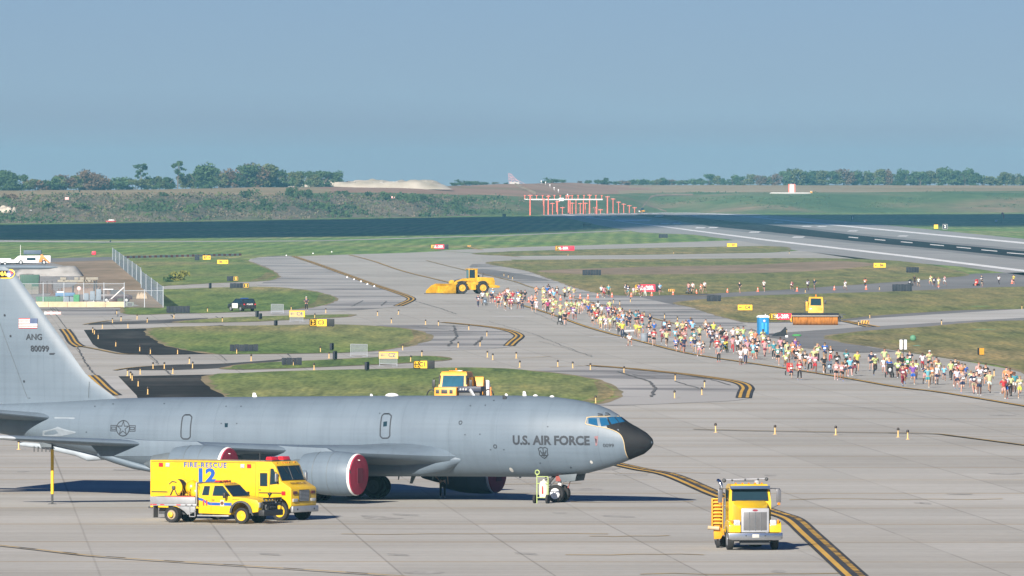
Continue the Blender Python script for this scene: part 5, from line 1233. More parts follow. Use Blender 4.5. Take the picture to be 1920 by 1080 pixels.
for k in range(5): mb = MB(); mb.box(-1.28, -1.2, -.5 + k * .25, -.44 + k * .25, 2.03, 2.07, .01); part('marker_light', mb, M_amber, pu)
# front: grille, guard, winch
mb = MB(); mb.box(1.0, 1.05, -.62, .62, .72, 1.14, .02); part('grille', mb, M_blackp, pu)
for y in (-.78, .78): mb = MB(); mb.box(.94, 1.03, y - .13, y + .13, .84, 1.1, .03); part('headlight', mb, M_lamp, pu); 
mb = MB(); mb.box(1.02, 1.36, -1.0, 1.0, .42, .72, .05); part('winch_bumper', mb, M_blackp, pu)
mb = MB()
for y in (-.85, -.45, -.15, .15, .45, .85): mb.tube([(1.30, y, .7), (1.32, y, 1.15), (1.25, y, 1.32)], .04, 6)
for z in (1.30, 1.02): mb.tube([(1.28, -.92, z), (1.32, 0, z), (1.28, .92, z)], .04, 6)
part('brush_guard', mb, M_blackp, pu)
mb = MB(); mb.cyl((1.2, -.28, .86), (1.2, .28, .86), .13, n=12); mb.box(1.08, 1.3, -.5, -.3, .72, 1.02, .03); mb.box(1.08, 1.3, .3, .5, .72, 1.02, .03); part('winch', mb, M_dark, pu)
mb = MB(); mb.tube([(1.25, -.3, 1.32), (1.3, -.32, 1.5)], .03, 5); mb.ball((1.3, -.32, 1.52), (.1, .09, .09), 8, 6); part('work_lamp', mb, M_blackp, pu)
mb = MB(); mb.tube([(.7, .8, 1.33), (.72, .82, 1.48)], .02, 5); mb.ball((.72, .82, 1.5), .07, 8, 6); part('work_lamp', mb, M_blackp, pu)
# flatbed
mb = MB(); mb.box(-5.28, -2.56, -1.05, 1.05, .86, .98, .02); bed = part('flatbed', mb, M_alu, pu)
for yy in (-1, 1):
    mb = MB(); mb.box(-5.26, -2.62, yy * 1.02, yy * 1.07, .99, 1.32, .015); part('side_board', mb, mat('galvanised', (.33, .34, .35), .5, .5), bed)
    for x, wdt, m_ in [(-5.0, .24, M_redl), (-4.55, .24, M_redl), (-3.6, .24, M_redl), (-5.2, .08, M_redl), (-3.15, .1, M_blackp), (-2.82, .1, M_blackp)]:
        mb = MB(); mb.box(x - wdt / 2, x + wdt / 2, yy * 1.05, yy * 1.065, .90, .945); part('reflector', mb, m_, bed)
    mb = MB(); mb.ext([(-3.75, .86), (-2.62, .86), (-2.75, .55), (-3.1, .42), (-3.3, .6)], 'y', yy * .92, yy * 1.0, .01); part('tool_step', mb, M_alu, bed)
    mb = MB(); mb.box(-2.98, -2.62, yy * 1.0, yy * 1.05, .32, .36); mb.box(-2.98, -2.62, yy * 1.0, yy * 1.05, .56, .60); mb.box(-2.98, -2.94, yy * 1.0, yy * 1.05, .32, .86); mb.box(-2.66, -2.62, yy * 1.0, yy * 1.05, .32, .86); part('ladder', mb, M_alu, bed)
    mb = MB(); mb.box(-5.12, -5.08, yy * .55, yy * 1.02, .25, .85); part('mud_flap', mb, mat('mud_rubber', (.11, .105, .10), .9), pu)
    mb = MB(); mb.box(-2.60, -2.54, yy * .9, yy * 1.05, .98, 2.06, .01); part('rack_post', mb, M_alu, bed)
mb = MB(); mb.box(-2.60, -2.54, -1.0, 1.0, 2.0, 2.08, .01); part('rack_rail', mb, M_alu, bed)
mb = MB(); mb.box(-5.27, -5.22, -1.02, 1.02, .99, 1.32, .01); part('tail_board', mb, M_alu, bed)
mb = MB(); mb.box(-4.6, -2.9, -.7, .7, .99, 1.36, .03); sk = part('pump_skid', mb, mat('skid_red', (.35, .07, .05), .7), pu)
mb = MB(); mb.lathe([(.10, -.34), (.46, -.34), (.46, -.29), (.34, -.28), (.34, .28), (.46, .29), (.46, .34), (.10, .34)], (-4.2, -.1, 1.78), (0, 1, 0), 22); rl = part('hose_reel', mb, M_fy, pu)
mb = MB(); mb.lathe([(.335, -.27), (.42, -.26), (.42, .26), (.335, .27)], (-4.2, -.1, 1.78), (0, 1, 0), 18); part('hose', mb, M_blackp, rl)
mb = MB(); mb.tube([(-4.4, -.5, 1.4), (-4.2, -.5, 1.78), (-4.0, -.5, 1.4)], .03, 5); mb.box(-4.28, -4.12, -.56, -.44, 1.7, 1.86, .02); mb.tube([(-4.5, -.45, 1.95), (-4.3, -.48, 2.1), (-4.05, -.48, 2.05)], .025, 5); part('reel_frame', mb, M_dark, rl)
mb = MB(); mb.ball((-3.45, .1, 1.75), (.36, .36, .40), 18, 12); mb.cyl((-3.45, .1, 2.12), (-3.45, .1, 2.25), .05, n=8); part('foam_tank', mb, M_fy, pu)
mb = MB(); mb.ball((-2.98, -.3, 1.55), (.34, .34, .34), 18, 12); part('foam_tank', mb, M_fy, pu)
mb = MB()
for k in range(6): mb.tube([(-3.9 + k * .14, -.62, 1.36), (-3.85 + k * .14, -.64, 1.5 + .12 * (k % 3)), (-3.8 + k * .14, -.5, 1.5)], .022, 5)
part('valve_manifold', mb, mat('brass', (.35, .22, .06), .4, .6), pu)
for x, s_ in ((0, -1), (0, 1), (-4.06, -1), (-4.06, 1)):
    wheel(pu, x, s_ * (.84 if x == 0 else .80), .415, .28 if x == 0 else .46, s_, M_fy2 if x == 0 else mat('rim_grey', (.30, .24, .16), .6), M_tyre, .62 if x == 0 else .58)
mb = MB(); mb.lathe([(.14, 0), (.14, .1), (.06, .14), (0, .14)], (-4.06, -1.0, .415), (0, -1, 0), 12); part('hub', mb, M_fy2, pu)
mb = MB(); mb.box(-5.1, .9, -.45, .45, .42, .62); part('chassis', mb, M_dark, pu)

# ---- snow-plough truck facing the camera
tdir = heading(-90 + 9); 
tk = thing('plow_truck', 'yellow snow plow truck with chrome grille facing the viewer beside the painted line', 'plow truck', Vector((11.30, 241.0 * K, 0)), R(-84))
# hood tapers to the grille
mb = MB()
mb.loft([[(x, -w, z0), (x, -w * .96, z1 - .10), (x, -w * .78, z1), (x, w * .78, z1), (x, w * .96, z1 - .10), (x, w, z0)] for x, w, z0, z1 in [(1.12, .60, .95, 1.92), (.9, .64, .95, 1.98), (.0, .76, .95, 2.16), (-.75, .86, .95, 2.30)]]); part('hood', mb, M_fy, tk)
mb = MB(); mb.box(1.10, 1.17, -.66, .66, .86, 2.00, .05); gs = part('grille_surround', mb, mat('satin_silver', (.33, .34, .36), .45, .2), tk)
mb = MB(); mb.box(1.165, 1.18, -.55, .55, .96, 1.82, .01); gm = part('grille', mb, mat('grille_mesh', (.16, .16, .165), .5, .5), gs)
for y in (-.275, 0, .275): mb = MB(); mb.box(1.175, 1.20, y - .014, y + .014, .95, 1.83); part('grille_bar', mb, M_chrome, gm)
for k in range(18): mb = MB(); mb.box(1.178, 1.187, -.54, .54, .985 + k * .046, .992 + k * .046); part('grille_bar', mb, M_dark, gm)
mb = MB(); mb.add([(1.178, .13 * math.cos(a), 1.90 + .05 * math.sin(a)) for a in [6.2832 * k / 14 for k in range(14)]], [list(range(14))]); part('badge', mb, mat('badge_red', (.25, .03, .05), .4), gs, smooth=False)
for yy in (-1, 1):
    mb = MB(); mb.ext([(.62, 1.40), (1.0, 1.36), (1.18, 1.22), (1.2, .86), (.62, .86)] + [(.56 * math.cos(a), .60 + .52 * math.sin(a)) for a in [math.pi * k / 8 for k in range(1, 8)]] + [(-.62, .9), (-.70, 1.1), (-.4, 1.34), (0, 1.42)], 'y', yy * .68, yy * 1.24, .05); part('fender', mb, M_fy, tk)
    mb = MB(); mb.box(.95, 1.2, yy * .70, yy * 1.02, 1.18, 1.46, .07); part('headlight', mb, M_lamp, tk)
    mb = MB(); mb.box(.95, 1.17, yy * 1.04, yy * 1.14, 1.30, 1.46, .03); part('turn_signal', mb, M_amber, tk)
    wheel(tk, 0, yy * 1.06, .52, .30, yy, M_alu, M_tyre, .58)
    for x in (-4.4, -5.7): wheel(tk, x, yy * .78, .52, .50, yy, M_alu, M_tyre, .58)
mb = MB(); mb.ext([(-1.28, .56), (-1.1, .50), (1.1, .50), (1.28, .56), (1.28, .84), (-1.28, .84)], 'x', 1.2, 1.36, .03); bp = part('bumper', mb, mat('dull_chrome', (.52, .54, .57), .25, 1.0, var=.08), tk)
mb = MB(); mb.box(1.362, 1.37, -.16, .16, .62, .78, .003); part('licence_plate', mb, mat('plate_pale', (.42, .42, .38), .6), bp)
for y in (-.45, .45): mb = MB(); mb.cyl((1.36, y, .71), (1.365, y, .71), .035, n=10); part('bumper_hole', mb, M_blackp, bp)
mb = MB(); mb.box(-6.4, 1.1, -.5, .5, .5, .85); mb.box(.7, 1.1, -.7, .7, .28, .5, .03); mb.cyl((0, -.9, .5), (0, .9, .5), .09); part('chassis', mb, M_dark, tk)
# cab
mb = MB(); mb.loft([[(x0, -w, z), (x1, -w, z), (x1, w, z), (x0, w, z)] for z, x0, x1, w in [(.95, -2.5, -.72, .98), (2.24, -2.5, -.74, 1.0), (2.95, -2.45, -.98, .93), (3.06, -2.4, -1.12, .85)]]); part('cab', mb, M_fy, tk)
def tscr(y, t): return Vector((-.74 - .24 * t + .012, y * (1 - .06 * t), 2.26 + .69 * t))
mb = MB(); V = [tscr(-.86, .06), tscr(.86, .06), tscr(.86, .86), tscr(-.86, .86)]; mb.add(V, [(0, 1, 2, 3)]); ws = part('windscreen', mb, M_glass, tk, smooth=False)
mb = MB()
for q0, q1 in zip(V, V[1:] + V[:1]): mb.tube([q0, q1], .025, 5)
part('window_seal', mb, M_blackp, ws)
mb = MB(); mb.box(-.90, -.62, -.93, .93, 2.85, 3.0, .02); part('sun_visor', mb, mat('visor_blue', (.045, .075, .15), .35), tk)
for y in (-.4, .35): mb = MB(); mb.tube([tscr(y, .02) + Vector((.03, 0, 0)), tscr(y + .4, .12) + Vector((.03, 0, 0))], .012, 5); part('wiper', mb, M_blackp, tk)
for y in (-.62, -.3, 0, .3, .62): mb = MB(); mb.lathe([(.05, 0), (.055, .06), (.03, .16), (0, .17)], (-1.2, y, 3.08), (-1, 0, .1), 10); part('roof_light', mb, M_amber, tk)
mb = MB(); mb.lathe([(.12, 0), (.14, .08), (.09, .17), (0, .19)], (-1.5, .42, 3.06), (0, 0, 1), 14); part('strobe', mb, M_lamp, tk)
for yy in (-1, 1):
    pane(tk, [(-2.0, 2.26), (-1.0, 2.26), (-1.16, 2.82), (-2.0, 2.82)], yy * 1.0)
    mb = MB(); mb.box(-2.1, -2.08, yy * .99, yy * 1.01, 1.0, 2.24); mb.box(-.9, -.88, yy * .985, yy * 1.005, 1.0, 2.24); part('door', mb, mat('seam_ochre', (.3, .2, .01)), tk)
    mb = MB(); mb.tube([(-1.0, yy * .95, 2.86), (-.95, yy * 1.42, 2.86), (-.95, yy * 1.42, 2.1), (-1.0, yy * 1.0, 1.9)], .022, 6); ma = part('mirror_arm', mb, M_chrome, tk)
    mb = MB(); mb.box(-1.0, -.92, yy * 1.28, yy * 1.50, 2.2, 2.82, .03); part('mirror', mb, mat('mirror_back', (.18, .18, .19), .3, .5), ma)
    mb = MB(); mb.box(-1.0, -.92, yy * 1.33, yy * 1.46, 2.08, 2.2, .03); part('mirror_light', mb, M_amber, ma)
# exhaust stack on the near side of the cab
mb = MB(); mb.tube([(-2.7, -1.12, 1.0), (-2.7, -1.12, 2.8), (-2.7, -1.13, 3.0), (-2.78, -1.2, 3.16), (-2.9, -1.26, 3.2)], .085, 12); part('exhaust_stack', mb, M_chrome, tk)
mb = MB(); mb.cyl((-1.25, -1.12, .95), (-1.25, -1.12, 2.4), .10, n=12); part('air_cleaner', mb, M_chrome, tk)
# raised light bar behind the cab
mb = MB(); mb.tube([(-2.65, -1.05, 3.22), (-2.65, 0, 3.25), (-2.65, 1.05, 3.28)], .035, 6); mb.tube([(-2.65, -.55, 2.0), (-2.65, -.55, 3.22)], .014, 5); mb.tube([(-2.65, .55, 2.0), (-2.65, .55, 3.26)], .014, 5); lb = part('light_bar', mb, mat('bar_grey', (.30, .31, .34), .5), tk)
for y, r in [(-1.0, .10), (-.62, .05), (0, .05), (.62, .05), (1.02, .09)]: mb = MB(); mb.ball((-2.6, y, 3.23 + y * .03), r, 10, 7); part('work_lamp', mb, M_dark, lb)
# hopper body behind and the wing plough folded up along the side
mb = MB(); mb.ext([(-.90, 1.25), (.90, 1.25), (.96, 2.25), (-.96, 2.25)], 'x', -6.6, -3.0, .04); hp = part('hopper_body', mb, M_orange, tk)
for k in range(6): 
    x = -6.4 + k * .65
    for yy in (-1, 1): mb = MB(); mb.box(x - .05, x + .05, yy * .93, yy * 1.0, 1.25, 2.25, .01); part('rib', mb, M_orange, hp)
mb = MB(); mb.ext([(-1.46, .42), (-1.48, .9), (-1.56, 1.5), (-1.60, 2.2), (-1.56, 2.36), (-1.04, 2.36), (-1.02, 1.6), (-1.0, .72), (-1.14, .44)], 'x', -2.86, -2.72, .02); wp = part('wing_plow', mb, M_orange, tk)
for k in range(8): z = 1.15 + k * .165; mb = MB(); mb.box(-2.72, -2.58, -1.54, -1.06, z, z + .06, .01); part('rib', mb, mat('rib_yellow', (.62, .36, .04), .5), wp)
mb = MB(); mb.box(-2.76, -2.56, -1.60, -1.53, .9, 2.36, .02); mb.box(-2.76, -2.56, -1.09, -1.02, .7, 2.36, .02); part('side_rail', mb, M_orange, wp)
mb = MB(); mb.tube([(-2.6, -1.78, .98), (-2.6, -1.25, .94)], .09, 8); part('push_arm', mb, mat('pale_wood', (.45, .36, .24), .8), wp)
mb = MB(); mb.cyl((-2.8, -1.34, .2), (-2.8, -1.2, .2), .19, n=14); part('caster', mb, M_tyre, wp)
mb = MB(); mb.cyl((-2.0, -.8, .75), (-3.0, -.8, .75), .28, n=16); part('fuel_tank', mb, M_chrome, tk)

# ---- wheel loader with a box pusher
P = G(880, 551)
ld = thing('wheel_loader', 'yellow wheel loader with wide box pusher blade standing beside the rear of the crowd', 'wheel loader', P, R(180 + 16))
# local: x forward
for x, s_ in ((1.55, -1), (1.55, 1), (-1.85, -1), (-1.85, 1)):
    wheel(ld, x, s_ * 1.15, .95, .72, s_, mat('rim_yellow', (.60, .32, .03), .5), M_tyre, .55)
mb = MB(); mb.ext([(-3.9, 1.15), (-3.95, 2.0), (-3.7, 2.55), (-1.1, 2.65), (-.9, 1.9), (-.4, 1.9), (-.4, .75), (-2.8, .75), (-3.2, 1.1)], 'y', -.85, .85, .06); part('engine_hood', mb, M_plow, ld)
mb = MB(); mb.ext([(-4.6, .95), (-4.75, 1.25), (-3.5, 1.5), (-2.9, 1.3), (-3.0, .95)], 'y', -1.15, 1.15, .06); part('counterweight', mb, M_plow, ld)
mb = MB(); mb.ext([(-1.1, 1.9), (.45, 1.9), (.6, 2.35), (.2, 2.45), (.1, 2.5), (-1.1, 2.5)], 'y', -.8, .8, .04); part('cab_base', mb, M_plow, ld)
mb = MB()
for x, y in ((.22, -.72), (.22, .72), (-1.05, -.72), (-1.05, .72), (-.35, -.74), (-.35, .74)): mb.box(x - .07, x + .07, y - .05, y + .05, 2.4, 3.85, .01)
mb.box(-1.12, -.72, -.76, .76, 2.4, 3.9, .02); cb = part('cab_frame', mb, M_plow, ld)
mb = MB(); mb.box(-1.2, .42, -.82, .82, 3.82, 3.98, .04); part('cab_roof', mb, M_plow, cb)
mb = MB(); mb.box(.24, .30, -.70, .70, 2.48, 3.8); part('window', mb, glass('pale_glass', (.10, .20, .24)), cb)
for yy in (-1, 1): mb = MB(); mb.box(-.66, .20, yy * .76, yy * .80, 2.5, 3.76); part('window', mb, M_glass, cb)
mb = MB(); mb.ext([(-.5, .75), (.35, .6), (.6, 1.9), (-.6, 1.9)], 'y', -.7, .7, .05); part('articulation', mb, M_plow, ld)
mb = MB(); mb.box(-.75, .05, -1.25, -.85, .65, 1.6, .04); mb.box(-.75, .05, .85, 1.25, .65, 1.6, .04); part('cab_steps', mb, M_plow, ld)
for yy in (-1, 1):
    mb = MB(); mb.ext([(.2, 2.35), (1.0, 2.45), (2.3, 2.1), (3.2, 1.1), (3.55, .6), (3.25, .45), (2.85, .95), (2.0, 1.7), (.9, 2.0), (.2, 1.95)], 'y', yy * .45, yy * .72, .03); part('lift_arm', mb, M_plow, ld)
    mb = MB(); mb.ext([(2.6, 2.1)[:2], (3.0, 2.2), (3.3, 1.9), (3.1, 1.2), (2.75, 1.3)], 'y', yy * .2, yy * .38, .02); part('tilt_lever', mb, M_plow, ld)
    mb = MB(); arcp = [(math.cos(a), math.sin(a)) for a in [R(20 + 15 * k) for k in range(10)]]
    for xc in (1.55, -1.85):
        mb.loft([[(xc + c * 1.05, yy * .8, .95 + q * 1.05), (xc + c * 1.05, yy * 1.5, .95 + q * 1.05), (xc + c * 1.12, yy * 1.5, .95 + q * 1.12), (xc + c * 1.12, yy * .8, .95 + q * 1.12)] for c, q in arcp[2:8]])
        part('mudguard', mb, M_dark, ld); mb = MB()
mb = MB(); mb.tube([(.4, -.3, 2.3), (1.7, -.3, 2.3), (2.9, -.3, 2.0)], .09, 8); part('hydraulic_ram', mb, M_steel, ld)
mb = MB(); mb.cyl((-2.1, .3, 2.6), (-2.1, .3, 3.35), .09, n=8); part('exhaust_stack', mb, M_dark, ld)
mb = MB(); mb.cyl((-1.6, -.3, 2.6), (-1.6, -.3, 2.95), .14, n=10); part('air_cleaner', mb, M_dark, ld)
# box pusher, turned a little towards the camera
Mx = Matrix.Translation((4.05, 0, 0)) @ Matrix.Rotation(R(20), 4, 'Z')
mb = MB().xf(Mx)
mb.ext([(-.15, .1), (-.45, .5), (-.45, 1.3), (-.1, 1.62), (.0, 1.62), (-.3, 1.25), (-.28, .5), (.1, .1)], 'y', -2.3, 2.3, .01); bx = part('pusher_blade', mb, M_plow, ld)
for yy in (-1, 1):
    mb = MB().xf(Mx); mb.ext([(-.5, .1), (-.5, 1.4), (.0, 1.62), (.9, 1.3), (1.9, .5), (1.9, .1)], 'y', yy * 2.3, yy * 2.42, .02); part('side_plate', mb, M_plow, bx)
    mb = MB().xf(Mx); mb.box(-.4, 2.2, yy * 2.26, yy * 2.46, .0, .12, .02); part('skid_shoe', mb, M_dark, bx)
mb = MB().xf(Mx); mb.box(-.1, .14, -2.3, 2.3, .0, .14); part('cutting_edge', mb, M_dark, bx)
mb = MB().xf(Mx)
for y in (-1.5, -.8, .8, 1.5): mb.box(-.75, -.42, y - .06, y + .06, .3, 1.45, .01)
part('coupler', mb, M_plow, bx)

# ---- runway broom
P = G(1529, 610)
sw = thing('runway_broom', 'yellow tractor cab behind a long rust-orange rotary broom on the pale strip', 'sweeper', P, R(-90 - 3))
M_brist = ramp_mat('broom_bristle', [(0.3, (0.20, 0.075, 0.014)), (0.7, (0.40, 0.16, 0.035))], (6, 2, 1.5), 1, 6)
mb = MB(); n = 40
rings = []
for k in range(29):
    y = -2.75 + 5.5 * k / 28
    rings.append([Vector((.0 + (.62 + .03 * math.sin(i * 2.4 + k * 1.7)) * math.cos(6.2832 * i / n), y, .66 + (.64 + .035 * math.sin(i * 3.1 + k * 2.3)) * math.sin(6.2832 * i / n))) for i in range(n)])
mb.loft(rings); br = part('broom', mb, M_brist, sw)
mb = MB(); mb.loft([[(x, y, z) for x, z in [(-.75, .7), (-.72, 1.1), (-.4, 1.40), (.05, 1.52), (.5, 1.40), (.72, 1.24), (.70, 1.18), (.45, 1.30), (.05, 1.42), (-.4, 1.30), (-.66, 1.05), (-.7, .7)]] for y in (-2.85, 2.85)]); hd = part('broom_hood', mb, mat('hood_grey', (.035, .04, .048), .8, spec=.1), sw)
mb = MB(); mb.box(.66, .74, -2.85, 2.85, 1.10, 1.22, .01); part('hood_flap', mb, mat('flap_pale', (.30, .26, .23), .8), hd)
for yy in (-1, 1): mb = MB(); mb.box(-.5, .5, yy * 2.86, yy * 2.96, .4, 1.3, .03); mb.cyl((0, yy * 2.9, .66), (0, yy * 3.1, .66), .22, n=14); part('end_plate', mb, M_orange if yy < 0 else M_dark, hd)
mb = MB(); mb.box(-.2, .05, 2.9, 3.35, .9, 1.2, .03); mb.box(-.1, .1, 2.95, 3.7, 1.32, 1.40, .02); part('motor_bracket', mb, M_dark, hd)
mb = MB(); mb.ext([(-6.0, .9), (-6.0, 2.1), (-3.4, 2.4), (-2.2, 2.4), (-1.6, 2.1), (-1.4, .9)], 'y', -.85, .85, .08); tb = part('tractor_body', mb, M_plow, sw)
mb = MB(); mb.loft([[(x0, -w, z), (x1, -w, z), (x1, w, z), (x0, w, z)] for z, x0, x1, w in [(.75, -3.5, -1.2, .93), (1.6, -3.5, -1.5, .93), (2.35, -3.5, -1.7, .93), (3.35, -3.4, -2.0, .86), (3.45, -3.3, -2.1, .8)]]); cb = part('cab', mb, M_plow, sw)
mb = MB(); mb.quad((-1.69, -.66, 2.42), (-1.69, .66, 2.42), (-1.945, .62, 3.26), (-1.945, -.62, 3.26)); part('windscreen', mb, M_glass, cb, smooth=False)
for yy in (-1, 1): pane(cb, [(-3.2, 2.4), (-1.95, 2.4), (-2.1, 3.2), (-3.2, 3.2)], yy * .93)
mb = MB(); mb.cyl((-2.6, 0, 3.45), (-2.6, 0, 3.75), .09, .07, n=10); part('beacon', mb, M_amber, cb)
mb = MB(); mb.box(-1.9, -1.5, -1.25, -.9, 1.7, 2.9, .1); part('air_tank', mb, M_plow, sw)
for yy in (-1, 1):
    mb = MB(); mb.tube([(-1.9, yy * .9, 3.0), (-1.8, yy * 1.2, 3.0)], .025, 5); ma = part('mirror_arm', mb, M_blackp, sw)
    mb = MB(); mb.box(-1.85, -1.75, yy * 1.05, yy * 1.3, 2.6, 3.05, .03); part('mirror', mb, M_blackp, ma)
    for x in (-2.2, -5.0): wheel(sw, x, yy * 1.0, .68, .5, yy, M_plow, M_tyre, .55)
mb = MB(); mb.tube([(-1.7, -1.3, 1.4), (-1.7, -1.35, 2.6)], .05, 6); mb.box(-1.6, -.5, -.3, .3, .9, 1.2, .03); part('lift_frame', mb, M_dark, sw)
mb = MB(); mb.lathe([(.22, 0), (.22, .03), (.13, .04), (.13, 0)], (-1.62, .1, 1.82), (1, 0, .1), 14); part('hose_ring', mb, M_dark, sw)

# ---- snow machine parked behind the jet
d = 366.0 * K
sm = thing('snow_machine', 'orange-yellow snow machine with large windscreen, half hidden behind the jet', 'snow vehicle', at(850, d), R(-90 - 14))
mb = MB(); mb.loft([[(x0, -w, z), (x1, -w, z), (x1, w, z), (x0, w, z)] for z, x0, x1, w in [(1.2, -1.9, .25, 1.05), (2.7, -1.9, .2, 1.05), (3.66, -1.8, -.1, .98), (3.82, -1.7, -.2, .9)]]); cb = part('cab', mb, M_orange, sm)
mb = MB(); mb.quad((.21, -.80, 2.74), (.21, .82, 2.74), (-.045, .78, 3.54), (-.045, -.76, 3.54)); part('windscreen', mb, mat('tint_glass', (.012, .075, .125), .5, spec=.05, var=.4, scale=1.2), cb, smooth=False)
for yy in (-1, 1): mb = MB(); mb.box(-.1, .14, yy * .94, yy * 1.03, 2.74, 3.56); part('corner_glass', mb, M_blackp, cb)
for yy in (-1, 1): pane(cb, [(-1.6, 2.3), (-.1, 2.3), (-.3, 3.4), (-1.6, 3.4)], yy * 1.06)
mb = MB(); mb.box(-1.0, -.7, -.5, .5, 3.80, 3.9, .03); mb.cyl((-.85, 0, 3.9), (-.85, 0, 4.05), .07, n=8); part('beacon', mb, M_amber, cb)
mb = MB(); mb.box(.2, 1.25, -1.1, .55, 1.0, 2.72, .08); nz_ = part('nose', mb, M_orange, sm)
for y, w in ((-.85, .12), (-.35, .22), (.15, .12)): mb = MB(); mb.box(1.25, 1.27, y - w, y + w, 2.28, 2.56, .01); part('vent', mb, M_blackp, nz_)
mb = MB(); mb.box(.1, 1.2, .62, 2.35, 2.42, 2.80, .06); rk = part('lamp_rack', mb, mat('navy_steel', (.02, .025, .05), .5), sm)
for y in (.85, 1.05, 1.25): mb = MB(); mb.ball((1.22, y, 2.58), .09, 8, 6); part('headlight', mb, M_lamp, rk)
mb = MB(); mb.box(.2, 1.0, .65, 2.2, .9, 2.42, .05); part('pump_frame', mb, M_dark, sm)
mb = MB(); mb.tube([(1.25, 1.55, 2.6), (1.3, 1.95, 2.0)], .12, 6); part('push_strut', mb, mat('pale_steel', (.4, .42, .44), .4, .3), sm)
mb = MB(); mb.ext([(-2.6, 1.2), (-2.6, 3.3), (-2.2, 3.45), (-1.95, 2.6), (-1.95, 1.2)], 'y', .2, 1.7, .08); part('spreader_hopper', mb, M_orange, sm)
mb = MB(); mb.ext([(-3.4, 1.2), (-3.2, 2.6), (-2.65, 3.2), (-2.65, 1.2)], 'y', .4, 2.0, .08); part('spreader_hopper', mb, M_alu, sm)
mb = MB(); mb.box(-6.5, -1.9, -1.1, 1.3, .8, 1.6, .05); part('chassis', mb, M_dark, sm)
for yy in (-1, 1):
    mb = MB(); mb.tube([(.1, yy * 1.0, 3.4), (.35, yy * 1.35, 3.35), (.35, yy * 1.35, 2.6), (.2, yy * 1.05, 2.4)], .03, 6); ma = part('mirror_arm', mb, M_blackp, sm)
    mb = MB(); mb.box(.28, .4, yy * 1.25, yy * 1.47, 2.7, 3.25, .03); part('mirror', mb, M_blackp, ma)
    for x in (-.4, -5.2): wheel(sm, x, yy * 1.05, .62, .45, yy, M_alu, M_tyre, .55)
for cy, cr in ((2.75, .38), (-1.45, .35)):
    mb = MB(); mb.tube([(.6, cy + cr * math.cos(a), 2.05 + cr * 1.4 * math.sin(a)) for a in [R(-20 + 20 * k) for k in range(12)]], .05, 6); part('hydraulic_hose', mb, M_blackp, sm)
mb = MB(); mb.tube([(.6, 2.95, 1.3), (.62, 2.9, 2.75)], .06, 6); part('marker_staff', mb, mat('staff_orange', (.7, .22, .05), .6), sm)

# ---- police SUV
P = G(453, 584)
sv = thing('police_car', 'black and white police SUV parked on the taxiway strip near the C4 sign', 'police car', P + Vector((0, 1.2, 0)), R(118))
mb = MB(); mb.ext([(-2.4, .38), (-2.42, .95), (-2.25, 1.12), (1.1, 1.15), (2.2, 1.0), (2.4, .75), (2.4, .38)] + arch(1.5, .42, .38) + arch(-1.45, .42, .38), 'y', -.98, .98, .06); part('body', mb, mat('black_gloss', (.02, .021, .023), .25, coat=.5), sv)
mb = MB(); mb.loft([[(x0, -w, z), (x1, -w, z), (x1, w, z), (x0, w, z)] for z, x0, x1, w in [(1.10, -2.3, 1.2, .95), (1.68, -2.05, .45, .80), (1.74, -1.9, .3, .74)]]); cb = part('cabin', mb, mat('black_gloss', (.02, .021, .023)), sv)
mb = MB(); mb.quad((-2.26, -.78, 1.2), (-2.26, .78, 1.2), (-2.09, .70, 1.62), (-2.09, -.70, 1.62)); part('rear_window', mb, M_glass, cb, smooth=False)
mb = MB(); mb.quad((1.05, -.78, 1.2), (1.05, .78, 1.2), (.53, .72, 1.64), (.53, -.72, 1.64)); part('windscreen', mb, M_glass, cb, smooth=False)
for yy in (-1, 1):
    mb = MB(); mb.box(-.7, 1.0, yy * .982, yy * .99, .45, 1.1, .002); part('door', mb, M_white, sv)
    mb = MB(); mb.quad((-1.9, yy * .945, 1.16), (.85, yy * .945, 1.16), (.4, yy * .825, 1.62), (-1.8, yy * .825, 1.62)); part('window', mb, M_glass, cb, smooth=False)
    for x in (1.5, -1.45): wheel(sv, x, yy * .86, .38, .25, yy, M_alu, M_tyre, .6)
    mb = MB(); mb.box(-2.43, -2.38, yy * .72, yy * .94, .88, 1.06, .01); part('tail_light', mb, M_redl, sv)
M_ = Matrix(((0, 0, -1, -2.43), (-1, 0, 0, 0), (0, 1, 0, .98), (0, 0, 0, 1))); mb = MB(); text(mb, 'POLICE', .26, M_, 1.1, .008); part('lettering', mb, M_white, sv, smooth=False)
mb = MB(); mb.box(-.9, -.6, -.55, .55, 1.75, 1.83, .02); part('light_bar', mb, M_bluep, sv)

# ---- portable toilet
P = G(1430.5, 628)
pt = thing('portable_toilet', 'bright blue portable toilet with white roof behind the runners', 'portable toilet', P, R(-90 + 14))
M_pb = mat('toilet_blue', (.012, .19, .42), .5)
mb = MB(); mb.box(-.56, .56, -.56, .56, .06, 2.0, .03); part('cabin', mb, M_pb, pt)
mb = MB(); mb.loft([[(-w, -w, z), (w, -w, z), (w, w, z), (-w, w, z)] for z, w in [(2.0, .60), (2.08, .61), (2.2, .52), (2.27, .40)]]); part('roof', mb, M_white, pt)
mb = MB(); mb.box(.56, .60, -.42, .42, .16, 1.86, .02); dr = part('door', mb, M_pb, pt)
for y in (-.2, .2):
    mb = MB(); mb.box(.60, .615, y - .13, y + .13, .35, 1.4, .01); part('door_panel', mb, mat('toilet_blue_light', (.05, .34, .68), .45), dr)
mb = MB(); mb.lathe([(.14, 0), (.13, .015), (0, .016)], (.60, 0, 1.62), (1, 0, 0), 14); part('door_badge', mb, mat('pale_pink', (.65, .5, .5), .6), dr)
mb = MB(); mb.box(-.62, .62, -.6, .6, 0, .07, .01); part('skid_base', mb, M_dark, pt)
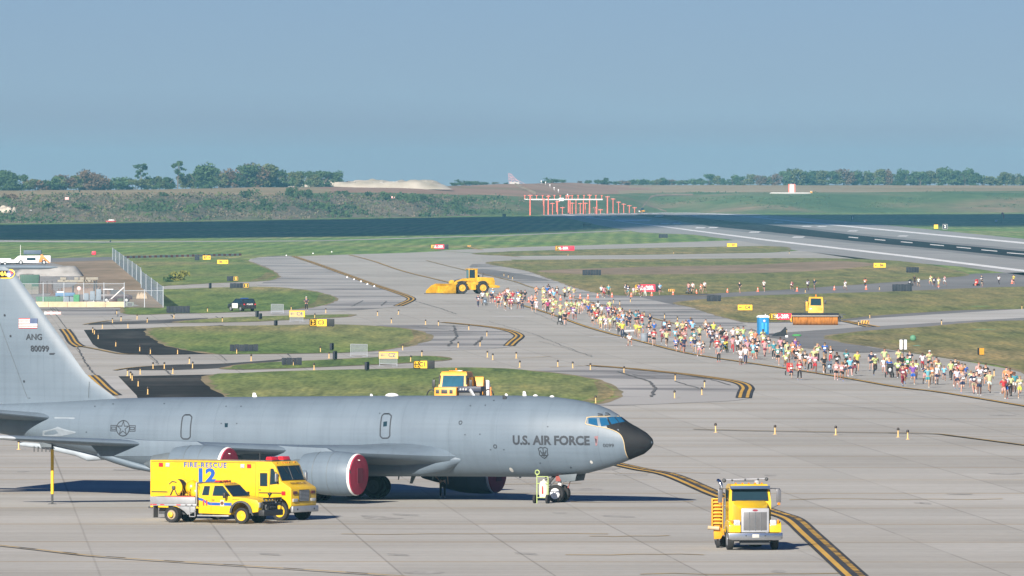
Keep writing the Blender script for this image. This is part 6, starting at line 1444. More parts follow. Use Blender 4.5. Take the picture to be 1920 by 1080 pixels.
mb = MB(); mb.cyl((-.4, .4, 2.2), (-.4, .4, 2.4), .05, n=8); part('vent_pipe', mb, M_white, pt)
# ================================================================ SIGNS, MARKERS, CONES, BARRIERS, YARD
M_sy = mat('sign_yellow', (0.80, 0.47, 0.01), .5, var=.05)
M_sr = mat('sign_red', (0.62, 0.015, 0.05), .5, var=.05)
M_sk = mat('sign_black', (0.012, 0.013, 0.016), .6)
M_kb = ramp_mat('black_sheeting', [(0.3, (0.012, 0.016, 0.024)), (0.7, (0.030, 0.035, 0.046))], (3, 3, .6), 1, 4, rough=.7)
def sign(px0, px1, py0, py1, cells, label, group=None, legs=True, rz=0.0):
    """cells: (text, share, face, ink); px/py box of the whole face; base a little below it"""
    base = py1 + max(2.0, (py1 - py0) * .14); d = D(base)
    x0 = at(px0, d).x; x1 = at(px1, d).x; z0 = ZD(py1, d); z1 = ZD(py0, d); w = x1 - x0; h = z1 - z0
    t = thing('airfield_sign', label, 'airfield sign', Vector(((x0 + x1) / 2, d, 0)), rz, group)
    mb = MB(); mb.box(-w / 2, w / 2, 0, .22, z0, z1, .02); part('housing', mb, M_sk if cells[0][2] is not M_sr else M_sr, t)
    c0 = -w / 2
    for s, share, face, ink in cells:
        cw = w * share; mb = MB(); mb.box(c0 + .03, c0 + cw - .03, -.015, 0, z0 + .03, z1 - .03); p_ = part('face', mb, face, t, smooth=False)
        if face is M_sk:
            for a in ((c0 + .07, c0 + cw - .07, z0 + .07, z0 + .12), (c0 + .07, c0 + cw - .07, z1 - .12, z1 - .07), (c0 + .07, c0 + .12, z0 + .07, z1 - .07), (c0 + cw - .12, c0 + cw - .07, z0 + .07, z1 - .07)):
                mb = MB(); mb.box(a[0], a[1], -.02, -.015, a[2], a[3]); part('border', mb, ink, p_, smooth=False)
        if s:
            M = Matrix(((1, 0, 0, c0 + cw / 2), (0, 0, 1, -.022), (0, 1, 0, (z0 + z1) / 2), (0, 0, 0, 1)))
            arrow = s[0] if s[0] in '<>^' else ''; word = s[1:] if arrow else s
            if s[-1] in '>': arrow, word = '>', s[:-1]
            mb = MB(); fs = h * .76
            tv = textmesh(word, fs, h * .02)[0] if word else [Vector((0, 0, 0))]; tw = max(v.x for v in tv) - min(v.x for v in tv)
            fit = min(.95, cw * (.50 if arrow else .80) / max(tw, .01))
            if arrow:
                M = Matrix.Translation(((1 if arrow in '<^' else -1) * cw * .16, 0, 0)) @ M
                sx = -1 if arrow in '<^' else 1; xa = c0 + cw / 2 + sx * cw * .30; zc = (z0 + z1) / 2; a = min(h * .26, cw * .13); tk_ = h * .05
                M2 = Matrix.Translation((xa, -.022, zc)) @ Matrix.Rotation(R(-35) if arrow == '^' else 0, 4, 'Y')
                # '^' is the arrow that leans up to the left
                for q in ([(-a, -tk_), (a, -tk_), (a, tk_), (-a, tk_)], [(sx * a, 0), (sx * a * .35, a * .65), (sx * a * .10, a * .55), (sx * a * .62, 0)], [(sx * a, 0), (sx * a * .62, 0), (sx * a * .10, -a * .55), (sx * a * .35, -a * .65)]):
                    mb.add([M2 @ Vector((u, 0, v)) for u, v in q], [(0, 1, 2, 3)])
            text(mb, word, fs, M, fit, h * .02)
            part('lettering', mb, ink, p_, smooth=False)
    if legs:
        for k in range(max(2, int(w / 1.1))):
            x = -w / 2 + .2 + (w - .4) * k / max(1, int(w / 1.1) - 1 if w > 2.2 else 1); mb = MB(); mb.cyl((x, .1, 0), (x, .1, z0 + .02), .05, n=8); part('leg', mb, M_dark, t)
    return t
B = M_sk
sign(775, 815, 676, 691, [('<C1', .66, M_sy, B), ('B', .34, B, M_sy)], 'yellow and black C1 B direction sign above the snow machine')
sign(710, 747, 659, 673, [('<C2', 1, M_sy, B)], 'yellow C2 direction sign with a steel barrier standing in front')
sign(580, 627, 598, 612, [('<C3', .70, M_sy, B), ('B', .30, B, M_sy)], 'yellow and black C3 B direction sign on the turf left of centre')
sign(542, 572, 582, 595, [('<C4', 1, M_sy, B)], 'yellow C4 sign near the standing officer, partly behind a barrier')
sign(1383, 1411, 571, 582, [('<C4', 1, M_sy, B)], 'yellow C4 sign on turf to the right behind the runners')
sign(407, 428, 487, 495, [('B6>', 1, M_sy, B)], 'small yellow B6 sign on the turf right of the chain-link fence')
sign(380, 395, 479, 487, [('B7>', 1, M_sy, B)], 'pale yellow B7 sign at the end of the red barrier tape')
sign(1638, 1661, 493, 502, [('^B6', 1, M_sy, B)], 'yellow B6 sign on the dry turf near the runway edge')
sign(1363, 1382, 456, 463, [('<B7', 1, M_sy, B)], 'pale yellow B7 sign on the thin far turf strip')
sign(437.5, 447, 518, 527, [('B', 1, B, M_sy)], 'small black B sign, upper of two, left of centre')
sign(456, 467, 531, 540, [('B', 1, B, M_sy)], 'small black B sign, lower of two, left of centre')
sign(1041, 1077, 461, 470, [('10L-28R', .74, M_sr, M_white), ('B7', .26, B, M_sy)], 'red 10L-28R sign with black B7 cell on its right end')
sign(808, 841, 458, 467, [('B7', .24, B, M_sy), ('10L-28R', .76, M_sr, M_white)], 'far red 10L-28R sign with black cell on its left end')
sign(1190, 1240, 533, 547, [('B6', .22, B, M_sy), ('10L-28R', .78, M_sr, M_white)], 'large red 10L-28R sign with runners passing in front')
sign(1442, 1501, 587, 600, [('B3', .28, B, M_sy), ('10L-28R', .72, M_sr, M_white)], 'red 10L-28R sign with B3 cell beside the broom')
sign(1595, 1603, 404, 414, [('1', 1, B, M_white)], 'black sign with a white 1 alone on shaded turf beyond the runway')
sign(1767, 1777, 420, 430, [('2', 1, B, M_white)], 'black sign with a white 2 right of the tiny yellow sign')
sign(1751, 1759, 421, 429, [('', 1, M_sy, B)], 'tiny blank yellow sign left of the number 2 distance sign', legs=True)
def panel(px0, px1, py0, py1, label, g='black-sheeted sign backs', rz=0.0):
    base = py1 + 1.0; d = D(base); x0 = at(px0, d).x; x1 = at(px1, d).x; z1 = ZD(py0, d); z0 = max(.1, ZD(py1, d)); w = x1 - x0
    t = thing('covered_sign', label, 'covered sign', Vector(((x0 + x1) / 2, d, 0)), rz, g)
    mb = MB(); n = max(2, int(w / .45))
    for k in range(n):
        a = -w / 2 + w * k / n; mb.box(a + .008, a + w / n - .008, -.05 if k % 2 else -.03, .2, z0, z1 + (.03 if k % 2 else 0), .015)
    o = part('sheeting', mb, M_kb, t)
    for x in (-w * .4, w * .4): mb = MB(); mb.cyl((x, .1, 0), (x, .1, z0 + .05), .05, n=7); part('leg', mb, M_dark, t)
    return t
for a in [(1092, 1127, 506, 516, 'wide black covered sign on bare earth behind the runners'), (1093, 1109, 419, 426, 'small black covered sign on shaded far turf left of the runway'), (1235, 1252, 439, 446, 'small black covered sign at the tip of the far turf by the runway'), (1325, 1352, 554, 565, 'black covered sign on turf above the yellow C4 sign'), (1673, 1710, 533, 546, 'long black covered sign in front of a runner with stroller'), (1699, 1723, 501, 511, 'black covered sign right of the yellow B6 sign'), (312, 356, 574, 587, 'long black covered sign in the grass left of the police car'), (431, 484, 646, 659, 'longest black covered sign, on the turf island behind the jet'), (528, 566, 671, 685, 'black covered sign on the thin turf strip left of C2'), (425.5, 437, 518, 527, 'black covered panel left of the upper B sign'), (431, 455.5, 531, 540, 'black covered panel left of the lower B sign'), (942, 949, 401, 406, 'tiny black covered sign at the foot of the brushy hill'), (365, 374, 478, 488, 'narrow black covered sign left of the pale B7 sign')]:
    panel(*a)
for px_, y0, y1, lab in [(394, 530, 541, 'thin black edge-on sign left of the lower B sign'), (517, 600, 611, 'thin black edge-on sign left of the C3 sign'), (688, 678, 695, 'thin black edge-on sign left of the C1 sign'), (628, 658, 675, 'thin black edge-on sign left of the C2 sign'), (622, 643, 657, 'thin edge-on black and yellow sign on the second turf island'), (482, 582, 595, 'black edge-on sign right of the police car'), (488, 587, 599, 'thin striped edge-on sign right of the police car'), (207, 450, 453.5, 'tiny black sign on the far track at left')]:
    d = D(y1 + .6); t = thing('edge_on_sign', lab, 'airfield sign', at(px_, d), R(84), 'signs seen edge-on')
    h_ = (y1 - y0) * d / F; w = .9; mb = MB(); mb.box(-w, w, -.12, .12, .12, h_, .03); part('housing', mb, M_kb, t); mb = MB(); mb.box(-w * .9, w * .9, .12, .128, .2, h_ - .1); part('face', mb, M_sy, t, smooth=False)
    for x in (-.6, .6): mb = MB(); mb.cyl((x, 0, 0), (x, 0, .15), .05, n=7); part('leg', mb, M_dark, t)
# orange-faced sign seen at a slant on the right turf
d = D(667.5); t = thing('airfield_sign', 'orange-faced boxy sign with black end on the right turf', 'airfield sign', at(1839, d), R(24))
mb = MB(); mb.box(-.28, .28, -.2, .2, .12, .82, .02); part('housing', mb, M_sk, t); mb = MB(); mb.box(-.26, .26, -.215, -.2, .14, .8); part('face', mb, mat('sign_orange', (.62, .30, .03), .6), t, smooth=False)
mb = MB(); mb.box(.28, .30, -.1, .1, .3, .75); part('label_strip', mb, M_white, t, smooth=False)
for x in (-.2, .2): mb = MB(); mb.cyl((x, 0, 0), (x, 0, .14), .04, n=7); part('leg', mb, M_dark, t)
# banner sign by the course
d = D(698); t = thing('banner_sign', 'tall two-leaf white banner sign with black frame standing among the runners', 'banner sign', at(1693.5, d))
s_ = d / F; zt0, zt1 = ZD(655, d), ZD(637, d); hw_ = 6.6 * s_
mb = MB(); mb.cyl((0, 0, 0), (0, 0, zt1 + .03), .04, n=8); mb.cyl((0, 0, 0), (0, 0, .06), .35, .3, n=12); part('post', mb, M_blackp, t)
mb = MB(); mb.box(-hw_ * 1.08, hw_ * 1.08, -.03, .03, zt1, zt1 + .07, .01); mb2 = MB(); mb2.box(-hw_ * 1.05, hw_ * 1.05, -.03, .03, zt0 - .06, zt0, .01)
part('frame_rail', mb, M_blackp, t); part('frame_rail', mb2, M_blackp, t)
for yy in (-1, 1): mb = MB(); mb.box(yy * .07, yy * hw_, -.02, .02, zt0, zt1); part('banner', mb, M_white, t, smooth=False)

# ---- edge markers
mk0 = thing('edge_marker', 'x', 'edge marker')
mb = MB(); mb.lathe([(.042, 0), (.04, .5), (.04, .56)], (0, 0, 0), (0, 0, 1), 9); mb.lathe([(.14, 0), (.13, .03), (.06, .05)], (0, 0, 0), (0, 0, 1), 10); part('post', mb, mat('marker_yellow', (.66, .44, .17), .7), mk0)
mb = MB(); mb.lathe([(.07, .56), (.09, .6), (.085, .70), (.04, .76), (0, .77)], (0, 0, 0), (0, 0, 1), 10); part('lamp', mb, mat('marker_lamp', (.03, .02, .015), .4), mk0)
MK = [(1342, 811), (1453, 814.5), (1567, 816), (1684, 820), (1702, 824), (968, 672), (974.5, 689), (1046, 688), (1074, 691), (1107, 694), (1170, 700), (1266, 714), (1321, 727), (1316, 741), (1265, 747), (219, 590), (227, 602), (257, 599), (211, 606), (276, 605), (326, 597), (174, 624), (177, 627), (184, 636), (217, 650), (262, 659), (282, 664), (333, 664.5), (192, 616), (240, 615), (287, 692), (308, 692), (355, 682), (361, 691), (324, 701), (263, 702), (239, 705), (245, 710), (248, 714), (259, 725), (277, 740), (444, 664), (471, 677), (417, 604), (389, 585), (611, 587), (708, 592), (747, 590), (590, 597), (546, 582), (734, 606), (798, 609), (822, 611), (879, 619), (913, 631), (900, 650), (859, 652), (755, 657), (601, 661), (617, 672), (589, 694), (550, 686), (770, 679), (791, 669), (914, 670), (924, 675), (1631, 597), (1765.5, 609), (1649, 544), (1510, 549), (1916, 580), (1475, 627), (1864, 705), (1246, 597), (1270, 603), (1150, 569), (1162, 572), (1182, 567), (1297, 607), (1117, 757), (35, 843), (1197, 590), (1208, 593), (1610, 611), (945, 518), (953, 521), (961, 524), (1480, 476), (1263, 476), (1065, 479)]
def mzone(x, y):
    if x > 1300 and y > 780: return 'on the open apron right of the jet'
    if x < 300 and y > 675: return 'around the lower dark asphalt pad'
    if x < 345 and y >= 612: return 'around the upper dark asphalt pad'
    if x < 345 and y > 582: return 'below the concrete barrier'
    if x < 60: return 'under the near wing tip'
    if x < 430 and y < 612: return 'left of the police car'
    if x < 500: return 'beside the longest black covered sign'
    if x < 640 and y < 620: return 'near the C3 sign'
    if x < 640: return 'left of the C2 sign'
    if x < 840 and y < 620: return 'between the C3 sign and the wheel loader'
    if x < 840: return 'near the C2 and C1 signs'
    if x < 940 and y < 640 and y > 560: return 'at the hooked yellow line below the loader'
    if x < 940: return 'right of the C2 sign'
    if y < 480: return 'on the far cross strip'
    if y < 530: return 'right of the wheel loader'
    if x < 1340 and y < 612: return 'behind the middle of the pack'
    if x < 1340: return 'beside the turf tip right of the snow machine'
    if y < 560: return 'along the runners\u2019 asphalt strip'.replace('\u2019', "'")
    if y < 640: return 'beside the pale strip right of the broom'
    return 'at the right edge behind the runners'
grp = {}
for x, y in MK: grp.setdefault(mzone(x, y), []).append((x, y))
first = True
for zn, L_ in grp.items():
    L_.sort()
    for i, (x, y) in enumerate(L_):
        o = mk0 if first else copy_tree(mk0); first = False
        o.location = G(x, y); o.rotation_euler = (R(random.uniform(-2, 2)), R(random.uniform(-2, 2)), random.uniform(0, 6))
        s = .86; o.scale = (1.1, 1.1, s)
        tag(o, ('yellow edge marker post %s, %s' % (zn, ordn(i))) if len(L_) > 1 else 'yellow edge marker post standing alone ' + zn, 'edge marker', 'edge marker posts')
# small white flush lights by the double line
wl = None
for i, (x, y) in enumerate([(537, 480), (587, 476), (622, 473), (651, 521), (664, 525), (677, 529), (689, 534), (702, 538)]):
    if wl is None:
        mb = MB(); mb.lathe([(.18, 0), (.17, .12), (.1, .25), (.05, .3), (0, .31)], (0, 0, 0), (0, 0, 1), 10); wl = obj('edge_light', mb.mesh('edge_light', M_white)); o = wl
    else: o = wl.copy(); COL.objects.link(o)
    o.location = G(x, y); tag(o, 'small white light stub %s, %s' % ('along the far double yellow line' if y > 500 else 'along the top of the far taxiway', ordn(i - 3 if y > 500 else i)), 'edge light', 'white light stubs')
# ---- traffic cones
cn0 = thing('traffic_cone', 'x', 'traffic cone')
mb = MB(); mb.lathe([(.21, .04), (.17, .2), (.11, .55), (.05, .88), (.04, .9), (0, .9)], (0, 0, 0), (0, 0, 1), 14); part('cone', mb, mat('cone_orange', (.80, .16, .08), .6), cn0)
mb = MB(); mb.box(-.26, .26, -.26, .26, 0, .045, .01); part('base', mb, mat('cone_orange', (.8, .16, .08)), cn0)
mb = MB(); mb.lathe([(.135, .48), (.105, .66)], (0, 0, 0), (0, 0, 1), 14); part('reflective_collar', mb, mat('collar_pale', (.72, .50, .45), .5), cn0)
CN = [(1051, 563), (1069.5, 561), (1088, 560), (1102.5, 560), (1120.5, 559), (1147.5, 557.5), (1183.5, 557), (1222, 555), (1262, 553.5), (1306, 551), (1364, 549), (1421, 547), (1494.5, 546.5), (1564.5, 544), (1624, 543), (1760, 538), (1829.5, 535), (1897.5, 532), (991, 567), (1003, 563)]
CN.sort(); first = True
for i, (x, y) in enumerate(CN):
    o = cn0 if first else copy_tree(cn0); first = False
    o.location = G(x, y); o.rotation_euler.z = random.uniform(0, 1.5); o.scale = (.9, .9, .82)
    z_ = 'behind the rear of the pack' if x < 1130 else 'before the red runway sign' if x < 1270 else 'on the asphalt strip above the C4 sign' if x < 1480 else 'on the right stretch of the asphalt strip'
    i_ = i - sum(1 for c in CN if (c[0] < 1130) != (x < 1130) and c[0] < x and (x >= 1130)) if x >= 1130 else i
    same = [c for c in CN if ('behind the rear of the pack' if c[0] < 1130 else 'before the red runway sign' if c[0] < 1270 else 'on the asphalt strip above the C4 sign' if c[0] < 1480 else 'on the right stretch of the asphalt strip') == z_]
    tag(o, 'orange traffic cone %s, %s' % (z_, ordn(same.index((x, y)))), 'traffic cone', 'orange course cones')
# small red stand and striped boards along the strip
for x, y, lab in [(1259, 552, 'yellow and black striped board beside the red runway sign'), (1622, 614, 'small orange and black stand on the stop line right of the broom'), (880, 466, 'tiny dark and yellow stand on the far strip')]:
    t = thing('striped_board', lab, 'marker board', G(x, y)); mb = MB(); mb.box(-.5, .5, -.04, .04, .45, .85, .01); bd = part('board', mb, mat('board_yellow', (.6, .3, .04), .6), t)
    for k in range(3): mb = MB(); mb.ext([(-.42 + k * .32, .47), (-.30 + k * .32, .47), (-.18 + k * .32, .83), (-.30 + k * .32, .83)], 'y', -.05, -.04); part('stripe', mb, M_sk, bd, smooth=False)
    for q in (-.35, .35): mb = MB(); mb.cyl((q, -.2, 0), (q, 0, .5), .03, n=6); mb.cyl((q, .2, 0), (q, 0, .5), .03, n=6); part('leg', mb, M_dark, t)
# ---- steel crowd barriers
M_galv = mat('galvanised_tube', (0.42, 0.45, 0.48), .4, .4)
bar0 = thing('crowd_barrier', 'x', 'barrier')
for z in (.22, 1.12):
    mb = MB(); mb.tube([(-1.15, 0, z), (1.15, 0, z)], .028, 6); part('rail', mb, M_galv, bar0)
for x in (-1.15, 1.15): mb = MB(); mb.tube([(x, 0, .05), (x, 0, 1.13)], .028, 6); part('end_post', mb, M_galv, bar0)
for k in range(17): mb = MB(); mb.tube([(-1.0 + k * .125, 0, .22), (-1.0 + k * .125, 0, 1.12)], .022, 5); part('bar', mb, M_galv, bar0)
for x in (-.9, .9): mb = MB(); mb.box(x - .03, x + .03, -.35, .35, 0, .05, .01); part('foot', mb, M_galv, bar0)
for i, (x, y, lab) in enumerate([(520, 588, 'steel crowd barrier left of the officer, farthest of the five'), (556, 604, 'steel crowd barrier in front of the C4 sign'), (673, 669, 'steel crowd barrier standing alone left of the C2 sign'), (728, 687, 'steel crowd barrier in front of the C2 sign, nearest of all')]):
    o = bar0 if i == 0 else copy_tree(bar0); o.location = G(x, y); o.rotation_euler.z = R(-52); o.scale = (1.18, 1, 1.12); tag(o, lab.replace('five', 'four'), 'barrier', 'steel crowd barriers')

# ---- fire extinguisher cart beside the nose wheel
M_lime = mat('lime_paint', (.36, .45, .16), .5)
ex = thing('extinguisher_cart', 'lime wheeled fire extinguisher cart parked beside the nose wheel', 'extinguisher', G(1018, 944) , R(-20))
mb = MB(); mb.lathe([(.05, .28), (.24, .34), (.25, .5), (.25, 1.05), (.20, 1.18), (.06, 1.24), (.05, 1.3)], (.05, 0, 0), (0, 0, 1), 18); cyl_ = part('cylinder', mb, mat('cylinder_cream', (.66, .64, .50), .4), ex)
mb = MB(); mb.box(.02, .12, -.262, -.245, .52, .95, .01); part('red_label', mb, M_redp, cyl_)
mb = MB()
for x in (-.28, .36): mb.tube([(x, -.18, .0), (x, -.18, 1.45)], .028, 6)
for z in (.32, 1.08, 1.45): mb.tube([(-.28, -.18, z), (.36, -.18, z)], .024, 6)
mb.tube([(-.28, -.18, 1.45), (-.3, -.1, 1.6)], .026, 6); part('frame', mb, M_lime, ex)
mb = MB(); mb.tube([(-.28 + .12 * math.cos(a), -.12, 1.68 + .12 * math.sin(a)) for a in [6.2832 * k / 12 for k in range(13)]], .03, 6); part('handle_ring', mb, M_lime, ex)
for y, x in ((-.1, -.42), (-.3, .38)): 
    mb = MB(); mb.cyl((x - .06, y, .24), (x + .06, y, .24), .24, n=16); part('wheel', mb, M_tyre, ex)
mb = MB(); mb.tube([(.15, 0, 1.28), (.4, -.05, 1.35), (.5, -.1, 1.0), (.42, -.1, .6)], .03, 6); part('hose', mb, M_blackp, ex)

# ---- far field: approach lights, hut, windsock, tower
M_ap = mat('approach_red', (.78, .16, .10), .6)
APX = [(994, 365, 402), (1020, 372, 401), (1028, 367, 401), (1036, 380, 400.5), (1045.5, 377, 400.5), (1054.5, 388, 400), (1066, 366, 400), (1073, 380, 400), (1080, 374, 400), (1088, 381, 399.8), (1097.5, 380, 399.5), (1105.5, 365, 399.5), (1116, 388, 399), (1126, 392, 399), (1139, 368, 399), (1149.5, 372, 398.8), (1160, 378, 398.6), (1169.5, 382, 398.5), (1180, 385, 398.4), (1190, 389, 398.3)]
for i, (x, y0, y1) in enumerate(APX):
    d = prof(x)[0] - 25; h_ = (y1 - y0) * d / F * 1.0; t = thing('approach_light', 'red approach light mast before the hill, %s' % ordn(i), 'light mast', at(x, d), 0, 'approach light masts')
    wide = .42 if y0 < 370 else .26
    mb = MB(); mb.cyl((0, 0, -.2), (0, 0, h_), wide, wide * .8, n=6); part('mast', mb, M_ap, t)
    mb = MB(); mb.box(-1.3, 1.3, -.15, .15, h_ - .1, h_ + .25, .02); part('crossbar', mb, M_ap, t)
    mb = MB(); mb.ball((0, -.2, h_ + .4), .25, 8, 5); part('lamp', mb, M_lamp, t)
d = prof(1050)[0] + 15; t = thing('light_bar_gantry', 'long white horizontal gantry crossing the red approach light masts', 'gantry', at(1056, d))
s_ = d / F; zc = ZD(374, d)
mb = MB(); mb.box(-74 * s_, 74 * s_, -.4, .4, zc - .32, zc + .32, .05); part('beam', mb, M_white, t)
for k in range(14):
    x = (-72 + k * 11.1) * s_; mb = MB(); mb.cyl((x, 0, zc + .3), (x, 0, zc + 2.3), .22, n=6); mb.box(x - .6, x + .6, -.1, .1, zc + 2.2, zc + 2.5); part('stem', mb, M_ap, t)
for k in range(6):
    x = (-62 + k * 25) * s_; mb = MB(); mb.cyl((x, .3, -2), (x, .3, zc - .3), .3, n=6); part('support', mb, M_ap, t)
mb = MB(); mb.box(-8 * s_, 1 * s_, -.8, .5, zc - .9, zc + .9, .1); part('equipment_box', mb, M_white, t)
# lattice tower on the ridge
p = hill_pt(962, 2); t = thing('lattice_tower', 'faint pink lattice tower standing on the ridge left of the runway end', 'tower', p)
s_ = p.y / F
mb = MB()
for (a, b) in [((-7, 0), (-9, 20)), ((-2, 0), (-6, 20)), ((5, 0), (-4, 19)), ((14, 0), (-3, 18)), ((-8, 4), (12, 2)), ((-8.5, 9), (7, 7)), ((-9, 14), (2, 12)), ((-9, 19), (-3, 18)), ((-8, 3), (2, 8)), ((-2, 3), (8, 6)), ((-8, 10), (0, 13)), ((-1, 9), (-8, 16)), ((22, 0), (2, 10))]:
    mb.tube([(a[0] * s_, 0, a[1] * s_), (b[0] * s_, 0, b[1] * s_)], .09, 5)
part('lattice', mb, mat('pale_pink_steel', (.62, .33, .33), .7), t)
mb = MB(); mb.box(-2.2, 4, -1, 1, -.5, 1.2, .05); part('base', mb, M_white_conc, t)
for i, (x, tt) in enumerate([(1015, 1.98), (1023, 1.9), (1031, 1.72), (1039, 1.55), (1047, 1.4), (1064, 1.12)]):
    p = hill_pt(x, tt); t = thing('ridge_light', 'small white light post on the reddish hill above the gantry, %s' % ordn(i), 'light post', p, 0, 'light posts on the hill')
    mb = MB(); mb.cyl((0, 0, -.3), (0, 0, 1.3), .12, n=6); part('post', mb, M_white, t); mb = MB(); mb.box(-.35, .35, -.3, .3, 1.2, 1.9, .1); part('lamp', mb, M_white, t)
# red and white hut on its pale pad
p = hill_pt(1484, 1.12); p.y -= 4; s_ = p.y / F; zp = ZD(361, p.y); t = thing('striped_hut', 'red and white striped equipment hut on the hillside pad at right', 'hut', Vector((at(1484.5, p.y).x, p.y, zp)))
w = 6.5 * s_; h_ = 15 * s_
for k in range(5):
    a = -w + 2 * w * k / 5; mb = MB(); mb.box(a, a + 2 * w / 5, -1.5, 1.5, 0, h_); part('wall_panel', mb, M_ap if k in (0, 4) else M_white, t, smooth=False)
mb = MB(); mb.box(-w * 1.05, w * 1.05, -1.6, 1.6, h_, h_ + .3, .05); part('roof', mb, M_ap, t)
mb = MB(); mb.ext([(-14, -.9), (13, -.9), (12, .2), (-12, .2)], 'y', -5, 6, .1); o = obj('concrete_pad', mb.mesh('concrete_pad', M_white_conc), None, Vector((at(1482, p.y).x, p.y, zp))); o['kind'] = 'structure'
t = thing('utility_cabinet', 'small pale cabinet at the right end of the hut pad', 'cabinet', Vector((at(1521, p.y).x, p.y, zp - .4))); mb = MB(); mb.box(-.7, .7, -.6, .6, 0, 1.2, .08); part('case', mb, M_orange, t); mb = MB(); mb.box(-.75, .75, -.65, .65, 1.2, 1.35, .04); part('lid', mb, M_white, t)
# windsock and small red/white boxes
d = D(419); t = thing('windsock', 'limp red windsock on a pole on the far right turf', 'windsock', at(1878, d)); mb = MB(); mb.cyl((0, 0, 0), (0, 0, 4.6), .1, .06, n=7); part('pole', mb, M_dark, t)
mb = MB(); mb.tube([(0, 0, 4.5), (.6, 0, 4.2), (.9, 0, 3.2), (.9, 0, 2.0)], [.6, .55, .45, .3], 10); part('sock', mb, mat('sock_red', (.35, .03, .05), .8), t)
for x, y, cc, lab in [(176, 479, M_sr, 'small red box on the far turf left of the fence'), (1868, 416, M_white, 'tiny white box on shaded far turf left of the windsock'), (1199, 387, M_white, 'tiny white beacon box at the far runway end')]:
    d = D(y + 1) if y > 400 else prof(x)[0] + 20; t = thing('marker_box', lab, 'marker box', at(x, d)); mb = MB(); mb.box(-.5, .5, -.4, .4, .3, 1.15, .1); part('case', mb, cc, t)
    for q in (-.5, .5): mb = MB(); mb.cyl((q, 0, -.2), (q, 0, .35), .06, n=6); part('leg', mb, M_dark, t)
for x, tt, lab in [(126, .72, 'pale pink board on the brushy slope at left'), (737, .74, 'pale pink board on the brushy slope near the middle')]:
    p = hill_pt(x, tt); t = thing('slope_board', lab, 'board', p + Vector((0, -3, .4))); mb = MB(); mb.box(-.9, .9, -.05, .05, .4, 1.6, .02); part('face', mb, mat('board_pink', (.75, .42, .40), .6), t); mb = MB(); mb.cyl((0, .1, -1), (0, .1, .6), .1, n=6); part('post', mb, M_dark, t)
d = D(418); t = thing('far_car', 'red and white car on the perimeter road below the brushy hill', 'car', at(208, d), 0)
mb = MB(); mb.box(-2.3, 2.3, -.9, .9, .35, 1.0, .15); part('body', mb, M_redp, t); mb = MB(); mb.loft([[(-1.2, -.85, 1), (1.6, -.85, 1), (1.6, .85, 1), (-1.2, .85, 1)], [(-.8, -.7, 1.6), (1.2, -.7, 1.6), (1.2, .7, 1.6), (-.8, .7, 1.6)]]); part('cabin', mb, M_white, t)
for x in (-1.4, 1.4): 
    for yy in (-1, 1): wheel(t, x, yy * .8, .34, .22, yy, M_alu, M_tyre)
t = thing('far_tractor', 'tiny orange tractor at the far end of the runway', 'tractor', at(1205, D(399.2)), R(-60))
mb = MB(); mb.box(-1.2, 1.8, -.6, .6, .7, 1.6, .1); part('body', mb, M_orange, t); mb = MB(); mb.box(-1.1, .2, -.7, .7, 1.6, 3.0, .1); part('cab', mb, M_glass, t)
for x, rr__ in ((-.8, .85), (1.4, .55)):
    for yy in (-1, 1): wheel(t, x, yy * .9, rr__, .4, yy, M_orange, M_tyre)
d = D(417); t = thing('street_lamp', 'pale lamp post on the perimeter road at far left', 'lamp post', at(56, d)); mb = MB(); mb.cyl((0, 0, 0), (0, 0, 5.0), .12, .08, n=7); part('post', mb, M_alu, t); mb = MB(); mb.box(-.8, .8, -.3, .3, 4.9, 5.6, .1); part('lamp_head', mb, M_white, t)
mound('gravel_pile', at(-12, D(417.5)), 24, 14, 6.5, M_rub2, 'pale sand heap at the far left edge below the hill', 'heap', 12)

# ---- red and white barrier tape / low boards along the far turf
mb = MB(); P0, P1 = G(233, 485), G(453, 480); n = 44; 
t = thing('barrier_boards', 'long row of low red and white barrier boards along the far turf', 'barrier', P0)
for k in range(n):
    a = P0.lerp(P1, k / n) - P0; b = P0.lerp(P1, (k + .92) / n) - P0; mb = MB(); mb.add([a + Vector((0, 0, .1)), b + Vector((0, 0, .1)), b + Vector((0, 0, .62)), a + Vector((0, 0, .62)), a + Vector((0, .25, .1)), b + Vector((0, .25, .1)), b + Vector((0, .25, .62)), a + Vector((0, .25, .62))], [(0, 1, 2, 3), (4, 7, 6, 5), (3, 2, 6, 7), (0, 4, 5, 1), (0, 3, 7, 4), (1, 5, 6, 2)]); part('board', mb, mat('board_red', (.60, .10, .09), .6) if k % 2 else mat('board_white', (.72, .66, .64), .6), t, smooth=False)
a = G(83, 590); t = thing('barrier_boards', 'short pink and white barrier board beside the tail of the jet', 'barrier', a)
for k in range(6): mb = MB(); mb.box(k * .37, k * .37 + .36, -.1, .1, .05, .38, .02); part('board', mb, mat('board_pink', (.75, .42, .40)) if k % 2 else M_white, t)
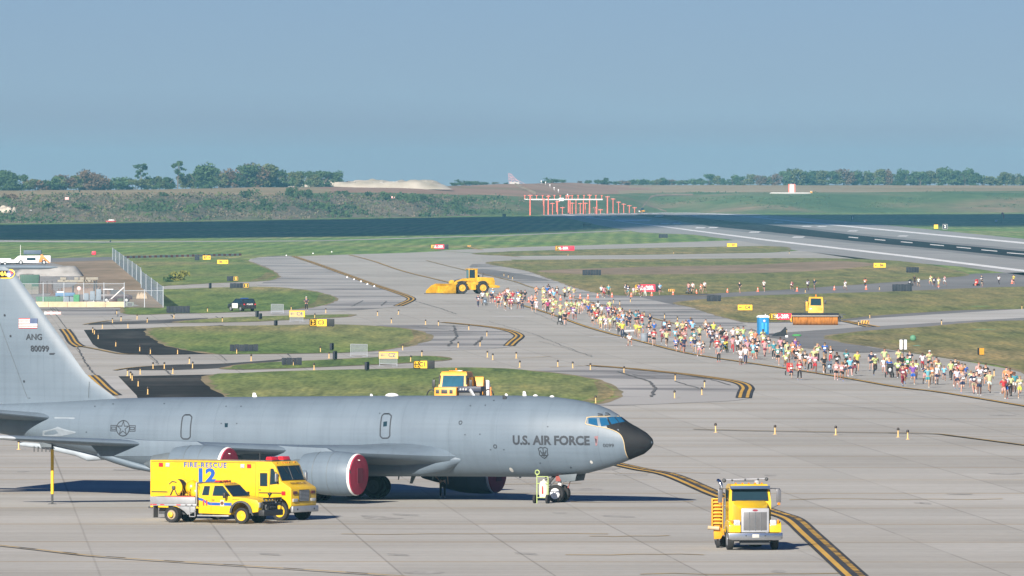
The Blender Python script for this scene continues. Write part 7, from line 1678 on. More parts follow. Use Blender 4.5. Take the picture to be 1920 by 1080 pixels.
# ---- works yard
M_fence = None
def chain_mat():
    m, t, b = _bsdf('chain_link'); N, L = t.nodes, t.links
    g = N.new('ShaderNodeTexCoord'); mp = N.new('ShaderNodeMapping'); mp.inputs['Rotation'].default_value = (0, 0, 0); mp.inputs['Scale'].default_value = (4, 4, 4); L.new(g.outputs['Object'], mp.inputs[0])
    ck = N.new('ShaderNodeTexNoise'); ck.inputs['Scale'].default_value = 6; L.new(mp.outputs[0], ck.inputs['Vector'])
    r = N.new('ShaderNodeMath'); r.operation = 'GREATER_THAN'; r.inputs[1].default_value = .50; L.new(ck.outputs['Fac'], r.inputs[0])
    ad = N.new('ShaderNodeMath'); ad.operation = 'MULTIPLY_ADD'; ad.inputs[1].default_value = .35; ad.inputs[2].default_value = .55; L.new(r.outputs[0], ad.inputs[0])
    L.new(ad.outputs[0], b.inputs['Alpha']); b.inputs['Base Color'].default_value = (.24, .29, .335, 1); b.inputs['Metallic'].default_value = .2; b.inputs['Roughness'].default_value = .5
    return m
M_ch = chain_mat()
def fence(pts, label, h0, name='chain_link_fence', dense=True):
    P = [G(*p) for p in pts]; t = thing(name, label, 'fence', P[0])
    for i, p in enumerate(P):
        q = p - P[0]; mb = MB(); mb.cyl(q, q + Vector((0, 0, h0 + .15)), .06, n=7); part('post', mb, M_galv, t)
        if i: 
            a = P[i - 1] - P[0]; mb = MB(); mb.quad(a + Vector((0, 0, .05)), q + Vector((0, 0, .05)), q + Vector((0, 0, h0)), a + Vector((0, 0, h0))); part('mesh_panel', mb, M_ch if dense else M_ch2, t, smooth=False)
            mb = MB(); mb.tube([a + Vector((0, 0, h0)), q + Vector((0, 0, h0))], .035, 5); part('top_rail', mb, M_galv, t)
    return t
M_ch2 = M_ch.copy(); M_ch2.name = 'thin_mesh'
for n in M_ch2.node_tree.nodes:
    if n.type == 'MATH' and n.operation == 'MULTIPLY_ADD': n.inputs[1].default_value = .16; n.inputs[2].default_value = .03
fence([(306, 575), (295, 566), (284, 556), (274, 547.5), (265, 540), (264, 533), (256, 526), (248, 519.5), (240, 513), (232, 506), (224, 499), (217, 493), (211, 488)], 'long grey chain-link fence running away left of the turf', 2.75)
fence([(233, 577), (271, 577), (306, 577)], 'thin wire fence between the concrete barrier and the long fence', 2.4, 'wire_fence', False)
fence([(40, 571), (81, 571), (120, 571), (157, 571), (195, 571), (233, 571)], 'thin wire fence standing behind the cream concrete barrier', 3.0, 'wire_fence', False)
t = thing('concrete_barrier', 'long low cream concrete barrier in front of the works yard', 'barrier', G(20, 576.5))
Lb = (G(233.5, 576.5) - G(20, 576.5)).length; nb = 6
for k in range(nb):
    a = Lb * k / nb; mb = MB(); mb.ext([(-.3, 0), (.3, 0), (.28, .12), (.12, .3), (.08, .8), (-.08, .8), (-.12, .3), (-.28, .12)], 'x', a + .02, a + Lb / nb - .02, .015); part('segment', mb, mat('cream_concrete', (.50, .39, .25), .85, var=.25, scale=.8), t)
t = thing('brace_pole', 'pale slanting brace pole leaning at the end of the wire fence', 'pole', G(197, 571)); mb = MB(); e = G(233, 571) - G(197, 571); mb.tube([(0, 0, 0), (e.x, 0, 2.5)], .09, 7); part('tube', mb, mat('pale_pole', (.6, .56, .54), .6), t); mb = MB(); mb.box(-.25, .25, -.2, .2, 0, .1, .02); part('foot', mb, M_dark, t)
mound('gravel_pile', at(92, 960 * K), 13, 9, 1.9, M_grav, 'big grey gravel pile behind the green container', 'gravel pile', 21, rough=.25)
mound('gravel_pile', at(50, 900 * K), 3.2, 3, 1.4, mat('dark_gravel', (.22, .21, .20), .95, scale=6, bump=.4), 'small dark gravel heap beside the big gravel pile', 'gravel pile', 23, rough=.25)
mound('gravel_pile', at(160, 800 * K), 9, 6, 1.1, mat('pink_earth', (.20, .145, .115), .95, scale=3, bump=.4), 'low reddish earth heap in the middle of the yard', 'earth heap', 25, rough=.4)
mound('gravel_pile', at(266, 770 * K), 1.8, 1.4, .8, mat('cream_rock', (.34, .27, .19), .9, scale=3), 'small cream rock heap at the foot of the long fence', 'rock heap', 27)
def yard(px_, d, name, label, cat, rz=0): return thing(name, label, cat, at(px_, d * K), rz)
t = yard(56, 835, 'container', 'dark green ribbed container behind the pallet stacks', 'container'); mb = MB(); mb.box(-1.55, 1.55, -1.2, 1.2, .1, 2.5, .03); cc = part('shell', mb, mat('container_green', (.03, .085, .06), .6), t)
for k in range(11): x = -1.45 + k * .29; mb = MB(); mb.box(x - .05, x + .05, -1.24, -1.2, .2, 2.4); part('rib', mb, mat('container_green', (.03, .085, .06)), cc, smooth=False)
for px_, hgt, lab in [(53, 1.9, 'taller stack of grey pallets in front of the green container'), (66, 1.35, 'shorter stack of grey pallets in front of the green container')]:
    t = yard(px_, 800, 'pallet_stack', lab, 'pallets', .1)
    for k in range(int(hgt / .16)): mb = MB(); mb.box(-.52, .52, -.5, .5, k * .16, k * .16 + .04); mb.box(-.5, .5, -.5, .5, k * .16 + .11, k * .16 + .15); part('pallet', mb, mat('pallet_grey', (.26, .24, .20), .9), t, smooth=False)
t = yard(86, 805, 'timber_stack', 'brown stack of timber between upright stakes', 'timber')
for k in range(9): mb = MB(); z = .1 + k * .17; mb.box(-1.15 + .05 * (k % 3), 1.15 - .04 * (k % 2), -.4, .4, z, z + .15, .01); part('board', mb, mat('timber_brown', (.11, .075, .06), .9), t)
for x in (-1.1, -.6, .2, 1.0): mb = MB(); mb.box(x - .05, x + .05, -.5, -.42, 0, 2.0); part('stake', mb, mat('stake_dark', (.06, .05, .045), .9), t, smooth=False)
t = yard(107, 790, 'scrap_heap', 'tangled dark scrap right of the timber stack', 'scrap')
rs = random.Random(3)
for k in range(16): mb = MB(); x = rs.uniform(-1.2, 1.2); mb.tube([(x, 0, .05), (x + rs.uniform(-.8, .8), .2, rs.uniform(.3, 1.3))], .06, 5); part('rod', mb, mat('rust_dark', (.12, .07, .05), .9), t)
t = yard(123, 765, 'blue_machine', 'long low blue machine with white deck in the works yard', 'machine'); mb = MB(); mb.box(-1.5, 1.4, -.7, .7, .5, 1.05, .08); part('deck', mb, mat('machine_blue', (.07, .16, .28), .6), t); mb = MB(); mb.box(-1.3, -.2, -.65, .65, 1.05, 1.25, .05); part('cover', mb, M_white, t); mb = MB(); mb.cyl((1.1, 0, 1.0), (1.1, 0, 2.1), .12, n=8); part('mast', mb, M_dark, t)
for x in (-1, 1):
    for yy in (-1, 1): wheel(t, x, yy * .7, .3, .2, yy, M_dark, M_tyre)
t = yard(92, 738, 'skip', 'long low green skip behind the cream barrier', 'skip'); mb = MB(); mb.ext([(-1.9, 1.05), (2.2, 1.05), (1.9, .1), (-1.7, .1)], 'y', -.9, .9, .03); part('tub', mb, mat('skip_green', (.06, .15, .09), .8), t)
for k in range(5): mb = MB(); x = -1.5 + k * .8; mb.box(x - .05, x + .05, -.96, -.9, .2, 1.0, .01); part('rib', mb, mat('skip_green', (.1, .26, .15)), t)
t = yard(129, 735, 'generator', 'pale boxy generator beside the green skip', 'generator'); mb = MB(); mb.box(-.7, .7, -.5, .5, .25, 1.1, .06); part('case', mb, mat('pale_blue_grey', (.17, .21, .25), .7), t); mb = MB(); mb.box(-.3, .5, -.45, .45, 1.1, 1.2, .02); part('lid', mb, M_dark, t)
t = yard(143.5, 733, 'cabinet', 'upright green cabinet in the middle of the yard fence', 'cabinet'); mb = MB(); mb.box(-.42, .42, -.4, .4, 0, 1.45, .04); part('case', mb, mat('cabinet_green', (.05, .21, .10), .7), t); mb = MB(); mb.box(-.3, .3, -.42, -.4, .1, 1.3); part('door', mb, mat('cabinet_green', (.09, .36, .17)), t); mb = MB(); mb.box(.44, .52, -.38, .38, 0, 1.4); part('side_panel', mb, M_dark, t)
t = yard(181, 755, 'drill_rig', 'dark drill rig with tangled mast in the works yard', 'drill rig'); 
mb = MB(); mb.tube([(-.4, 0, .4), (-.3, 0, 3.0)], .14, 6); mb.tube([(-.05, 0, .4), (0, 0, 3.1)], .10, 6); mb.tube([(-.3, 0, 2.9), (.2, 0, 2.0)], .07, 6); part('mast', mb, M_dark, t)
for k in range(12): mb = MB(); a = rs.uniform(0, 6); x = .2 + rs.uniform(-.5, .9); mb.tube([(x, rs.uniform(-.3, .3), .5), (x + rs.uniform(-.3, .6), 0, rs.uniform(1.0, 2.2)), (x + .5, 0, .7)], .055, 5); part('hose', mb, M_blackp, t)
mb = MB(); mb.box(-1, 1.3, -.6, .6, .2, .6, .05); part('base', mb, M_dark, t)
t = yard(165, 740, 'pipe_rack', 'grey pipes and frames piled right of the green cabinet', 'pipes')
for k in range(12): mb = MB(); x = rs.uniform(-.8, 2.4); mb.tube([(x, rs.uniform(-.3, .3), .1), (x + rs.uniform(-1.4, 1.4), 0, rs.uniform(.2, 1.2))], .06, 5); part('pipe', mb, M_alu if k % 2 else mat('pale_blue_grey', (.35, .42, .48)), t)
for k in range(3): mb = MB(); mb.box(-.6 + k * .9, .1 + k * .9, -.3, .3, .5, 1.5 + .3 * k, .04); part('frame', mb, mat('pale_blue_grey', (.35, .42, .48)), t)
t = yard(218, 745, 'dark_pickup', 'dark pickup parked at the right end of the works yard', 'pickup truck'); mb = MB(); mb.ext([(-2.2, .5), (-2.2, 1.2), (-.2, 1.25), (1.6, 1.2), (2.3, 1.0), (2.35, .5)], 'y', -.9, .9, .08); part('body', mb, mat('maroon_black', (.035, .018, .022), .4), t)
mb = MB(); mb.loft([[(-.9, -.85, 1.2), (1.2, -.85, 1.2), (1.2, .85, 1.2), (-.9, .85, 1.2)], [(-.7, -.72, 1.85), (.6, -.72, 1.85), (.6, .72, 1.85), (-.7, .72, 1.85)]]); part('cab', mb, mat('black_gloss', (.02, .021, .023)), t)
mb = MB(); mb.box(-1.9, -.4, -.7, .7, 1.9, 2.02, .03); part('pale_load', mb, M_white, t)
for x in (-1.4, 1.5):
    for yy in (-1, 1): wheel(t, x, yy * .8, .4, .26, yy, M_alu, M_tyre)
t = yard(216, 728, 'dark_crate', 'dark open crate in front of the dark pickup', 'crate'); mb = MB(); mb.box(-.9, .3, -.4, .4, 0, .95, .03); part('case', mb, mat('maroon_black', (.035, .018, .022)), t); mb = MB(); mb.box(.32, 1.1, -.4, .4, .1, 1.0, .03); part('rack', mb, mat('cage_green', (.07, .09, .07), .8), t)
t = yard(243, 722, 'tank', 'grey-green open box at the end of the concrete barrier', 'box'); mb = MB(); mb.box(-.5, .6, -.4, .4, 0, .62, .05); part('case', mb, mat('grey_green', (.16, .19, .17), .8), t); mb = MB(); mb.box(-.3, .4, -.42, -.4, .1, .5); part('opening', mb, M_dark, t)
t = yard(148, 770, 'round_sign', 'small round pale sign on a post in the works yard', 'sign'); mb = MB(); mb.cyl((0, 0, 0), (0, 0, 1.6), .05, n=6); part('post', mb, M_alu, t); mb = MB(); mb.lathe([(.3, 0), (.3, .03), (0, .03)], (0, -.06, 1.6), (0, -1, 0), 14); part('disc', mb, mat('board_pink', (.75, .42, .4)), t)
t = yard(130, 900, 'block_wall', 'pale rows of broken concrete blocks right of the gravel pile', 'blocks')
for k in range(26): mb = MB(); x = rs.uniform(-2.4, 4.2); z = rs.choice([0, .0, .45]); mb.box(x, x + rs.uniform(.5, 1.3), rs.uniform(-1, 0), rs.uniform(.1, .8), z, z + .45, .04); part('block', mb, mat('block_pale', (.25, .23, .19), .9), t)
t = yard(168, 880, 'white_sheet', 'crumpled white sheeting on the dry bank of the yard', 'sheeting'); mb = MB(); mb.loft([[(-1.1, -.3, 0), (-.5, -.4, .9), (0, -.3, .3), (.4, -.4, .8), (1.1, -.3, 0)], [(-1.0, .5, 0), (-.6, .6, .6), (0, .5, .2), (.5, .6, .6), (1.0, .5, 0)]], False, False); part('sheet', mb, M_white, t)
# the white truck up by the perimeter road
t = thing('white_truck', 'white truck with dark roof rack and orange arrow board at far left', 'truck', at(62, 1100 * K), 0)
mb = MB(); mb.ext([(-4.6, .4), (-4.3, .9), (-3.0, 1.9), (3.8, 1.95), (3.8, .4)], 'y', -1.1, 1.1, .1); part('body', mb, M_white, t)
mb = MB(); mb.box(-1.3, .6, -1.12, -1.1, .9, 1.5); part('window', mb, M_glass, t, smooth=False)
mb = MB(); mb.box(-2.0, 1.8, -1.0, 1.0, 2.2, 3.1, .08); rk = part('roof_rack', mb, mat('rack_blue', (.06, .09, .13), .6), t)
for x in (-1.7, 1.5): mb = MB(); mb.cyl((x, 0, 1.9), (x, 0, 2.25), .08, n=6); part('rack_leg', mb, M_dark, rk)
mb = MB(); mb.ext([(1.2, .6), (1.9, .6), (2.1, 1.3), (3.6, .3), (3.7, .5), (2.0, 2.2), (1.7, 2.1)], 'y', -1.35, -1.2, .02); part('arrow_board', mb, mat('arrow_orange', (.75, .22, .04), .6), t)
mb = MB(); mb.cyl((-2.7, 0, 1.9), (-2.7, 0, 4.2), .05, n=6); part('aerial', mb, M_white, t)
for x in (-2.6, 2.4):
    for yy in (-1, 1): wheel(t, x, yy * 1.0, .5, .3, yy, M_alu, M_tyre)
t = thing('white_trailer', 'low white trailer left of the white truck', 'trailer', at(8, 1090 * K)); mb = MB(); mb.box(-4, 2.5, -1, 1, .5, 1.2, .1); part('deck', mb, M_white, t); mb = MB(); mb.box(-3.5, 1.5, -.9, .9, 1.2, 1.5, .1); part('load', mb, mat('tarp_pale', (.55, .6, .62), .8), t)
for x in (-1, 0.2):
    for yy in (-1, 1): wheel(t, x, yy * .9, .4, .25, yy, M_alu, M_tyre)
# ---- odds and ends by the course
t = thing('trash_barrel', 'grey trash barrel standing on the yellow line beside the water stop', 'barrel', G(1208, 641)); mb = MB(); mb.lathe([(.36, 0), (.40, .05), (.44, .85), (.47, .87), (.47, .93), (.42, .93), (.40, .3)], (0, 0, 0), (0, 0, 1), 18); part('drum', mb, mat('bin_grey', (.20, .23, .27), .6), t); mb = MB(); mb.lathe([(.41, .7), (.40, .74), (.0, .76)], (0, 0, 0), (0, 0, 1), 14); part('liner', mb, M_blackp, t)
t = thing('water_table', 'white-covered water table beside the kneeling helper', 'table', G(1178, 631), R(8)); mb = MB(); mb.box(-.8, .8, -.35, .35, .70, .74, .01); part('tabletop', mb, M_white, t); mb = MB(); mb.loft([[(-.82, -.37, .75), (.82, -.37, .75), (.82, .37, .75), (-.82, .37, .75)], [(-.86, -.4, .55), (.84, -.42, .6), (.85, .4, .55), (-.84, .4, .55)]], False); part('table_cover', mb, mat('table_linen', (.45, .45, .46), .8), t)
for x in (-.7, .7):
    for y in (-.28, .28): mb = MB(); mb.cyl((x, y, 0), (x, y, .7), .025, n=6); part('leg', mb, M_alu, t)
t = thing('black_bag', 'black rubbish bag on the ground left of the water table', 'bag', G(1171, 633)); mb = MB(); mb.loft([[(r_ * math.cos(6.2832 * i / 12) * (1 + .1 * math.sin(i * 2.7)), r_ * .8 * math.sin(6.2832 * i / 12), z) for i in range(12)] for r_, z in [(.35, 0), (.45, .12), (.42, .3), (.28, .45), (.08, .52), (.12, .6)]]); part('sack', mb, mat('bag_black', (.025, .03, .035), .4, bump=.5), t)
t = thing('black_tarp_heap', 'black tarpaulin heap with a raised peak right of the portable toilet', 'tarpaulin', G(1461, 631), R(10))
mb = MB(); mb.loft([[(-1.0, -.4, 0), (-.4, -.5, .45), (.2, -.5, .6), (.55, -.3, 1.05), (.72, -.3, 1.1), (.85, -.4, 0)], [(-.9, .3, 0), (-.4, .3, .4), (.2, .3, .55), (.55, .2, .9), (.7, .2, .95), (.8, .3, 0)]], True, True); part('sheet', mb, mat('tarp_black', (.018, .022, .028), .6, bump=.4), t)
for x, y, lab in [(1494, 631, 'bright green bag lying on the asphalt right of the tarpaulin'), ]:
    t = thing('green_bag', lab, 'bag', G(x, y)); mb = MB(); mb.ball((0, 0, .12), (.55, .25, .16), 12, 6); part('sack', mb, mat('bag_green', (.05, .25, .07), .8), t)
for x, y, c, lab in [(1712, 639, (.08, .22, .13), 'green plastic bag upright on the turf right of the banner sign'), (1719, 649, (.08, .20, .16), 'teal plastic bag lying on the turf below the green bag'), (1837, 575, (.07, .19, .08), 'long green netting strip on the right turf'), (1845, 618.5, (.08, .20, .10), 'green netting strip on the lower right turf')]:
    t = thing('plastic_bag', lab, 'bag', G(x, y), 0, 'green plastic litter'); mb = MB(); L_ = .35 if x < 1715 else (.5 if x < 1800 else 1.6); mb.ball((0, 0, .03 if x > 1715 else .3), (L_, .25, .08 if x > 1715 else .35), 12, 7); part('sheet', mb, mat('litter_%d' % x, c, .7), t)
t = thing('green_bag', 'white paper bag on the asphalt near the green bag', 'bag', G(1475, 633)); t.name = 'paper_bag'; mb = MB(); mb.box(-.15, .15, -.1, .1, 0, .25, .03); part('sack', mb, M_white, t)
# ================================================================ PEOPLE
PAL = {'L': ('lime', (.50, .54, .25)), 'Y': ('bright yellow', (.55, .60, .08)), 'W': ('white', (.62, .63, .66)), 'N': ('navy', (.018, .028, .075)), 'B': ('black', (.014, .014, .018)),
       'U': ('blue', (.02, .11, .42)), 'C': ('light blue', (.20, .46, .66)), 'T': ('teal', (.05, .24, .29)), 'P': ('pink', (.55, .30, .31)), 'M': ('magenta', (.50, .05, .17)), 'R': ('red', (.42, .03, .04)),
       'O': ('orange', (.62, .24, .11)), 'G': ('grey', (.24, .25, .28)), 'V': ('purple', (.19, .08, .34)), 'D': ('maroon', (.20, .02, .05)), 'E': ('green', (.04, .28, .11)), 'K': ('khaki', (.33, .27, .19)), 'H': ('lilac', (.48, .42, .58)), 'A': ('aqua', (.12, .38, .42)), 'Q': ('brown', (.13, .08, .055))}
M_cloth = objcol('cloth', .9); M_skin = objcol('skin', .55); M_hair = objcol('hair', .7); M_shoe = objcol('shoe', .7)
M_eye = mat('eye', (.02, .015, .012), .3); M_lip = mat('lip', (.35, .13, .11), .5)
def skin_mesh(name, V, E, rad, root=0, sub=1):
    """one continuous surface grown round a skeleton"""
    me = bpy.data.meshes.new('tmp'); me.from_pydata([tuple(v) for v in V], E, []); o = bpy.data.objects.new('tmp', me); COL.objects.link(o)
    o.modifiers.new('s', 'SKIN'); sv = me.skin_vertices[0].data
    for i, r in enumerate(rad):
        rr = r if isinstance(r, tuple) else (r, r); sv[i].radius = rr; sv[i].use_root = (i == root)
    if sub: m = o.modifiers.new('d', 'SUBSURF'); m.levels = sub; m.render_levels = sub
    dg = bpy.context.evaluated_depsgraph_get(); out = bpy.data.meshes.new_from_object(o.evaluated_get(dg)); out.name = name
    bpy.data.objects.remove(o); bpy.data.meshes.remove(me)
    return out
def lerp(a, b, t): return tuple(x + (y - x) * t for x, y in zip(a, b))
def mir(q): return (-q[0], q[1], q[2])
LEG = {'up': ((.10, -.27, .63), (.10, -.10, .27), (.10, -.24, .20)), 'back': ((.09, .08, .50), (.09, .31, .17), (.09, .22, .04)),
       'plant': ((.09, -.10, .50), (.09, .02, .085), (.09, -.15, .03)), 'kick': ((.09, -.02, .50), (.09, .36, .53), (.09, .43, .39)),
       'fwd': ((.09, -.13, .51), (.09, -.29, .09), (.09, -.45, .07)), 'rear': ((.09, .06, .50), (.09, .27, .13), (.09, .14, .03)), 'stand': ((.10, -.02, .50), (.11, .03, .085), (.12, -.13, .03)),
       'sit': ((.12, -.40, .52), (.12, -.42, .10), (.12, -.56, .05)), 'kneel': ((.12, -.30, .52), (.12, -.30, .10), (.12, -.46, .05)), 'kneelb': ((.10, -.05, .08), (.10, .36, .10), (.10, .42, .02))}
ARM = {'fw': ((.25, -.04, 1.17), (.15, -.27, 1.30)), 'bk': ((.28, .14, 1.19), (.24, -.08, 1.08)), 'hang': ((.25, .02, 1.16), (.27, -.05, .92)), 'push': ((.25, -.12, 1.18), (.20, -.40, 1.10)), 'photo': ((.26, -.22, 1.38), (.07, -.30, 1.58)), 'wave': ((.38, -.02, 1.55), (.30, -.08, 1.82)), 'hip': ((.36, .06, 1.18), (.20, -.06, 1.02)), 'cross': ((.27, -.06, 1.18), (.02, -.22, 1.22))}
POSES = [('up', 'back', 'bk', 'fw'), ('back', 'up', 'fw', 'bk'), ('plant', 'kick', 'fw', 'bk'), ('kick', 'plant', 'bk', 'fw'), ('fwd', 'rear', 'bk', 'hang'), ('rear', 'fwd', 'hang', 'bk'), ('stand', 'stand', 'hang', 'hip'), ('plant', 'kick', 'push', 'push'), ('stand', 'stand', 'photo', 'photo'), ('fwd', 'rear', 'hang', 'wave'), ('stand', 'stand', 'cross', 'cross'), ('kneel', 'kneelb', 'push', 'push')]
def finger(mb, a, d, side_, L, r):
    a = Vector(a); d = Vector(d).normalized(); s = Vector(side_)
    mb.tube([a, a + d * L * .5, a + (d * .85 + s * .5).normalized() * L * .5 + d * L * .45], [r, r * .9, r * .6], 5)
def build_pose(k):
    l, r, al, ar = POSES[k]; P = {}; kneel = l == 'kneel'
    dz = -.42 if kneel else (-.05 if 'up' in (l, r) or 'fwd' in (l, r) else 0)
    lean = -.07 if k < 4 or k == 7 else 0
    def up(v): return (v[0], v[1] + lean * (v[2] - .95), v[2] + dz)
    V = [(0, 0, .95 + dz), up((0, -.01, 1.12)), up((0, -.02, 1.32)), up((0, -.015, 1.45)), up((0, -.03, 1.53)), up((0, -.05, 1.615)), up((0, -.045, 1.69))]
    rad = [(.14, .105), (.125, .095), (.155, .105), (.09, .075), .052, (.078, .092), (.066, .078)]
    E = [(0, 1), (1, 2), (2, 3), (3, 4), (4, 5), (5, 6)]
    sh = {}; 
    for sg, leg, arm in ((1, l, al), (-1, r, ar)):
        m = (lambda q: q) if sg == 1 else mir
        n = len(V); hip = m((.085, 0, .90 + dz)); kn, an, to = [m(q) for q in LEG[leg]]
        V += [hip, lerp(hip, kn, .5), kn, lerp(kn, an, .35), an, to]; rad += [.088, .078, .055, .055, .036, (.038, .028)]
        E += [(0, n), (n, n + 1), (n + 1, n + 2), (n + 2, n + 3), (n + 3, n + 4), (n + 4, n + 5)]
        sh_ = up(m((.165, 0, 1.42))); el, wr = [up(m(q)) for q in ARM[arm]]; n2 = len(V)
        hd = tuple(w + (w - e) * .36 for w, e in zip(wr, el))
        V += [sh_, lerp(sh_, el, .5), el, wr, hd]; rad += [.062, .046, .038, .026, (.036, .018)]
        E += [(3, n2), (n2, n2 + 1), (n2 + 1, n2 + 2), (n2 + 2, n2 + 3), (n2 + 3, n2 + 4)]
        sh[sg] = (hip, kn, an, to, sh_, el, wr, hd)
    me = skin_mesh('body', V, E, rad)
    # face, ears and fingers become part of the same body mesh
    mb = MB(); hc = Vector(up((0, -.05, 1.635)))
    mb.m(0); mb.ball(hc + Vector((0, -.098, -.015)), (.016, .022, .026), 8, 5)
    for sg in (1, -1):
        mb.ball(hc + Vector((sg * .083, .005, 0)), (.014, .026, .034), 7, 5)
        mb.m(1); mb.ball(hc + Vector((sg * .034, -.088, .015)), (.013, .010, .009), 7, 4); mb.m(0)
        hip, kn, an, to, s_, el, wr, hd = sh[sg]
        d = (Vector(hd) - Vector(wr)).normalized(); t = d.orthogonal().normalized(); b = d.cross(t)
        for q, (o, L) in enumerate([(-.026, .055), (-.009, .07), (.009, .065), (.026, .05)]): finger(mb, Vector(hd) + t * o, d, b, L, .0095)
        finger(mb, Vector(wr).lerp(Vector(hd), .55) + t * -.03, (d * .6 - t * .8), b, .05, .011)
    mb.m(2); mb.ball(hc + Vector((0, -.088, -.055)), (.028, .012, .008), 8, 4); mb.m(0)
    bm = bmesh.new(); bm.from_mesh(me); nb = len(bm.verts); vs = [bm.verts.new(v) for v in mb.v]
    for f, mi in zip(mb.f, mb.mi):
        try: q = bm.faces.new([vs[i] for i in f]); q.material_index = mi; q.smooth = True
        except ValueError: pass
    for f in bm.faces: f.smooth = True
    bm.to_mesh(me); bm.free(); me.materials.clear()
    for m_ in (M_skin, M_eye, M_lip): me.materials.append(m_)
    P['body'] = me
    def cl(name, V, E, rad, m): 
        q = skin_mesh(name, V, E, rad); q.polygons.foreach_set('use_smooth', [True] * len(q.polygons)); q.materials.clear(); q.materials.append(m); P[name] = q
    a, b = sh[1], sh[-1]
    T = [(0, 0, .90 + dz), up((0, -.01, 1.10)), up((0, -.02, 1.32)), up((0, -.015, 1.44)), up((0, -.02, 1.475))]
    TR = [(.165, .125), (.15, .115), (.178, .125), (.105, .09), (.06, .06)]; TE = [(0, 1), (1, 2), (2, 3), (3, 4)]
    cl('shirt', T + [a[4], lerp(a[4], a[5], .75), b[4], lerp(b[4], b[5], .75)], TE + [(3, 5), (5, 6), (3, 7), (7, 8)], TR + [.076, .066, .076, .066], M_cloth)
    cl('tank_top', T + [lerp(a[4], T[3], .25), lerp(b[4], T[3], .25)], TE + [(3, 5), (3, 6)], TR + [.066, .066], M_cloth)
    W0 = (0, 0, 1.0 + dz)
    cl('shorts', [W0, (0, 0, .93 + dz), a[0], lerp(a[0], a[1], .72), b[0], lerp(b[0], b[1], .72)], [(0, 1), (1, 2), (2, 3), (1, 4), (4, 5)], [(.145, .11), (.155, .118), .105, .096, .105, .096], M_cloth)
    cl('leggings', [W0, (0, 0, .93 + dz), a[0], a[1], lerp(a[1], a[2], .92), b[0], b[1], lerp(b[1], b[2], .92)], [(0, 1), (1, 2), (2, 3), (3, 4), (1, 5), (5, 6), (6, 7)], [(.145, .11), (.15, .114), .097, .066, .046, .097, .066, .046], M_cloth)
    for sg, nm in ((1, 'shoe_l'), (-1, 'shoe_r')):
        an, to = Vector(sh[sg][2]), Vector(sh[sg][3]); d = (to - an).normalized(); heel = an - d * .04 + Vector((0, 0, -.035))
        cl(nm, [tuple(heel), tuple(an.lerp(to, .5) + Vector((0, 0, -.012))), tuple(to + d * .05)], [(0, 1), (1, 2)], [.044, (.052, .04), (.044, .028)], M_shoe)
    c = hc
    mb = MB(); mb.loft([[c + Vector((.092 * w * math.cos(q), .098 * w2 * math.sin(q) + y0, z)) for q in [6.2832 * i / 12 for i in range(12)]] for z, w, w2, y0 in [(-.03, .75, .45, .055), (.03, 1.0, .8, .03), (.07, .98, .98, .012), (.105, .75, .78, .01), (.125, .3, .3, .01)]]); P['hair'] = mb.mesh('hair', M_hair)
    mb = MB(); mb.loft([[c + Vector((.094 * w * math.cos(q), .100 * w2 * math.sin(q) + y0, z)) for q in [6.2832 * i / 12 for i in range(12)]] for z, w, w2, y0 in [(-.09, .65, .35, .07), (.0, 1.0, .7, .04), (.06, 1.0, .98, .014), (.105, .75, .78, .01), (.125, .3, .3, .01)]]); mb.tube([c + Vector((0, .09, .06)), c + Vector((.02, .17, .04)), c + Vector((.03, .19, -.08)), c + Vector((.01, .16, -.18))], [.035, .04, .035, .012], 7); P['hair_long'] = mb.mesh('hair', M_hair)
    mb = MB(); mb.loft([[c + Vector((.10 * w * math.cos(q), .106 * w * math.sin(q) + .01, z)) for q in [6.2832 * i / 12 for i in range(12)]] for z, w in [(.045, 1.0), (.09, .95), (.125, .7), (.14, .2)]]); mb.box(c.x - .07, c.x + .07, c.y - .19, c.y - .06, c.z + .045, c.z + .06, .008); P['cap'] = mb.mesh('cap', M_cloth)
    ch = Vector(up((0, -.165, 1.19))); mb = MB(); mb.box(ch.x - .10, ch.x + .10, ch.y - .006, ch.y + .004, ch.z - .075, ch.z + .075, .002); P['bib'] = mb.mesh('race_bib', M_white)
    return P
PM = [build_pose(k) for k in range(len(POSES))]
rp_ = random.Random(21)
SKIN = [(.52, .30, .21), (.46, .26, .18), (.56, .34, .25), (.36, .19, .12), (.14, .07, .045), (.50, .29, .20)]
HAIR = [('dark', (.03, .02, .016)), ('brown', (.10, .055, .03)), ('fair', (.32, .20, .09)), ('dark', (.025, .018, .015))]
PEOPLE = []
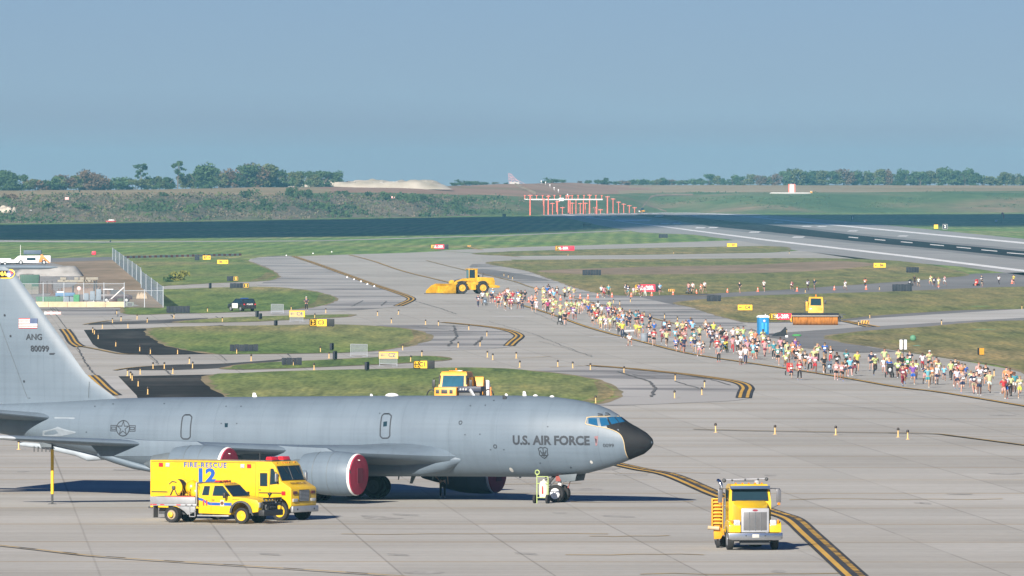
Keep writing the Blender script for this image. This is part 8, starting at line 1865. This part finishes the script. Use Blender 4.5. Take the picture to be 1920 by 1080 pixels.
def person(x, yfoot, sc, bc, opts='', dx=0):
    d = D(yfoot); ht = 1.34 if 'k' in opts else rp_.uniform(1.62, 1.84)
    if 'x' in opts: k = 11
    elif 's' in opts: k = rp_.choice([6, 10])
    elif 'p' in opts: k = 7
    elif 'f' in opts: k = 8
    elif 'w' in opts: k = rp_.choice([4, 5])
    elif 'v' in opts: k = 9
    else: k = rp_.choice([0, 1, 2, 3, 0, 1, 2, 3, 4, 5])
    P = PM[k]; far = yfoot < 553 and x > 1110
    rz = rp_.uniform(-50, -20) if far else rp_.uniform(-6, 20)
    if 'a' in opts: rz = rp_.uniform(150, 200)
    if 'l' in opts: rz = -80
    o = obj('person', P['body'], None, at(x, d)); o.rotation_euler.z = R(rz); s = ht / 1.66; wd = s * rp_.uniform(1.02, 1.20); o.scale = (wd, wd, s)
    sk = rp_.choice(SKIN) if 'd' not in opts else SKIN[4]; o.color = (*[c * rp_.uniform(.9, 1.1) for c in sk], 1)
    def add(nm, key, col):
        c = obj(nm, P[key], o); c.color = (*[max(0, min(1, v * rp_.uniform(.88, 1.1))) for v in col], 1); return c
    hn, hc = rp_.choice(HAIR)
    if 'h' in opts: add('cap', 'cap', PAL[{'r': 'R', 'n': 'N'}.get(opts[opts.index('h') + 1:opts.index('h') + 2], 'W')][1])
    else: add('hair', 'hair_long' if rp_.random() < .42 else 'hair', hc)
    tank = 't' in opts
    add('tank_top' if tank else 'shirt', 'tank_top' if tank else 'shirt', PAL[sc][1])
    leg = bc.endswith('l'); bk = bc[0]
    add('leggings' if leg else 'shorts', 'leggings' if leg else 'shorts', PAL[bk][1])
    shc = rp_.choice([(.6, .6, .6), (.05, .05, .06), (.5, .12, .1), (.08, .2, .4), (.65, .65, .62)])
    add('shoe', 'shoe_l', shc); add('shoe', 'shoe_r', shc)
    if rp_.random() < .6 and 's' not in opts: add('race_bib', 'bib', (1, 1, 1))
    PEOPLE.append((x, yfoot, o, sc, bk, leg, tank, opts))
    return o
def batch(x0, y0, sc, txt):
    for e in txt.split(';'):
        q = e.strip().split(',')
        if len(q) < 4: continue
        hx, hy = x0 + float(q[0]) / sc, y0 + float(q[1]) / sc
        ht = .079 if (len(q) > 4 and 'k' in q[4]) else .1
        person(hx, (hy - YH * ht) / (1 - ht), q[2], q[3], q[4] if len(q) > 4 else '')
batch(880, 515, 9.6, "158,360,N,Nl,w;240,312,W,B;325,285,L,K;420,272,C,Nl,h;396,296,N,N;460,385,B,R,k;545,335,R,N;575,365,L,G;630,285,P,W;675,240,O,G;642,470,L,B,k;735,290,L,B;715,395,D,D;655,345,N,B;782,305,R,N;795,385,C,N,k;875,270,U,N;932,285,B,B;905,335,Y,K;886,392,W,N;955,405,N,Nl,s;1002,288,B,Bl,w;1120,368,P,K;1132,435,N,B,w;1190,380,O,O,k;1210,448,W,W,h;1205,208,O,B;1335,210,L,Y;1425,172,N,B;1402,212,U,N;1450,260,P,B;1500,240,P,N;1522,290,C,N;1577,215,B,D;1338,335,L,G;1335,408,L,B;1385,425,L,K;1455,398,P,N;1410,468,M,Bl;1512,455,L,R;1560,440,L,K;1500,550,L,B;1640,515,L,K;1638,632,L,Kl,p;1728,655,B,B;1705,600,L,N;1788,565,G,R;1755,465,L,K;1840,470,L,B;1868,565,V,W;1905,480,L,B;1905,560,L,N;1715,235,L,Bl;1797,208,L,B;1882,240,L,G;1340,262,L,K;1500,395,L,G;600,300,P,W;700,250,W,N;760,400,M,D;690,330,L,B;520,380,R,B")
batch(1060, 530, 9.6, "190,320,W,G;295,325,H,P;345,268,L,B;407,292,L,B;415,375,U,B;500,350,O,N;522,405,L,R;588,332,W,B;580,465,D,N;655,388,W,K;770,408,V,N;850,432,B,N;795,340,L,W;985,408,L,K;490,575,G,B,k;650,555,L,K;635,585,L,L;725,592,H,W;805,605,L,K;882,560,L,B;950,595,U,N;1020,458,P,C;968,525,O,K;1040,535,C,N;1107,550,B,Nl,w;1160,505,B,B;1155,565,N,B;965,670,L,Bl;1028,722,Y,Nl,s;1270,525,T,B;1312,505,N,B;1380,545,R,D;1522,572,N,B;1600,692,U,N;1500,755,B,N;1270,705,Y,K;1330,745,Y,K,s;1372,690,T,G;1515,815,G,B;1595,845,R,B,w;1782,660,C,N,t;1868,712,B,B,t;1745,805,P,D;1822,862,L,B;25,330,L,K;110,330,L,B;180,370,L,G;1150,850,W,K,x;245,330,L,K;470,430,N,K;895,430,O,K;1010,600,C,O;700,560,L,B;560,500,R,B")
batch(1060, 530, 9.6, "650,55,W,B;692,72,P,R;712,105,D,B,k;780,42,A,Bl,w;1085,18,N,B;1127,50,N,T;1225,80,W,L,k;1270,70,O,L,k;1330,20,V,B;1362,55,P,D;1435,55,W,Wl,w;1706,20,C,B")
batch(1220, 570, 9.6, "437,448,C,T,k;480,292,L,B;575,315,L,B;635,288,B,R,t;712,255,U,D;757,325,C,B;545,465,P,N;520,515,B,N;552,565,L,N;598,585,N,N;732,568,L,U,k;792,585,N,G;785,495,T,N;875,635,W,P;940,662,B,N,k;882,395,L,B;990,292,K,B;1037,350,N,N;1132,338,Y,B;1090,435,W,N;1250,385,L,B;1290,435,B,N;1362,472,W,D,h;1190,485,G,N;1195,605,R,D;1285,575,T,Nl;1350,535,D,B;1225,728,G,Bl,w;1480,440,W,N;1560,425,L,B;1585,405,L,N;1665,425,L,T;1475,585,P,Rl;1568,588,W,B;1735,585,U,N;1628,545,W,B;1812,458,L,W;1885,468,O,N;1622,772,W,W;1708,755,W,Nl;1845,695,C,A;1838,645,B,B;1745,660,P,D;1675,580,G,N;615,470,P,R;450,620,U,N,k;1100,520,N,N")
batch(1360, 590, 9.6, "675,272,L,K;682,325,L,R;710,445,P,D;772,395,B,T;577,405,B,N;870,478,T,Bl,w;990,408,P,N;1060,445,B,Tl,w;1112,490,L,N;1255,418,V,N;1215,485,O,O;1312,485,U,N;1352,560,L,P;945,585,T,B;1085,672,L,Q;1130,585,L,Q;1275,605,B,B;1350,640,W,P;1430,645,B,O;1520,695,W,Bl;1335,825,R,Bl,w;1612,725,P,R;1602,620,L,N;1655,550,L,Bl,f;1792,500,U,N;1775,725,B,B;1895,562,B,Rl;1300,560,P,W;1180,880,R,N,kp;560,480,N,B;470,480,B,B;1010,520,N,N,k")
batch(1440, 610, 9.6, "1240,500,B,N;1228,635,P,B,t;1410,428,T,B;1382,610,B,N;1330,655,P,B;1475,572,C,N;1552,565,B,D,t;1605,492,Y,B;1860,482,N,N")
batch(1600, 630, 9.6, "390,365,L,Bl,hd;560,232,L,K;545,392,W,W,k;632,355,L,K;642,398,U,N,p;815,262,L,B;880,345,B,N;1015,262,N,N;978,362,E,B;800,412,L,B;930,505,R,D,h;940,565,C,U,k;885,545,D,Dl;1075,512,V,U;1075,425,L,K;1128,432,L,K;1245,292,W,R;1370,292,L,B,h;1498,382,O,B;1532,412,L,Bl;1292,505,N,P;1340,565,A,T;1412,522,O,K,t;1500,515,W,N;1635,535,C,N,k;1755,442,L,Bl,w;1832,418,B,P")
batch(1720, 645, 9.6, "715,440,W,N,hr;742,335,P,N;792,370,O,W;855,362,U,N;812,510,G,N;965,488,L,W,k;1100,350,P,N;1130,395,W,W;1230,375,B,B;1060,505,N,N;1117,548,G,N,hd;1300,508,L,W;1600,435,O,U;1665,438,O,K;1602,565,T,N;1745,515,T,W;1592,600,W,U;1552,602,R,P;1842,592,L,Y;1010,520,N,K;690,400,B,N;1680,560,L,K")
batch(1440, 280, 4, "180,985,D,B;300,982,G,B;350,977,N,N;580,982,W,W;730,964,O,Bl;1100,948,B,B,p;1130,958,W,B;1222,947,L,L;1248,960,N,B;1280,964,L,L;1326,947,P,W;1605,952,N,B,p;1732,942,W,Bl;1843,940,Y,B")
batch(960, 280, 4, "1325,1003,P,N;1356,995,W,B;1420,1003,O,K;1445,992,W,B;1708,998,B,B;1890,988,W,B")
person(574.5, 582.5, 'N', 'Bl', 'sh')          # officer on the left strip
person(830, 934.5, 'B', 'Bl', 's')             # ground crew under the belly
def pzone(x, y):
    if x < 600: return 'on the strip beside the C4 barrier'
    if y > 900: return 'standing under the jet'
    if y < 553 and x > 1110: return 'by the large red sign' if x < 1260 else 'on the far strip above broom' if x < 1560 else 'on the far strip at right'
    if x < 945: return 'below the loader'
    if x < 1010: return 'right of the loader'
    if x < 1060: return 'at the rear of the pack'
    if x < 1120: return 'in the rear half'
    if x < 1180: return 'left of the water table'
    if x < 1240: return 'around the trash barrel'
    if x < 1310: return 'right of the barrel'
    if x < 1375: return 'in mid pack'
    if x < 1440: return 'near the blue toilet'
    if x < 1500: return 'below the tarpaulin'
    if x < 1560: return 'below the broom'
    if x < 1640: return 'well left of the banner'
    if x < 1720: return 'around the banner sign'
    if x < 1800: return 'right of the banner'
    if x < 1870: return 'left of the orange box'
    return 'at the right edge'
cl_ = {}
for rec in sorted(PEOPLE, key=lambda q: q[0]):
    x, y, o, sc, bk, leg, tank, opts = rec
    cl_.setdefault((pzone(x, y), PAL[sc][0], PAL[bk][0], leg, tank), []).append(rec)
for (zn, sn, bn, leg, tank), L_ in cl_.items():
    for i, (x, y, o, *_r) in enumerate(L_):
        opts = _r[-1]
        who = 'kneeling helper' if 'x' in opts else 'officer' if x < 600 else 'crew member' if y > 900 else 'child' if 'k' in opts else 'bystander' if 's' in opts else 'walker' if 'w' in opts else 'runner'
        lab = '%s in %s %s, %s %s %s' % (who, sn, 'tank top' if tank else 'shirt', bn, 'leggings' if leg else 'shorts', zn)
        if leg and bn in ('navy', 'black') and x < 600 or y > 900: lab = lab.replace('leggings', 'trousers')
        if len(L_) > 1: lab += ', ' + (['left', 'middle', 'right'][i] if len(L_) == 3 else ['left', 'right'][i] if len(L_) == 2 else ordn(i).replace(' from left', ''))
        tag(o, lab, 'person', None if x < 600 or y > 900 else 'people of the airfield race')
# ---- strollers
def stroller(x, y, col, label, rz=8, s=1.0):
    t = thing('stroller', label, 'stroller', G(x, y), R(rz), 'strollers in the race'); m = mat('stroller_' + col, {'black': (.018, .02, .024), 'red': (.5, .03, .03), 'grey': (.10, .12, .15), 'yellow': (.5, .42, .05)}[col], .8)
    mb = MB(); mb.loft([[(w, y0, z) for w, z in ((-.24, z0), (.24, z0), (.24, z1), (-.24, z1))] for y0, z0, z1 in [(-.28, .34, .46), (.0, .36, .46), (.14, .42, .95), (.2, .5, 1.0)]]); part('seat', mb, m, t)
    mb = MB(); mb.loft([[(-.26, .2 + r_ * math.cos(a), .72 + r_ * math.sin(a)), (.26, .2 + r_ * math.cos(a), .72 + r_ * math.sin(a)), (.25, .2 + (r_ - .03) * math.cos(a), .72 + (r_ - .03) * math.sin(a)), (-.25, .2 + (r_ - .03) * math.cos(a), .72 + (r_ - .03) * math.sin(a))] for r_, a in [(.42, R(q)) for q in (60, 85, 110, 135, 160)]]); part('canopy', mb, m, t)
    mb = MB()
    for sg in (-1, 1): mb.tube([(sg * .26, .45, 1.08), (sg * .26, .1, .5), (sg * .06, -.55, .22)], .018, 6); mb.tube([(sg * .26, .1, .5), (sg * .30, .32, .2)], .018, 6)
    mb.tube([(-.26, .45, 1.08), (.26, .45, 1.08)], .02, 6); part('frame', mb, M_dark, t)
    for wx, wy, wr in ((-.32, .32, .2), (.32, .32, .2), (0, -.58, .17)): mb = MB(); mb.lathe([(wr * .55, -.02), (wr, -.025), (wr, .025), (wr * .55, .02), (wr * .5, 0)], (wx, wy, wr), (1, 0, 0), 16); w = part('wheel', mb, M_tyre, t); mb = MB(); mb.cyl((wx - .015, wy, wr), (wx + .015, wy, wr), wr * .2, n=8); part('hub', mb, M_alu, w)
    mb = MB(); mb.ball((0, .0, .62), (.13, .11, .17), 10, 7); mb2 = MB(); mb2.ball((0, .02, .83), (.085, .09, .10), 10, 8)
    cb = obj('seated_child', mb.mesh('seated_child', mat('child_cloth_' + col, {'black': (.5, .5, .52), 'red': (.6, .35, .3), 'grey': (.3, .4, .5), 'yellow': (.05, .15, .2)}[col], .9)), t); obj('head', mb2.mesh('head', mat('child_skin', (.5, .3, .22), .6)), cb)
    t.scale = (s, s, s); return t
stroller(1050.5, 609, 'black', 'black stroller at the pack rear beside a runner in black'); stroller(909.5, 573, 'grey', 'grey stroller below the wheel loader')
stroller(1480.5, 704, 'red', 'red and black stroller outside the yellow line below the broom'); stroller(1555, 700, 'grey', 'dark stroller beside the black shirted runner left of the banner')
stroller(1669, 708, 'black', 'wide black stroller pushed by runner in blue by the banner', s=1.1); stroller(1360, 661, 'yellow', 'yellow framed low stroller in mid pack')
stroller(1831, 536, 'red', 'red stroller on the far strip at right, behind a cone', -60); stroller(1706, 536, 'black', 'black stroller on the far strip behind the long black sign', -60)
stroller(1331 - 40, 551, 'grey', 'grey stroller on the far strip above the pack', -40)
# ================================================================ CLOUD (over the camera, shading the far field) AND HAZE
rc = random.Random(4); mb = MB(); ALT = 1300.0
foot = [(-60, 451), (200, 449.5), (480, 445), (740, 443), (960, 436.5), (1120, 428), (1230, 423), (1420, 419.5), (1600, 421), (1760, 425), (1980, 427), (1980, 401), (1700, 402), (1440, 403), (1240, 403), (960, 406), (700, 410), (480, 414), (250, 418.5), (-60, 422)]
P = [G(*q) for q in foot]
def inside(x, y):
    c = False
    for a, b in zip(P, P[1:] + P[:1]):
        if (a.y > y) != (b.y > y) and x < (b.x - a.x) * (y - a.y) / (b.y - a.y) + a.x: c = not c
    return c
def edge_d(x, y):
    q = Vector((x, y, 0)); m = 1e9
    for a, b in zip(P, P[1:] + P[:1]):
        t = max(0, min(1, (q - a).dot(b - a) / (b - a).length_squared)); m = min(m, (q - (a + (b - a) * t)).length)
    return m
n = 0
while n < 1000:
    x = rc.uniform(-330, 420); y = rc.uniform(1500 * K, 3000 * K)
    if not inside(x, y): continue
    r = min(95, edge_d(x, y) * 1.04)
    if r < 7: continue
    mb.ball((x - SUNX * ALT, y - SUNY * ALT, ALT + rc.uniform(-25, 25)), (r, r, r * .7), 10, 6); n += 1
M_cloud = mat('cloud_white', (0.85, 0.85, 0.86), 1.0, scale=.01)
struct('cloud', mb.mesh('cloud', M_cloud))
mb = MB(); mb.box(-2700, 2700, -450, 9400, -1.0, 48.0)
mh = bpy.data.materials.new('haze'); mh.use_nodes = True; t_ = mh.node_tree; t_.nodes.clear()
vo = t_.nodes.new('ShaderNodeVolumePrincipled'); vo.inputs['Color'].default_value = (0.31, 0.78, 1.0, 1); vo.inputs['Density'].default_value = 0.000052
vo.inputs['Anisotropy'].default_value = 0.0
mo = t_.nodes.new('ShaderNodeOutputMaterial'); t_.links.new(vo.outputs[0], mo.inputs['Volume'])
o = obj('haze', mb.mesh('haze', mh, smooth=False)); o['kind'] = 'stuff'
